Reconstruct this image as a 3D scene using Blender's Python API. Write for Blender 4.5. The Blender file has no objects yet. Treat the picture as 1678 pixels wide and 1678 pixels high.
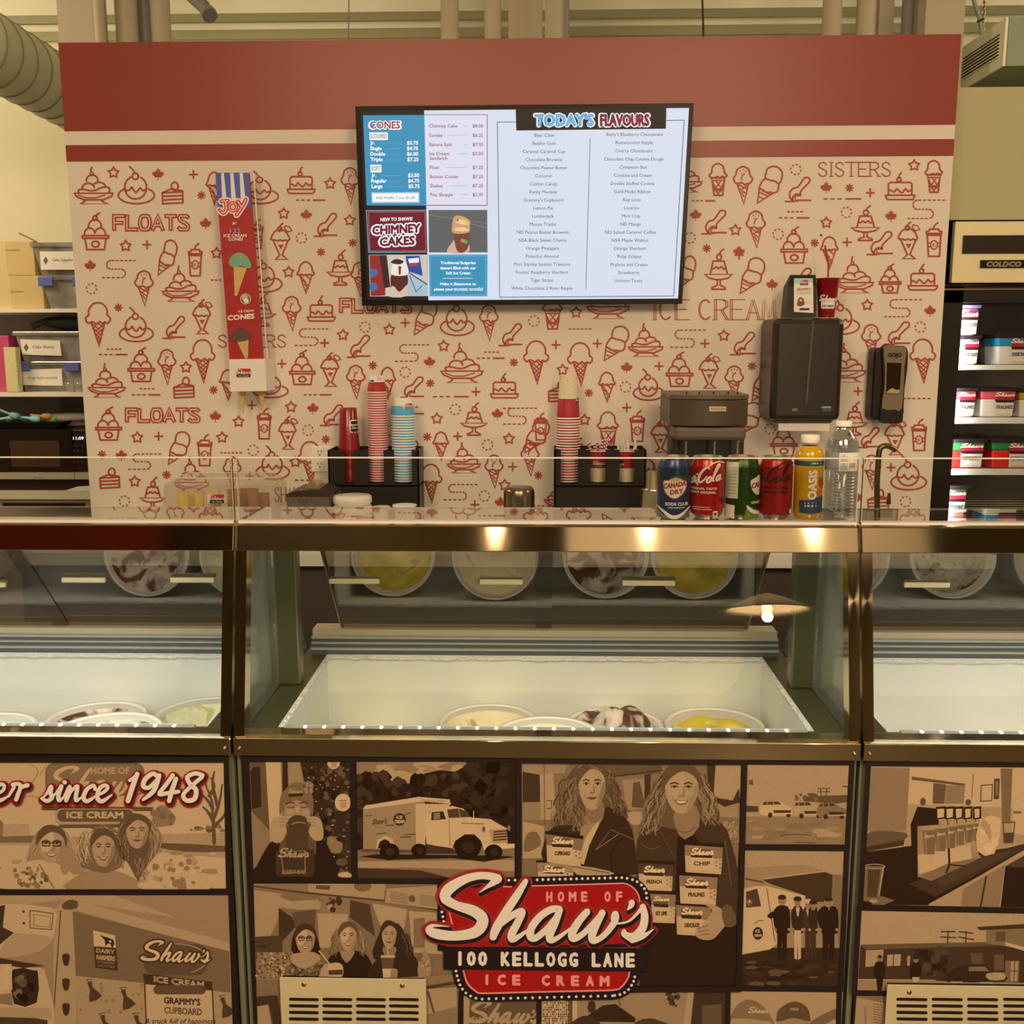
import bpy, bmesh, math, random
from mathutils import Vector, Matrix
R = math.radians
random.seed(7)
S = bpy.context.scene
COL = S.collection
# ------------------------------------------------------------------ camera
F = 1680.0
CAM = Vector((-0.0116, -1.882, 1.6677))
PIT, YAW, ROL = 0.1651, 0.0268, -0.0018
fwd = Vector((-math.sin(YAW)*math.cos(PIT), math.cos(YAW)*math.cos(PIT), -math.sin(PIT)))
rgt = Vector((math.cos(YAW), math.sin(YAW), 0))
upv = rgt.cross(fwd)
rgt, upv = rgt*math.cos(ROL)+upv*math.sin(ROL), -rgt*math.sin(ROL)+upv*math.cos(ROL)
cd = bpy.data.cameras.new('camera'); cam = bpy.data.objects.new('camera', cd); COL.objects.link(cam)
cd.sensor_width = 36; cd.lens = F*36/1678; cd.clip_start = .02; cd.clip_end = 100
mw = Matrix((rgt, upv, -fwd)).transposed().to_4x4(); mw.translation = CAM
cam.matrix_world = mw
S.camera = cam
# ------------------------------------------------------------------ world, lamps, exposure
wd = bpy.data.worlds.new('world'); S.world = wd; wd.use_nodes = True
wd.node_tree.nodes['Background'].inputs[0].default_value = (1.0, .70, .43, 1)
wd.node_tree.nodes['Background'].inputs[1].default_value = .10
WARM = (1.0, .69, .41)
def area(name, loc, sx, sy, power, col=WARM, rot=(0, 0, 0), spread=180):
    l = bpy.data.lights.new(name, 'AREA'); l.shape = 'RECTANGLE'; l.size = sx; l.size_y = sy
    l.energy = power; l.color = col; l.spread = R(spread)
    o = bpy.data.objects.new(name, l); COL.objects.link(o); o.location = loc; o.rotation_euler = rot
    return o
def aim(o, tgt): o.rotation_euler = (Vector(tgt)-o.location).to_track_quat('-Z', 'Y').to_euler()
area('room_or_fill_light', (-1.2, -2.9, 3.55), 1.2, 1.2, 75, rot=(R(38), 0, 0))
area('room_or_fill_light', (1.2, -2.9, 3.55), 1.2, 1.2, 75, rot=(R(38), 0, 0))
area('room_or_fill_light', (0.0, 0.3, 4.3), 3.2, .8, 6, rot=(R(12), 0, 0))
area('room_or_fill_light', (1.2, -4.0, 4.2), 2.4, .8, 68, rot=(R(-35), 0, 0))  # fill lamp added to light the unseen cream panel behind the viewer
aim(area('room_or_fill_light', (-3.6, 1.6, 3.2), .9, .5, 36, col=(1, .74, .43)), (-2.1, 3.2, 1.7))  # fill lamp added out of view to brighten the left shelves
aim(area('room_or_fill_light', (3.9, 0.6, 3.4), .9, .5, 34, col=(1, .74, .43)), (2.2, 2.6, 2.2))  # fill lamp added out of view for the upper right corner
S.view_settings.view_transform = 'Standard'; S.view_settings.look = 'None'
S.view_settings.gamma = 1; S.view_settings.exposure = 0.0
S.view_settings.use_curve_mapping = False
# ------------------------------------------------------------------ helpers
def ray(px, py):
    return (fwd*F + rgt*(px-839) + upv*(839-py)).normalized()
def hit(px, py, p0, n):
    d = ray(px, py); p0 = Vector(p0); n = Vector(n)
    return CAM + d*((p0-CAM).dot(n)/d.dot(n))
def P(px, py, Y):
    d = ray(px, py); return CAM + d*((Y-CAM.y)/d.y)
def PZ(px, py, Z):
    d = ray(px, py); return CAM + d*((Z-CAM.z)/d.z)
def lin(v):
    v /= 255.; return v/12.92 if v <= .04045 else ((v+.055)/1.055)**2.4
def raw(r, g, b): return (lin(r), lin(g), lin(b), 1)
def obs(r, g, b, k=1.0):
    # surface colour of a thing that looks (r,g,b) under the shop's warm lamps
    return tuple(min(.92, lin(v)/w*k) for v, w in zip((r, g, b), (.80, .545, .335)))+(1,)
MT = {}
def mat(name, col, rough=.5, metal=0, spec=.5, noise=0, nscale=40, bump=0, aniso=0, coat=0, trans=0, ior=1.45, alpha=1, emit=None, es=1):
    if name in MT: return MT[name]
    m = bpy.data.materials.new(name); m.use_nodes = True; MT[name] = m
    nt = m.node_tree; b = nt.nodes['Principled BSDF']
    b.inputs['Base Color'].default_value = col; b.inputs['Roughness'].default_value = rough
    b.inputs['Metallic'].default_value = metal; b.inputs['Specular IOR Level'].default_value = spec
    b.inputs['Coat Weight'].default_value = coat; b.inputs['IOR'].default_value = ior
    b.inputs['Transmission Weight'].default_value = trans; b.inputs['Alpha'].default_value = alpha
    if aniso: b.inputs['Anisotropic'].default_value = aniso
    if emit: b.inputs['Emission Color'].default_value = emit; b.inputs['Emission Strength'].default_value = es
    if noise or bump:
        tc = nt.nodes.new('ShaderNodeTexCoord'); n = nt.nodes.new('ShaderNodeTexNoise')
        n.inputs['Scale'].default_value = nscale; n.inputs['Detail'].default_value = 5
        nt.links.new(tc.outputs['Object'], n.inputs['Vector'])
        if noise:
            r = nt.nodes.new('ShaderNodeMix'); r.data_type = 'RGBA'; r.blend_type = 'MIX'
            r.inputs[6].default_value = tuple(c*(1-noise) for c in col[:3])+(1,)
            r.inputs[7].default_value = tuple(min(1, c*(1+noise)) for c in col[:3])+(1,)
            nt.links.new(n.outputs['Fac'], r.inputs[0]); nt.links.new(r.outputs[2], b.inputs['Base Color'])
        if bump:
            bp = nt.nodes.new('ShaderNodeBump'); bp.inputs['Strength'].default_value = bump; bp.inputs['Distance'].default_value = .01
            nt.links.new(n.outputs['Fac'], bp.inputs['Height']); nt.links.new(bp.outputs[0], b.inputs['Normal'])
    return m
def glassy(name, tint=(1, 1, 1, 1), refl=None, rough=0.0, gcol=(1, 1, 1, 1), smear=0):
    # thin pane: clear film plus mirror reflection; refl = fixed share, else by viewing angle
    if name in MT: return MT[name]
    m = bpy.data.materials.new(name); m.use_nodes = True; MT[name] = m; nt = m.node_tree; nt.nodes.clear()
    o = nt.nodes.new('ShaderNodeOutputMaterial'); mx = nt.nodes.new('ShaderNodeMixShader')
    t = nt.nodes.new('ShaderNodeBsdfTransparent'); t.inputs[0].default_value = tint
    g = nt.nodes.new('ShaderNodeBsdfGlossy'); g.inputs['Roughness'].default_value = rough; g.inputs[0].default_value = gcol
    if refl is None:
        fr = nt.nodes.new('ShaderNodeFresnel'); fr.inputs[0].default_value = 1.5; nt.links.new(fr.outputs[0], mx.inputs[0])
    else: mx.inputs[0].default_value = refl
    nt.links.new(t.outputs[0], mx.inputs[1]); nt.links.new(g.outputs[0], mx.inputs[2])
    last = mx
    if smear:
        d = nt.nodes.new('ShaderNodeBsdfDiffuse'); d.inputs[0].default_value = (.8, .8, .8, 1)
        n = nt.nodes.new('ShaderNodeTexNoise'); n.inputs['Scale'].default_value = 9; n.inputs['Detail'].default_value = 4
        tc = nt.nodes.new('ShaderNodeTexCoord'); nt.links.new(tc.outputs['Object'], n.inputs['Vector'])
        ml = nt.nodes.new('ShaderNodeMath'); ml.operation = 'MULTIPLY'; ml.inputs[1].default_value = smear
        nt.links.new(n.outputs['Fac'], ml.inputs[0])
        m2 = nt.nodes.new('ShaderNodeMixShader'); nt.links.new(ml.outputs[0], m2.inputs[0])
        nt.links.new(mx.outputs[0], m2.inputs[1]); nt.links.new(d.outputs[0], m2.inputs[2]); last = m2
    nt.links.new(last.outputs[0], o.inputs[0])
    return m

class MB:
    """collects faces in world coordinates, then builds one mesh object"""
    def __init__(s): s.v = []; s.f = []; s.m = []; s.mats = []; s.sm = []
    def mi(s, m):
        if m not in s.mats: s.mats.append(m)
        return s.mats.index(m)
    def add(s, vs, fs, m, smooth=False):
        b = len(s.v); k = s.mi(m)
        s.v += [tuple(v) for v in vs]
        for f in fs: s.f.append([i+b for i in f]); s.m.append(k); s.sm.append(smooth)
        return s
    def box(s, a, b, m, bev=0):
        x0, y0, z0 = (min(a[i], b[i]) for i in range(3)); x1, y1, z1 = (max(a[i], b[i]) for i in range(3))
        if bev:
            bm = bmesh.new(); bmesh.ops.create_cube(bm, size=1)
            for v in bm.verts: v.co = Vector(((x0+x1)/2+v.co.x*(x1-x0), (y0+y1)/2+v.co.y*(y1-y0), (z0+z1)/2+v.co.z*(z1-z0)))
            bmesh.ops.bevel(bm, geom=bm.edges[:], offset=min(bev, .45*min(x1-x0, y1-y0, z1-z0)), segments=2, affect='EDGES', profile=.5)
            return s.bm(bm, m)
        vs = [(x0, y0, z0), (x1, y0, z0), (x1, y1, z0), (x0, y1, z0), (x0, y0, z1), (x1, y0, z1), (x1, y1, z1), (x0, y1, z1)]
        return s.add(vs, [(0, 3, 2, 1), (4, 5, 6, 7), (0, 1, 5, 4), (1, 2, 6, 5), (2, 3, 7, 6), (3, 0, 4, 7)], m)
    def bm(s, bm, m, smooth=False):
        bm.verts.index_update()
        s.add([v.co[:] for v in bm.verts], [[v.index for v in f.verts] for f in bm.faces], m, smooth); bm.free(); return s
    def hexa(s, q, m):   # q: 8 points, bottom loop 0-3 then top loop 4-7
        return s.add(q, [(0, 3, 2, 1), (4, 5, 6, 7), (0, 1, 5, 4), (1, 2, 6, 5), (2, 3, 7, 6), (3, 0, 4, 7)], m)
    def prism(s, poly, d, m):   # poly of 3d points extruded by vector d
        n = len(poly); d = Vector(d); p = [Vector(q) for q in poly]
        vs = p+[q+d for q in p]
        return s.add(vs, [list(range(n))[::-1], list(range(n, 2*n))]+[(i, (i+1) % n, n+(i+1) % n, n+i) for i in range(n)], m)
    def lathe(s, prof, c, m, n=24, axis=(0, 0, 1), smooth=True, mats=None, squash=(1, 1), closed=False):
        ax = Vector(axis).normalized(); q = ax.to_track_quat('Z', 'Y'); c = Vector(c)
        vs = []; fs = []
        for r, z in prof:
            for i in range(n):
                a = 2*math.pi*i/n
                vs.append(c+q @ Vector((r*math.cos(a)*squash[0], r*math.sin(a)*squash[1], z)))
        for j in range(len(prof)-1):
            for i in range(n):
                f = (j*n+i, j*n+(i+1) % n, (j+1)*n+(i+1) % n, (j+1)*n+i)
                if mats: s.add([vs[k] for k in f], [(0, 1, 2, 3)], mats[j], smooth)
                else: fs.append(f)
        if not mats: s.add(vs, fs, m, smooth)
        for k, e in ((0, prof[0]), (len(prof)-1, prof[-1])):
            if e[0] > 1e-6 and closed: s.add([vs[k*n+i] for i in range(n)], [list(range(n))], mats[min(k, len(mats)-1)] if mats else m)
        return s
    def tube(s, pts, r, m, n=8, cap=True, smooth=True):
        pts = [Vector(p) for p in pts]; vs = []; fs = []
        rr = r if isinstance(r, (list, tuple)) else [r]*len(pts)
        t0 = None; ux = None
        for i, p in enumerate(pts):
            t = (pts[min(i+1, len(pts)-1)]-pts[max(i-1, 0)]).normalized()
            if ux is None:
                ux = t.orthogonal().normalized()
            else:
                ux = (ux-t*ux.dot(t)).normalized()
            uy = t.cross(ux)
            for k in range(n):
                a = 2*math.pi*k/n; vs.append(p+(ux*math.cos(a)+uy*math.sin(a))*rr[i])
        for j in range(len(pts)-1):
            for k in range(n): fs.append((j*n+k, j*n+(k+1) % n, (j+1)*n+(k+1) % n, (j+1)*n+k))
        s.add(vs, fs, m, smooth)
        if cap:
            s.add(vs[:n], [list(range(n))[::-1]], m); s.add(vs[-n:], [list(range(n))], m)
        return s
    def sphere(s, c, r, m, n=14, sq=(1, 1, 1)):
        prof = [(math.sin(math.pi*i/10)*r, -math.cos(math.pi*i/10)*r*sq[2]) for i in range(11)]
        return s.lathe(prof, c, m, n, squash=sq[:2])
    def build(s, name, parent=None, bev=0, weld=False):
        me = bpy.data.meshes.new(name)
        base = Vector(parent['_w']) if parent is not None and parent.get('_w') is not None else None
        if base is None:
            base = Vector((0, 0, 0))
        me.from_pydata([tuple(Vector(v)-base) for v in s.v], [], s.f)
        for m in s.mats: me.materials.append(m)
        me.polygons.foreach_set('material_index', s.m)
        me.polygons.foreach_set('use_smooth', s.sm)
        me.update()
        o = bpy.data.objects.new(name, me); COL.objects.link(o)
        if parent is not None:
            o.parent = parent; o['_w'] = list(base)
        if bev:
            b = o.modifiers.new('bevel', 'BEVEL'); b.width = bev; b.segments = 2; b.limit_method = 'ANGLE'
        return o
def thing(name, label, cat, loc=(0, 0, 0), group=None):
    o = bpy.data.objects.new(name, None); COL.objects.link(o); o.location = loc; o.empty_display_size = .05
    o['label'] = label; o['category'] = cat; o['_w'] = list(loc)
    if group: o['group'] = group
    return o
def tag(o, label, cat, group=None):
    o['label'] = label; o['category'] = cat
    if group: o['group'] = group
    return o
def struct(o): o['kind'] = 'structure'; return o
def rebase(o, loc):
    # move a single-mesh thing's origin to its base
    loc = Vector(loc)
    o.data.transform(Matrix.Translation(-loc)); o.location = loc; return o
def dup(o, loc, label=None, rotz=0):
    c = o.copy(); COL.objects.link(c); c.location = loc; c.rotation_euler = (0, 0, rotz); c['_w'] = list(loc)
    if label: c['label'] = label
    for ch in [x for x in bpy.data.objects if x.parent == o]:
        k = ch.copy(); COL.objects.link(k); k.parent = c
        for g in [x for x in bpy.data.objects if x.parent == ch]:
            h = g.copy(); COL.objects.link(h); h.parent = k
    return c
# ---------------- flat prints: shapes in 2-D laid on a surface by a mapping fn(u, v, height)
def cr(pts, n=6, closed=False):
    """Catmull-Rom through points of any dimension"""
    N = len(pts); out = []
    rng = range(N if closed else N-1)
    for i in rng:
        p0 = pts[(i-1) % N] if closed or i > 0 else pts[0]; p1 = pts[i]; p2 = pts[(i+1) % N]
        p3 = pts[(i+2) % N] if closed or i+2 < N else pts[-1]
        for k in range(n):
            t = k/n
            out.append(tuple(.5*((2*b)+(-a+c)*t+(2*a-5*b+4*c-d)*t*t+(-a+3*b-3*c+d)*t**3) for a, b, c, d in zip(p0, p1, p2, p3)))
    if not closed: out.append(tuple(pts[-1]))
    return out
def arc(cx, cy, rx, ry=None, a0=0, a1=360, n=20):
    ry = rx if ry is None else ry
    return [(cx+rx*math.cos(R(a0+(a1-a0)*i/n)), cy+ry*math.sin(R(a0+(a1-a0)*i/n))) for i in range(n+1)]
_tm = {}
def tmesh(t):
    k = t
    if k not in _tm:
        c = bpy.data.curves.new('t', 'FONT'); c.body = t; c.resolution_u = 2; c.fill_mode = 'FRONT'
        o = bpy.data.objects.new('t', c); me = bpy.data.meshes.new_from_object(o)
        _tm[k] = ([(v.co.x, v.co.y) for v in me.vertices], [list(p.vertices) for p in me.polygons])
        bpy.data.objects.remove(o); bpy.data.meshes.remove(me); bpy.data.curves.remove(c)
    return _tm[k]
class Print:
    def __init__(s, fn, step=.00008): s.fn = fn; s.mb = MB(); s.step = step; s.h = s.k = 0; s.wrap = 0; s.tf = lambda x, y: (x, y)
    def up(s): s.h += 1
    def lay(s, pts, faces, m):
        s.k = (s.k+1) % 20
        h = s.h*s.step+s.k*max(s.step/25, 5e-7)
        s.mb.add([s.fn(*s.tf(x, y), h) for x, y in pts], faces, m)
    def poly(s, pts, m, smooth=0, bump=True):
        if smooth: pts = cr(pts, smooth, True)
        if bump: s.up()
        if s.wrap:      # cut into upright strips so that it follows a curved wall
            x0 = min(p[0] for p in pts); x1 = max(p[0] for p in pts); n = max(1, math.ceil((x1-x0)/s.wrap))
            for i in range(n):
                q = pts
                for lim, sg in ((x0+(x1-x0)*i/n, 1), (x0+(x1-x0)*(i+1)/n, -1)):
                    o = []
                    for j in range(len(q)):
                        A, B = q[j-1], q[j]; da, db = (A[0]-lim)*sg, (B[0]-lim)*sg
                        if (da >= 0) != (db >= 0): t = da/(da-db); o.append((lim, A[1]+(B[1]-A[1])*t))
                        if db >= 0: o.append(B)
                    q = o
                    if len(q) < 3: break
                if len(q) > 2: s.lay(q, [list(range(len(q)))], m)
            return
        s.lay(pts, [list(range(len(pts)))], m)
    def rect(s, x0, y0, x1, y1, m, nx=1, bump=True):
        if bump: s.up()
        pts = []; f = []
        for i in range(nx+1):
            x = x0+(x1-x0)*i/nx; pts += [(x, y0), (x, y1)]
            if i: f.append((2*i-2, 2*i, 2*i+1, 2*i-1))
        s.lay(pts, f, m)
    def line(s, pts, w, m, closed=False, bump=True, smooth=0, caps=True):
        if smooth: pts = cr(pts, smooth, closed)
        if bump: s.up()
        pts = [p for i, p in enumerate(pts) if i == 0 or math.hypot(p[0]-pts[i-1][0], p[1]-pts[i-1][1]) > 1e-6]
        if closed and math.hypot(pts[0][0]-pts[-1][0], pts[0][1]-pts[-1][1]) < 1e-6: pts = pts[:-1]
        N = len(pts)
        if N < 2: return
        L = []; Rr = []
        for i in range(N):
            if closed: a, b = pts[(i-1) % N], pts[(i+1) % N]
            else: a, b = pts[max(i-1, 0)], pts[min(i+1, N-1)]
            p = pts[i]
            def un(q, r):
                l = math.hypot(r[0]-q[0], r[1]-q[1]) or 1; return (r[0]-q[0])/l, (r[1]-q[1])/l
            d1 = un(a, p) if a != p else un(p, b); d2 = un(p, b) if b != p else d1
            nx, ny = -(d1[1]+d2[1]), d1[0]+d2[0]; l = math.hypot(nx, ny)
            if l < .3: nx, ny, l = -d1[1], d1[0], 1; k = 1
            else:
                nx, ny = nx/l, ny/l; k = min(1.6, 1/max(.3, nx*-d1[1]+ny*d1[0]))
            hw = w/2*k
            ex = ey = 0
            if caps and not closed:
                if i == 0: ex, ey = -d2[0]*w*.35, -d2[1]*w*.35
                if i == N-1: ex, ey = d1[0]*w*.35, d1[1]*w*.35
            L.append((p[0]+nx*hw+ex, p[1]+ny*hw+ey)); Rr.append((p[0]-nx*hw+ex, p[1]-ny*hw+ey))
        f = [(i, (i+1) % N, N+(i+1) % N, N+i) for i in range(N if closed else N-1)]
        s.lay(L+Rr, f, m)
    def brush(s, pts, m, grow=0, dx=0, dy=0, n=6, bump=True):
        """painted stroke: (x, y, width) points"""
        if bump: s.up()
        q = cr(pts, n); q = [(x+dx, y+dy, max(.3, w)+grow*2) for x, y, w in q]
        for i, (x, y, w) in enumerate(q):
            V = []; Fc = []; b = 0; K = 10
            V += [(x+math.cos(2*math.pi*k/K)*w/2, y+math.sin(2*math.pi*k/K)*w/2) for k in range(K)]
            Fc.append(list(range(b, b+K)))
            if i:
                x0, y0, w0 = q[i-1]; l = math.hypot(x-x0, y-y0)
                if l > 1e-6:
                    ux, uy = -(y-y0)/l, (x-x0)/l; b = len(V)
                    V += [(x0+ux*w0/2, y0+uy*w0/2), (x+ux*w/2, y+uy*w/2), (x-ux*w/2, y-uy*w/2), (x0-ux*w0/2, y0-uy*w0/2)]
                    Fc.append([b, b+1, b+2, b+3])
            s.lay(V[:10], Fc[:1], m)
            if len(Fc) > 1: s.lay(V[10:], [(0, 1, 2, 3)], m)
    def disc(s, x, y, r, m, ry=None, n=16, bump=True): s.poly(arc(x, y, r, ry, 0, 360-360/n, n-1), m, bump=bump)
    def text(s, t, x, y, cap, m, w=None, al='l', off=0, shear=0, bump=True, rise=0):
        """x, y = baseline anchor; cap = capital height; w = total width if fixed"""
        V, Fc = tmesh(t)
        if not V: return
        if bump: s.up()
        x0 = min(v[0] for v in V); x1 = max(v[0] for v in V); k = cap/.727; sx = k if w is None else w/(x1-x0)
        W = (x1-x0)*sx; ox = x-(0 if al == 'l' else W/2 if al == 'c' else W)
        o = max(0, off)*k
        for i in range(8 if o else 1):
            dx, dy = o*math.cos(i*math.pi/4), o*math.sin(i*math.pi/4)
            s.lay([(ox+dx+(a-x0)*sx+shear*b*k, y+dy-b*k-rise*(a-x0)*sx) for a, b in V], Fc, m)
    def build(s, name, parent=None): return s.mb.build(name, parent)
def on_plane(p0, n):
    p0 = Vector(p0); n = Vector(n).normalized()
    if (CAM-p0).dot(n) < 0: n = -n
    return lambda u, v, h: hit(u, v, p0, n)+n*(h+.0006)
# stroke letters (unit box, y down) for painted words
LET = {'A': [[(0, 1), (.5, 0), (1, 1)], [(.2, .65), (.8, .65)]], 'C': [arc(.55, .5, .55, .5, -45, -315, 14)],
 'E': [[(1, 0), (0, 0), (0, 1), (1, 1)], [(0, .48), (.8, .48)]], 'F': [[(1, 0), (0, 0), (0, 1)], [(0, .5), (.8, .5)]],
 'H': [[(0, 0), (0, 1)], [(1, 0), (1, 1)], [(0, .5), (1, .5)]], 'I': [[(.5, 0), (.5, 1)]],
 'K': [[(0, 0), (0, 1)], [(1, 0), (0, .6)], [(.3, .42), (1, 1)]], 'L': [[(0, 0), (0, 1), (1, 1)]],
 'M': [[(0, 1), (.08, 0), (.5, .9), (.92, 0), (1, 1)]], 'O': [arc(.5, .5, .5, .5, 0, 360, 22)],
 'R': [[(0, 1), (0, 0), (.6, 0), (.92, .1), (.95, .35), (.6, .52), (0, .52)], [(.5, .52), (1, 1)]],
 'S': [cr([(.92, .18), (.6, .0), (.15, .1), (.1, .32), (.5, .48), (.92, .66), (.85, .92), (.4, 1), (.02, .8)], 4)],
 'T': [[(0, 0), (1, 0)], [(.5, 0), (.5, 1)]]}
# ================================================================== SETTING
YW = 1.90
white = mat('wall_print_white', obs(211, 174, 134), .55)
red = mat('wall_print_red', obs(160, 56, 42), .5)
band = mat('wall_band_red', obs(134, 46, 32), .38, spec=.6, noise=.04, nscale=8)
cream = mat('cream_paint', obs(226, 192, 136), .7, noise=.03, nscale=3)
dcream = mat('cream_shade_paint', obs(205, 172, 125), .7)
tan = mat('tan_paint', obs(166, 138, 88), .7)
grey = mat('grey_steel_paint', obs(158, 142, 112), .6)
dgrey = mat('dark_grey_paint', obs(120, 100, 72), .6)
floor_m = mat('concrete_floor', obs(74, 56, 34), .4, noise=.15, nscale=4)
struct(MB().box((-7, -7, -.1), (7, 6, 0), floor_m).build('floor'))
struct(MB().box((-7, -7, 5.0), (7, 6, 5.1), cream).build('ceiling'))
struct(MB().box((-7, 3.9, 0), (7, 4.05, 5), cream).build('wall_rear'))
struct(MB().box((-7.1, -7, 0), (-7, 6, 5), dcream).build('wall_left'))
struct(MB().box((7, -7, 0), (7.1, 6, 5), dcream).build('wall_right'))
fr = MB().box((-7, -7.1, 0), (7, -7, 5), mat('dark_brown_wall', obs(88, 62, 32), .8)).build('wall_front'); struct(fr)
XL, XR, ZT = -1.705, 1.4334, 2.705
wb = MB().box((XL, YW, 0), (XR, YW+.14, ZT), white).build('wall_back'); struct(wb); wb['_w'] = [0, 0, 0]
wfn = lambda u, v, h: P(u, v, YW)+Vector((0, -h-.0008, 0))
def zav(*yy): return sum(P(x, y, YW).z for x, y in zip((120, 480, 1200, 1550), yy))/4
z1 = zav(215, 215, 207.5, 201); z2 = zav(238, 238.5, 231, 224); z3 = zav(265.3, 265.8, 258, 251)
MB().box((XL, YW-.0012, z1), (XR, YW, ZT), band).box((XL, YW-.0012, z3), (XR, YW, z2), band).build('red_band', wb)
# ---- wallpaper line drawings ----
ic = Print(wfn, 0); W_ = 2.8
def L(pts, w=W_, closed=False, sm=0): ic.line(pts, w, red, closed, False, sm)
def box_(x0, y0, x1, y1):
    return lambda p: [(x0+(x1-x0)*a, y0+(y1-y0)*b) for a, b in p]
def boat(b):
    t = box_(*b)
    L(t([(.45, 0), (.43, .08), (.44, .13)])); L(t(arc(.45, .18, .04, .05)), 2)
    L(t(arc(.46, .36, .15, .15, -190, 10, 12))); L(t(arc(.36, .58, .16, .14, -185, -10, 12))); L(t(arc(.64, .55, .17, .14, -150, -5, 10)))
    L(t([(.12, .69), (.1, .63), (.2, .6), (.4, .64), (.55, .63), (.72, .55), (.88, .55), (.92, .63), (.9, .69)]), sm=4)
    L(t([(0, .71), (1, .71), (.97, .79), (.75, .89), (.25, .89), (.05, .8)]), closed=True)
    L(t([(.1, .76), (.3, .835), (.55, .835), (.8, .76)]), 2); L(t([(.28, .9), (.25, .95), (.15, 1), (.88, 1), (.75, .95), (.7, .9)]))
def snow(b):
    t = box_(*b)
    L(t([(.31, 0), (.4, .08), (.45, .17)]), sm=3); L(t(arc(.47, .26, .085, .085))); L(t(arc(.48, .56, .305, .31, -62, 245, 26)))
    L(t([(.18, .55), (.22, .64), (.32, .62), (.37, .55), (.42, .63), (.5, .69), (.58, .6), (.62, .58), (.68, .65), (.77, .6)]), sm=3)
    L(t(arc(.5, .77, .5, .225, -48, 228, 30)))
def slice_(b):
    t = box_(*b)
    L(t([(0, .5), (.45, .31), (.98, .42), (1, .95), (.02, 1)]), closed=True); L(t([(0, .5), (.98, .45)])); L(t([(.02, .66), (1, .62)])); L(t([(.02, .83), (1, .78)]))
    L(t(arc(.6, .2, .16, .19)))
def cups(b):
    t = box_(*b)
    L(t([(.5, .1), (.56, .04), (.66, 0)])); L(t(arc(.48, .14, .08, .06))); L(t(arc(.48, .38, .25, .2, -190, 10, 14)))
    L(t(arc(.28, .58, .2, .17, -180, -10, 12))); L(t(arc(.68, .58, .2, .17, -170, 0, 12)))
    L(t([(0, .62), (1, .62), (1, .69), (0, .69)]), closed=True); L(t([(.1, .7), (.17, 1), (.84, 1), (.9, .7)])); L(t(arc(.5, .85, .14, .08)))
def star(b):
    x, y, r = (b[0]+b[2])/2, (b[1]+b[3])/2, (b[2]-b[0])/2
    L([(x+(r if k % 2 == 0 else r*.55)*math.sin(math.pi*k/5), y-(r if k % 2 == 0 else r*.55)*math.cos(math.pi*k/5)) for k in range(10)], closed=True)
def plus(b):
    x, y = (b[0]+b[2])/2, (b[1]+b[3])/2; L([(x-6.5, y), (x+6.5, y)]); L([(x, y-6.5), (x, y+6.5)])
def aster(b):
    x, y = (b[0]+b[2])/2, (b[1]+b[3])/2
    for k in range(4):
        a = math.pi*k/4; L([(x-6*math.cos(a), y-6*math.sin(a)), (x+6*math.cos(a), y+6*math.sin(a))], 2.6)
LEAF = [(0, -1), (.2, -.62), (.38, -.7), (.32, -.25), (.55, -.45), (.62, -.3), (.95, -.35), (.85, -.05), (1, .05), (.55, .42), (.6, .6), (.06, .52), (.07, 1), (-.07, 1), (-.06, .52), (-.6, .6), (-.55, .42), (-1, .05), (-.85, -.05), (-.95, -.35), (-.62, -.3), (-.55, -.45), (-.32, -.25), (-.38, -.7), (-.2, -.62)]
def leaf(b):
    x, y = (b[0]+b[2])/2, (b[1]+b[3])/2; ic.poly([(x+a*10, y+c*10) for a, c in LEAF], red, bump=False)
def dotc(b):
    x, y = (b[0]+b[2])/2, (b[1]+b[3])/2
    for k in range(8): ic.line(arc(x, y, 8.3, 8.3, k*45, k*45+24, 3), 2.2, red, False, False, 0, False)
def dash(x0, x1, y, n=None, w=2.4):
    n = n or max(1, round((x1-x0)/9.5)); p = (x1-x0)/n
    for k in range(n): ic.line([(x0+k*p+p*.12, y), (x0+k*p+p*.74, y)], w, red, False, False, 0, False)
def sdash(b):
    x0, y0, x1, y1 = b; w = x1-x0; h = y1-y0; xm = x0+w*.27; xr = x0+w*.55; r = h*.25
    dash(xm, x1, y0, round((x1-xm)/7.5), 2.2); dash(x0, xr, y1, round((xr-x0)/7.5), 2.2)
    for k in range(4): L(arc(xm, y0+r, r*1.0, r, -90-k*45-6, -90-k*45-34, 3), 2.2); L(arc(xr, y1-r, r, r, -90+k*45+6, -90+k*45+34, 3), 2.2)
    dash(xm, xr, (y0+y1)/2, 3, 2.2)
def dline(b):   # three dashes, then a long one
    x0, y, x1 = b[:3]; w = x1-x0; dash(x0, x0+w*.55, y, 3); L([(x0+w*.62, y), (x1, y)])
def dline2(b):
    x0, y0, x1, y1 = b; dline((x0, y1, x1)); w = x1-x0; dash(x0+w*.28, x0+w*.85, y0, 4)
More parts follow.
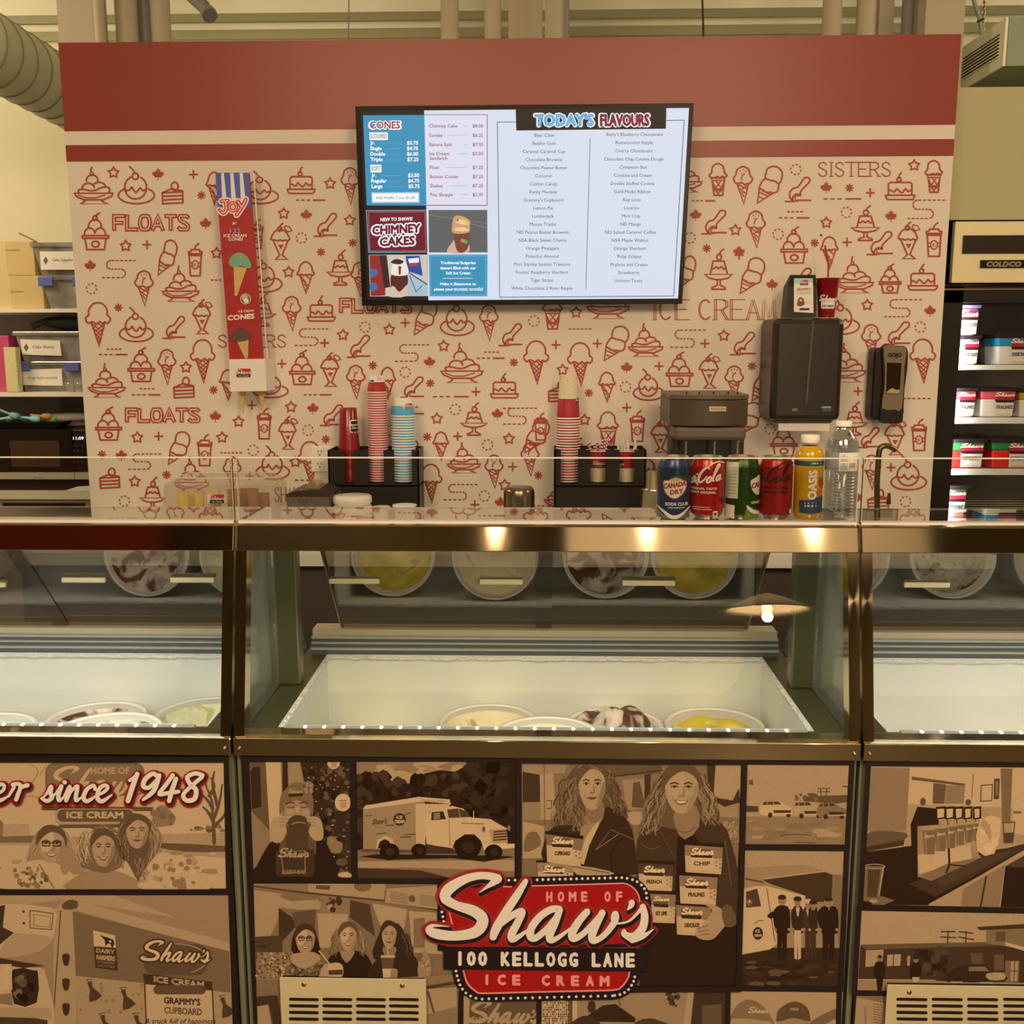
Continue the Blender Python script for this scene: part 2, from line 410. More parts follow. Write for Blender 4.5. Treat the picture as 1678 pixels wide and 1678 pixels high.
def cone_scoop(b):   # big scoop on a waffle cone
    t = box_(*b)
    L(t([(.22, .44), (.12, .47), (.02, .41), (.02, .34), (.13, .28), (.13, .17), (.28, .04), (.5, 0), (.72, .04), (.87, .17), (.87, .28), (.98, .34), (.98, .41), (.88, .47), (.78, .44), (.68, .475), (.58, .43), (.5, .47), (.4, .475), (.32, .44)]), closed=True, sm=3)
    L(t([(.24, .46), (.55, 1), (.77, .46)]))
    lf = lambda a: .25+.3*(a-.46)/.54
    rf = lambda a: .77-.22*(a-.46)/.54
    for k in range(4):
        a = .47+.105*k; e = min(.97, a+.2-.02*k); L(t([(lf(a), a), (rf(e), e)]), 2); L(t([(rf(a), a), (lf(e), e)]), 2)
    L(t([(.5, .46), (rf(.58), .58)]), 2); L(t([(.5, .46), (lf(.58), .58)]), 2)
def cone_soft(b):   # bumpy scoop on striped cone
    t = box_(*b)
    L(t([(.3, .45), (.12, .44), (0, .33), (.12, .22), (.2, .08), (.5, 0), (.8, .08), (.86, .22), (1, .33), (.88, .44), (.7, .46), (.6, .5), (.52, .45), (.42, .43)]), closed=True, sm=4)
    L(t([(.2, .47), (.55, 1), (.78, .47)])); L(t([(.58, .2), (.45, .26), (.42, .36)]), 2, sm=3)
    for a, c in ((.35, .12), (.5, .08), (.63, .13), (.42, .19)): L(t([(a, c), (a+.03, c)]), 1.8)
    for k, (a, c) in enumerate(((.5, .58), (.62, .7), (.72, .82))): L(t([(.24+.1*k, a-.02), (.66-.05*k, a+.09)]), 2)
    L(t([(.74, .52), (.45, .6)]), 2)
def cone_small(b):
    t = box_(*b)
    L(t([(.1, .42), (0, .38), (.1, .28), (.2, .1), (.5, 0), (.8, .1), (.9, .28), (1, .38), (.9, .42), (.75, .39), (.62, .43), (.5, .4), (.38, .43), (.25, .39)]), closed=True, sm=3)
    L(t([(.16, .43), (.52, 1), (.86, .43)]))
    for k in range(4): L(t([(.22+.1*k, .45+.13*k), (min(.84, .5+.16*k)-.04*k*k, .64+.1*k)]), 2)
    L(t([(.5, .43), (.76, .56)]), 2)
def cone_flat(b):
    t = box_(*b)
    L(t([(.1, .44), (0, .37), (.14, .28), (.2, .1), (.5, 0), (.8, .1), (.86, .28), (1, .37), (.9, .44), (.74, .4), (.6, .45), (.45, .41), (.3, .45)]), closed=True, sm=3)
    L(t([(.12, .46), (.92, .46), (.86, .53), (.16, .53)]), closed=True, w=2); L(t([(.18, .54), (.28, 1), (.76, 1), (.86, .54)]))
    for k in range(3): L(t([(.2+.03*k, .58+.13*k), (.52+.16*k, .98-.1*k)]), 2); L(t([(.85-.03*k, .58+.13*k), (.5-.12*k, .98-.1*k)]), 2)
    L(t([(.4, .55), (.8, .85)]), 2); L(t([(.66, .55), (.25, .85)]), 2)
def cone_tilt(b):   # leaning two-scoop cone
    t = box_(*b)
    L(t([(.32, .3), (.42, .05), (.75, 0), (.98, .14), (.97, .35), (.86, .46), (.7, .4), (.55, .38), (.42, .35)]), closed=True, sm=4)
    L(t([(.32, .31), (.18, .42), (.08, .58), (.22, .64), (.35, .7), (.52, .7), (.66, .72), (.82, .66), (.86, .47)]), sm=3)
    L(t([(.08, .6), (0, 1), (.64, .72)])); L(t([(.06, .7), (.4, .8)]), 2); L(t([(.04, .82), (.24, .88)]), 2); L(t([(.2, .66), (.5, .76)]), 2)
def soda(b):
    t = box_(*b)
    L(t([(.45, .18), (.52, .08), (.76, 0)])); L(t([(.2, .19), (.8, .19), (.83, .25), (1, .26), (1, .32), (0, .32), (0, .26), (.17, .25)]), closed=True)
    L(t([(.03, .37), (.97, .37)])); L(t([(.05, .33), (.14, 1), (.86, 1), (.95, .33)])); L(t(arc(.5, .66, .22, .13)), 2)
    L(t([(.08, .59), (.28, .61)]), 2); L(t([(.72, .61), (.92, .59)]), 2); L(t([(.1, .71), (.28, .72)]), 2); L(t([(.72, .72), (.9, .71)]), 2)
    x0, y0, x1, y1 = b; ic.text('K', x0+(x1-x0)*.5, y0+(y1-y0)*.71, (y1-y0)*.1, red, al='c', off=.02, bump=False)
def parfait(b):
    t = box_(*b)
    L(t([(.4, .12), (.48, .04), (.58, 0)])); L(t(arc(.42, .16, .1, .06))); L(t([(.64, .12), (.7, .07), (.9, .1), (1, .2), (.8, .24), (.66, .14)]), 2, closed=True)
    L(t([(.06, .46), (0, .42), (.1, .3), (.2, .22), (.4, .18), (.6, .19), (.78, .28), (.88, .4), (.9, .44), (.8, .49), (.7, .46), (.58, .49), (.45, .46), (.32, .49), (.2, .46)]), closed=True, sm=3)
    L(t([(.12, .49), (.42, .88), (.36, .92), (.22, 1), (.8, 1), (.62, .92), (.54, .88), (.82, .49)])); ic.poly(t([(.34, .59), (.62, .59), (.48, .73)]), red, bump=False)
def scoop(b):
    t = box_(*b)
    L(t([(.28, .95), (.18, .8), (.18, .62), (.3, .45), (.5, .38), (.72, .06), (.8, 0), (.9, 0), (.97, .06), (.97, .16), (.9, .25), (.62, .55), (.6, .74), (.55, .7), (.42, .68), (.3, .8), (.29, .95)]), closed=True, sm=3)
    L(t(arc(.49, .85, .11, .12, 90, 300, 8)), 2); L(t([(0, .98), (.38, .98)])); L(t([(.45, .93), (1, .93)]))
def cakep(b):
    t = box_(*b)
    L(t([(.45, .2), (.47, .1), (.54, 0)])); L(t(arc(.46, .26, .07, .08))); L(t([(.1, .8), (.1, .42), (.16, .36), (.84, .36), (.9, .42), (.9, .8)]))
    L(t([(.1, .64), (.2, .66), (.3, .72), (.38, .6), (.48, .7), (.58, .74), (.68, .6), (.78, .7), (.9, .62)]), sm=3)
    L(t([(0, .84), (1, .84), (.98, .93), (.93, 1), (.07, 1), (.02, .93)]), closed=True)
def pudding(b):
    t = box_(*b)
    L(t([(.52, .14), (.58, .06), (.68, 0)])); L(t(arc(.52, .2, .085, .075))); L(t([(.2, .62), (.3, .3), (.7, .3), (.82, .62)]))
    L(t([(.24, .5), (.35, .48), (.42, .44), (.5, .49), (.6, .44), (.68, .5), (.77, .46)]), sm=3)
    L(t([(0, .63), (1, .63), (.85, .72), (.6, .76), (.4, .76), (.15, .72)]), closed=True); L(t([(.45, .77), (.45, .9), (.26, .96), (.26, 1), (.74, 1), (.74, .96), (.56, .9), (.56, .77)]))
def word(s, x0, y0, x1, y1, kind):
    n = len(s); adv = (x1-x0)/(sum(.45 if c == 'I' else .5 if c == ' ' else 1 for c in s)+.0)
    x = x0; h = y1-y0
    for c in s:
        if c == ' ': x += adv*.5; continue
        a = adv*(.45 if c == 'I' else 1); cw = a*.76; t = box_(x+a*.1, y0, x+a*.1+cw, y1)
        for pl in LET[c]:
            q = t(pl)
            if kind == 'inline':
                q = [(px, min(max(py, y0+3), y1-3)) for px, py in q]
                L(q, 7.0); ic.h = 3; ic.step = .0001; ic.line(q, 1.9, pinkline, False, False, 0, False); ic.h = 0
            elif kind == 'serif':
                L(q, 2.0)
                for e in (q[0], q[-1]):
                    if c not in 'OCS' and (abs(e[1]-y0) < 1 or abs(e[1]-y1) < 1): L([(e[0]-h*.13, e[1]), (e[0]+h*.13, e[1])], 1.6)
            elif kind == 'roman':
                L(q, 1.5)
                if c not in 'CO': L([(px+3.2, py) for px, py in q], 1.5)
                else: L([(x+a*.1+cw*.55+(px-x-a*.1-cw*.55)*.8, (y0+y1)/2+(py-(y0+y1)/2)*.93) for px, py in q], 1.2)
                for e in (q[0], q[-1]):
                    if c not in 'OCS' and (abs(e[1]-y0) < 1 or abs(e[1]-y1) < 1): L([(e[0]-h*.1, e[1]), (e[0]+h*.14, e[1])], 1.3)
            else: L(q, 2.2)
        x += a
pinkline = mat('wall_print_pink', obs(226, 165, 138), .55)
D = {
boat: '122,274,185,334 266,436,326,494 145,596,205,651 723,562,791,627 733,725,787,775 1030,530,1086,584 962,455,1031,522 1369,421,1431,480 1355,563,1418,626 1092,256,1150,315 286,748,342,808 892,779,948,835',
snow: '194,273,253,334 196,504,251,560 398,281,456,334 405,421,462,479 415,604,472,652 420,731,474,786 722,490,777,550 1038,605,1088,656 1350,489,1408,548 1460,747,1518,803 1030,738,1084,790',
slice_: '266,298,300,334 285,618,318,652 164,767,196,800 899,625,934,658 1422,802,1456,836',
cups: '135,349,178,409 210,570,253,625 157,667,199,721 475,574,516,630 1092,577,1135,633 1280,372,1323,431 1441,433,1476,480 1263,695,1306,747 648,700,690,752',
cone_tilt: '259,394,290,451 276,708,311,761 679,492,716,549 990,535,1030,591 1232,600,1272,657 1241,273,1282,333 1213,423,1253,481 1208,660,1248,716 1112,420,1140,474 860,688,900,742',
soda: '309,399,331,452 324,712,347,763 409,360,431,407 422,669,444,719 876,677,896,721 1033,673,1056,723 1518,365,1543,420 1494,687,1518,738 942,718,956,770',
cone_soft: '221,444,251,501 259,573,288,630 559,275,588,335 463,486,493,542 575,430,605,486 786,500,816,558 568,599,598,654 795,746,824,800 854,726,883,780 1202,273,1233,334 1223,346,1254,406 1188,600,1218,655 1412,532,1443,589 1413,746,1443,802 366,749,395,803',
cone_scoop: '140,496,181,568 312,557,352,628 688,761,724,825 858,559,899,630 930,562,971,633 1491,556,1533,628 488,724,528,796',
cone_small: '487,429,515,481 360,606,387,656 622,602,648,655 710,708,735,754 981,610,1008,659 1345,388,1373,440 338,282,364,336',
cone_flat: '889,485,921,539 1162,268,1191,320 979,675,1013,735 1516,263,1544,315',
parfait: '316,491,348,547 444,366,478,425 526,578,558,633 457,682,488,736 1146,580,1180,636 1067,687,1099,741 1472,364,1507,424 1450,686,1485,745 1345,385,1346,386',
scoop: '267,519,303,555 515,350,552,388 569,550,606,586 818,531,855,567 657,618,694,652 525,664,562,698 1150,345,1190,384 1197,545,1237,582 1287,291,1328,331 1421,380,1462,418 1449,528,1491,565 1406,701,1441,734 1288,440,1330,478',
cakep: '471,274,516,317 504,485,549,526 804,612,849,652 1451,283,1499,327 1488,433,1536,475',
pudding: '536,410,579,467 409,481,452,534 755,660,798,713 1155,408,1200,474 1395,337,1441,394 1379,659,1421,713 230,782,270,836 556,780,600,834',
sdash: '166,427,225,455 209,744,266,769 482,539,540,566 646,565,705,592 726,794,784,819 1097,541,1158,569 1486,328,1551,358 1448,491,1513,519 823,669,882,695 1440,653,1501,680',
dline: '484,328,532,328 496,647,542,647 708,650,767,650 1133,329,1171,329 1348,326,1410,326 872,829,912,829',
dline2: '161,572,208,581 215,637,262,647 780,577,826,587 1275,347,1325,357 646,667,694,678'}
PT = {star: '186,283 206,403 355,415 541,301 465,350 573,361 473,446 305,602 391,691 225,717 364,717 221,789 562,549 638,540 727,567 477,667 484,757 716,686 834,719 827,795 944,512 1186,550 922,606 1090,671 958,688 1205,377 1498,271 1354,365 1421,500',
plus: '317,286 241,401 413,664 260,715 409,780 664,529 532,562 462,596 780,642 750,715 778,827 840,765 911,565 979,563 1155,563 1080,600 1027,668 1426,316 1388,397 1406,641 1460,766 1211,418',
aster: '330,320 194,504 350,639 167,745 273,778 526,413 578,398 611,599 705,628 534,720 700,716 842,594 965,644 1232,600 882,779 1158,407 1392,308 1335,398 1406,815',
leaf: '259,285 337,366 148,435 353,682 199,746 502,352 704,593 513,669 815,678 820,823 1027,602 1140,352 1354,307 1460,354 1265,466 1524,509 1211,412',
dotc: '150,473 204,821 415,738 494,390 598,536 664,610 505,705 746,671 799,729 794,813 875,526 1025,634 1304,278 1387,348 1275,384 1508,536 1484,822 1131,390 1259,540 1262,703 640,705'}
for fnc, s in D.items():
    for q in s.split(): fnc([float(v) for v in q.split(',')])
for fnc, s in PT.items():
    r = {star: 9}.get(fnc, 8)
    for q in s.split():
        x, y = [float(v) for v in q.split(',')]; fnc((x-r, y-r, x+r, y+r))
dash(345, 364, 459, 3); dash(360, 398, 742, 6); dash(482, 510, 787, 3); dash(823, 840, 669, 2); dash(931, 971, 539, 6); dash(1486, 1527, 653, 5); dash(895, 912, 820, 2)
word('FLOATS', 185, 351, 312, 379, 'inline'); word('FLOATS', 206, 668, 329, 693, 'inline'); word('FLOATS', 557, 488, 676, 514, 'inline')
word('SISTERS', 1339, 266, 1462, 289, 'serif'); word('SISTERS', 356, 549, 471, 569, 'serif'); word('ICE CREAM', 1066, 491, 1272, 524, 'roman'); word('SHAKES', 449, 799, 512, 822, 'plain')
ic.build('printed_pattern', wb)
# ================================================================== BEHIND THE VIEWER (seen only in reflections)
t = thing('cream_reflector', 'cream bulkhead board added out of view behind the viewer, mirrored in the middle bezel', 'reflector', (1.5, -6.2, 2.5))
MB().box((.22, -6.25, 2.5), (3.2, -6.15, 5.0), mat('reflector_cream', obs(244, 218, 170), .7)).build('panel', t)  # pale panel added unseen so the middle bezel mirrors something bright
t = thing('red_backdrop', 'red banner added out of view behind the viewer, mirrored in the left bezel', 'backdrop', (-4.9, -6.2, 0))
MB().box((-6.6, -6.22, 0), (-3.2, -6.18, 4.0), mat('backdrop_red', obs(150, 50, 34), .6)).build('panel', t)  # red panel added unseen to colour the left bezel's reflection
PEN = []
def pendant(x, y, z, label, sc=1.0):
    q = sc
    t = thing('pendant_lamp', label, 'lamp', (x, y, z), 'pendant lamps over the shop floor')
    wv = mat('woven_shade', obs(206, 160, 106), .7, noise=.2, nscale=60)
    MB().lathe([(.02*q, .10*q), (.10*q, .075*q), (.27*q, 0), (.265*q, -.006), (.10*q, .066*q), (.02*q, .09*q)], (x, y, z), wv, 32).build('lamp_shade', t)
    MB().sphere((x, y, z+.015), .032, mat('bulb_glow', (1, .8, .55, 1), emit=(1, .80, .52, 1), es=14)).build('bulb', t)
    MB().tube([(x, y, z+.1), (x, y, 5.0)], .004, mat('black_cord', raw(20, 18, 16), .6)).build('cord', t)
    l = bpy.data.lights.new('bulb_light', 'POINT'); l.energy = 100 if z < 2 else 5; l.color = WARM; l.shadow_soft_size = .03
    o = bpy.data.objects.new('bulb_light', l); COL.objects.link(o); o.parent = t; o.location = (0, 0, -.03)
pendant(1.27, -3.7, 1.74, 'woven pendant lamp mirrored in the front glass of the middle case')
pendant(-.295, -4.4, 2.9, 'small woven pendant lamp farther back, left of the mirrored one', .15)
pendant(.686, -4.4, 2.9, 'small woven pendant lamp in the middle of the three far ones', .15)
pendant(1.753, -4.4, 2.9, 'small woven pendant lamp at the right of the three far ones', .15)
# ================================================================== BACK COUNTER
steel = mat('brushed_steel', raw(200, 186, 156), .075, 1, aniso=.8)
steel.node_tree.nodes['Principled BSDF'].inputs['Anisotropic Rotation'].default_value = .25
steel2 = mat('satin_steel', raw(190, 178, 150), .32, 1)
gsteel = mat('green_steel', raw(120, 120, 94), .36, .75)
dk = mat('black_plastic', raw(24, 21, 18), .45)
bc = thing('back_counter', 'low service counter running along the patterned wall', 'counter', (-.13, 1.58, 0))
cab = mat('counter_front', obs(66, 50, 36), .5)
MB().box((-1.70, 1.34, .06), (1.42, 1.895, .96), cab).build('cabinet', bc)
MB().box((-1.70, 1.30, .96), (1.42, 1.897, 1.0), mat('counter_top', obs(196, 168, 132), .4)).build('worktop', bc)
CZ = 1.0
# ================================================================== DISPLAY CASES
ZT_, YT_ = 1.3147, .0902
YP = .0076
pane = glassy('front_pane', (.95, .98, .95, 1), refl=.075)
side = glassy('side_pane', (.62, .74, .64, 1), refl=.22, rough=.12, smear=.32)
topg = glassy('top_pane', (.84, .80, .76, 1), refl=.62, rough=.015)
rearg = glassy('rear_pane', (.32, .30, .28, 1), refl=.23, rough=.005, gcol=(.9, .88, .85, 1))
guard = glassy('guard_pane', (.96, .97, .96, 1))
edge = mat('pane_edge', obs(238, 215, 165), .25)
frost = mat('frosted_liner', (.86, .90, .86, 1), .55, noise=.05, nscale=6, bump=.25)
snow_ = mat('frost_crystals', (.93, .95, .95, 1), .6, bump=.8, nscale=120)
ledm = mat('led_glow', (1, 1, 1, 1), emit=(.9, .96, 1, 1), es=5)
railm = mat('white_rail', raw(190, 190, 182), .35, spec=.6); raild = mat('grey_rail', raw(100, 106, 108), .35)
black_panel = mat('panel_black', obs(34, 20, 14), .5)
trim_g = mat('olive_trim', obs(128, 112, 76), .4, .25)
def case(x0, x1, label, name):
    cx = (x0+x1)/2
    t = thing('ice_cream_display_case', label, 'display case', (cx, .3, 0), 'ice cream display cases')
    fy = lambda z: (z-.87)/(ZT_-.87)*YT_          # slanted front line
    MB().box((x0+.02, YP+.004, .09), (x1-.02, .66, .418), mat('case_body', obs(70, 60, 48), .6)).box((x0+.06, .05, 0), (x1-.06, .6, .09), dk) \
        .box((x0+.02, YP+.004, .418), (x1-.02, .05, .868), mat('case_body', None)).box((x0+.02, .60, .418), (x1-.02, .66, .868), mat('case_body', None)) \
        .box((x0+.02, .05, .418), (x0+.055, .60, .868), mat('case_body', None)).box((x1-.055, .05, .418), (x1-.02, .60, .868), mat('case_body', None)).build('cabinet_body', t)
    gp = MB().box((x0+.012, YP, .06), (x1-.012, YP+.004, .868), black_panel).build('graphic_panel', t)
    for s in (-1, 1):
        xe = x0 if s < 0 else x1
        MB().box((xe-s*.001, YP+.012, .06), (xe-s*.012, .66, .868), trim_g).build('end_trim', t)
    MB().hexa([(x0, fy(1.262)-.002, 1.262), (x1, fy(1.262)-.002, 1.262), (x1, fy(1.262)+.03, 1.262), (x0, fy(1.262)+.03, 1.262),
               (x0, YT_, 1.311), (x1, YT_, 1.311), (x1, YT_+.03, 1.311), (x0, YT_+.03, 1.311)], steel).build('top_bezel', t, bev=.002)
    MB().box((x0, 0, .87), (x1, .05, .905), steel).hexa([(x0, .0005, .905), (x1, .0005, .905), (x1, .05, .905), (x0, .05, .905), (x0, .012, .910), (x1, .012, .910), (x1, .045, .910), (x0, .045, .910)], steel).build('bottom_sill', t, bev=.0015)
    for s in (-1, 1):
        xa, xb = (x0, x0+.021) if s < 0 else (x1-.021, x1)
        MB().hexa([(xa, fy(.905)-.001, .905), (xb, fy(.905)-.001, .905), (xb, fy(.905)+.035, .905), (xa, fy(.905)+.035, .905),
                   (xa, fy(1.262)-.001, 1.262), (xb, fy(1.262)-.001, 1.262), (xb, fy(1.262)+.035, 1.262), (xa, fy(1.262)+.035, 1.262)], steel).build('corner_post', t)
        xs = x0+.008 if s < 0 else x1-.008
        MB().add([(xs, .055, .9), (xs, .62, .9), (xs, .30, 1.30), (xs, .12, 1.30)], [(0, 1, 2, 3)], side).build('side_glass', t)
        xp = x0+.030 if s < 0 else x1-.030
        MB().box((xp-.026, .33, .90), (xp+.026, .37, 1.24), gsteel).build('inner_post', t, bev=.004)
        MB().sphere(((x0+.012 if s < 0 else x1-.012), -.001, .885), .004, steel2, 8).build('screw', t)
    MB().add([(x0+.02, .011, .910), (x1-.02, .011, .910), (x1-.02, fy(1.262)+.006, 1.263), (x0+.02, fy(1.262)+.006, 1.263)], [(0, 1, 2, 3)], pane).build('front_glass', t)
    MB().box((x0+.003, .2935, 1.311), (x1-.003, .297, 1.3145), mat('pane_edge_side', obs(190, 160, 120), .3)).add([(x0+.003, YT_+.012, 1.3146), (x1-.003, YT_+.012, 1.3146), (x1-.003, .2935, 1.3146), (x0+.003, .2935, 1.3146)], [(0, 1, 2, 3)], topg).build('top_glass', t)
    zg = P(839, 751, .103).z
    g = MB().box((x0+.002, .100, 1.3147), (x1-.002, .107, zg), guard).build('sneeze_guard', t)
    MB().box((x0+.002, .0995, zg), (x1-.002, .1075, zg+.002), edge).build('polished_edge', g)
    for xe in (x0+.002, x1-.0032): MB().box((xe, .0995, 1.3147), (xe+.0012, .1075, zg), mat('pane_edge_side', obs(190, 160, 120), .3)).build('polished_edge', g)
    MB().box((x0+.002, .094, 1.3145), (x1-.002, .118, 1.319), edge).build('guard_channel', g)
    # ledge round the well
    a, b = x0+.068, x1-.068
    MB().box((x0+.012, .05, .868), (a, .64, .90), gsteel).box((b, .05, .868), (x1-.012, .64, .90), gsteel).box((a, .05, .868), (b, .075, .90), gsteel).build('well_ledge', t)
    lm = MB(); z0 = .425
    a += .0015; b -= .0015
    lm.add([(a, .077, .9005), (b, .077, .9005), (b, .56, .9005), (a, .56, .9005), (a, .077, z0), (b, .077, z0), (b, .56, z0), (a, .56, z0)],
           [(0, 1, 5, 4), (1, 2, 6, 5), (2, 3, 7, 6), (3, 0, 4, 7), (4, 5, 6, 7)], frost)
    lm.build('well_liner', t)
    fm = MB(); rnd = random.Random(int(cx*100)+5); n = 90
    for (p, q) in (((a, .557), (b, .557)), ((a+.003, .09), (a+.003, .557)), ((b-.003, .09), (b-.003, .557)), ((a, .079), (b, .079))):
        pts = [(p[0]+(q[0]-p[0])*i/n, p[1]+(q[1]-p[1])*i/n, .893+rnd.uniform(-.0015, .002)) for i in range(n+1)]
        fm.tube(pts, [rnd.uniform(.004, .0065) for _ in pts], snow_, 6)
    fm.build('frost_rim', t)
    rr = MB().box((a-.04, .562, .868), (b+.04, .64, .912), raild).box((a-.04, .56, .912), (b+.04, .64, .917), railm).box((a-.04, .568, .917), (b+.04, .64, .926), raild) \
        .box((a-.04, .566, .926), (b+.04, .64, .930), railm).box((a-.04, .574, .930), (b+.04, .64, .938), raild).box((a-.04, .570, .938), (b+.04, .64, .943), railm)
    rr.box((a-.04, .585, .943), (b+.04, .64, .958), mat('cream_rail', raw(214, 200, 170), .5)).build('rear_rail', t)
    # sliding rear doors, leaning forward at the top
    y0, z0, y1, z1 = .605, .958, .334, 1.268
    for i, (p, q) in enumerate(((x0+.10, cx+.02), (cx-.02, x1-.10))):
        o = .004*i; dn = Vector((0, -(z1-z0), -(y0-y1))).normalized()
        d = MB().add([(p, y0+o, z0), (q, y0+o, z0), (q, y1+o, z1), (p, y1+o, z1)], [(0, 1, 2, 3)], rearg).build('sliding_door', t)
        for e in ((p,) if i == 0 else (q,)):
            MB().hexa([Vector((e-.004, y0+o, z0)), Vector((e+.004, y0+o, z0)), Vector((e+.004, y0+o+.012, z0)), Vector((e-.004, y0+o+.012, z0)),
                       Vector((e-.004, y1+o, z1)), Vector((e+.004, y1+o, z1)), Vector((e+.004, y1+o+.012, z1)), Vector((e-.004, y1+o+.012, z1))], steel2).build('door_stile', d)
    for (px0, px1, py) in HND[name]:
        A = hit(px0, py, (0, y0-.004, z0), (0, z1-z0, y0-y1)); B = hit(px1, py, (0, y0-.004, z0), (0, z1-z0, y0-y1))
        MB().box((A.x, A.y-.006, A.z-.006), (B.x, A.y+.004, A.z+.006), mat('handle_cream', raw(236, 220, 176), .4), .002).build('door_handle', t)
    # light strip behind the sill
    ls = MB().box((a+.02, .051, .9005), (b-.02, .066, .909), mat('strip_channel', raw(190, 200, 205), .3)).build('light_strip', t)
    for k in range(26): xk = a+.06+(b-a-.12)*k/25; MB().box((xk-.0025, .0515, .909), (xk+.0025, .0585, .9105), ledm).build('led', ls)
    for nm, loc, rot, pw in (('strip_light', (cx, .07, .925), (R(62), 0, 0), LED[name]*.45), ('canopy_light', (cx, .13, 1.285), (R(14), 0, 0), LED[name])):
        l = bpy.data.lights.new(nm, 'AREA'); l.shape = 'RECTANGLE'; l.size = 1.0; l.size_y = .012; l.energy = pw; l.color = LEDC[name]
        o = bpy.data.objects.new(nm, l); COL.objects.link(o); o.parent = t; o.location = Vector(loc)-Vector((cx, .3, 0)); o.rotation_euler = rot
    return t, gp
HND = {'l': [(-2, 10, 958), (102, 173, 950), (280, 352, 950)], 'm': [(540, 622, 952), (786, 857, 953), (1020, 1106, 955)], 'r': [(1481, 1556, 958)]}
LED = {'l': 1.4, 'm': .72, 'r': 1.15}; LEDC = {'l': (.93, 1, .98), 'm': (.94, 1, .92), 'r': (.98, 1, 1)}
mat('case_body', obs(70, 60, 48), .6)
CL, GL = case(-1.832, -.612, 'left ice cream display case with the 1948 photo panel, cut by the frame', 'l')
CM, GM = case(-.607, .607, 'middle ice cream display case with the big red round-cornered sign on its front', 'm')
CR, GR = case(.612, 1.832, 'right ice cream display case with the drink machine photo, cut by the frame', 'r')
# ---------------- tubs of ice cream
def icmat(name, c1, c2, c3, sc=14, th=.5):
    if name in MT: return MT[name]
    m = bpy.data.materials.new(name); m.use_nodes = True; MT[name] = m; nt = m.node_tree; b = nt.nodes['Principled BSDF']; b.inputs['Roughness'].default_value = .55
    tc = nt.nodes.new('ShaderNodeTexCoord'); n = nt.nodes.new('ShaderNodeTexNoise'); n.inputs['Scale'].default_value = sc; n.inputs['Detail'].default_value = 3; n.inputs['Distortion'].default_value = 1.2
    cr_ = nt.nodes.new('ShaderNodeValToRGB'); e = cr_.color_ramp.elements; e[0].position = th-.09; e[0].color = c1; e[1].position = th+.1; e[1].color = c3
    k = e.new(th); k.color = c2
    nt.links.new(tc.outputs['Object'], n.inputs['Vector']); nt.links.new(n.outputs['Fac'], cr_.inputs[0]); nt.links.new(cr_.outputs[0], b.inputs['Base Color'])
    return m
paper = mat('tub_paper', (.86, .85, .78, 1), .5)
def tub(x, y, zr, cream_m, fill, heap, label, group, rough=.012, tilt=0):
    """zr rim height; fill depth of the ice cream below the rim"""
    t = thing('ice_cream_tub', label, 'ice cream tub', (x, y, zr-.26), group)
    r = .1125
    MB().lathe([(.088, 0), (.092, .0), (r, .26), (r+.004, .263), (r+.004, .254), (r-.002, .252), (r-.006, .26), (r-.028, .02)], (x, y, zr-.26), paper, 36).build('carton', t)
    rnd = random.Random(int((x+3)*977+y*131)); ph = [(rnd.uniform(0, 6.28), rnd.uniform(0, 6.28), rnd.uniform(18, 60)) for _ in range(7)]
    n, k = 40, 14; vs = [(x, y, zr-fill+heap)]; f = []
    for j in range(1, k+1):
        q = j/k
        for i in range(n):
            a = 2*math.pi*i/n; rr = (r-.007-.02*fill/.24)*q; px, py = rr*math.cos(a), rr*math.sin(a)
            h = sum(math.sin(px*w+p1)*math.sin(py*w*1.2+p2) for p1, p2, w in ph)/2.2*rough*(1-q**6)
            vs.append((x+px, y+py, zr-fill+heap*(1-q*q)+h))
    for j in range(k):
        for i in range(n):
            i2 = (i+1) % n
            if j == 0: f.append((0, 1+i, 1+i2))
            else: f.append((1+(j-1)*n+i, 1+j*n+i, 1+j*n+i2, 1+(j-1)*n+i2))
    MB().add(vs, f, cream_m, True).build('ice_cream', t)
    return t
yel = icmat('lemon_swirl', (.75, .62, .06, 1), (.95, .85, .18, 1), (.35, .2, .03, 1), 9, .56)
van = icmat('vanilla_bits', (.88, .83, .58, 1), (.92, .88, .68, 1), (.50, .40, .22, 1), 22, .6)
coo = icmat('cookies_grey', (.70, .68, .56, 1), (.5, .47, .36, 1), (.06, .05, .03, 1), 26, .57)
cho = icmat('dark_chocolate', (.055, .03, .022, 1), (.09, .05, .035, 1), (.04, .02, .015, 1), 10)
swl = icmat('chocolate_swirl', (.10, .04, .022, 1), (.75, .66, .60, 1), (.86, .80, .72, 1), 15, .53)
pnk = icmat('berry_pink', (.78, .55, .52, 1), (.85, .7, .66, 1), (.3, .05, .06, 1), 18, .6)
grn = icmat('pale_green', (.78, .82, .55, 1), (.88, .9, .68, 1), (.60, .58, .26, 1), 16, .55)
gm = 'tubs in the middle case'; gl = 'tubs in the left case'; gr = 'tubs in the right case'
def tx(px, py, z): return PZ(px, py, z).x
tub(-.415, .44, .70, yel, .03, .02, 'tub of yellow ice cream low at the left of the middle case', gm)
tub(tx(802, 1175, .78), .44, .775, van, .012, -.07, 'scooped-out tub with pale cream walls left of the chocolate swirl one', gm)
tub(tx(1005, 1175, .78), .44, .768, swl, .012, .045, 'heaped tub of white ice cream with chocolate swirls in the middle case', gm, .018)
tub(tx(1168, 1175, .78), .44, .770, yel, .02, .015, 'tub of bright yellow ice cream at the right end of the middle case', gm, .018)
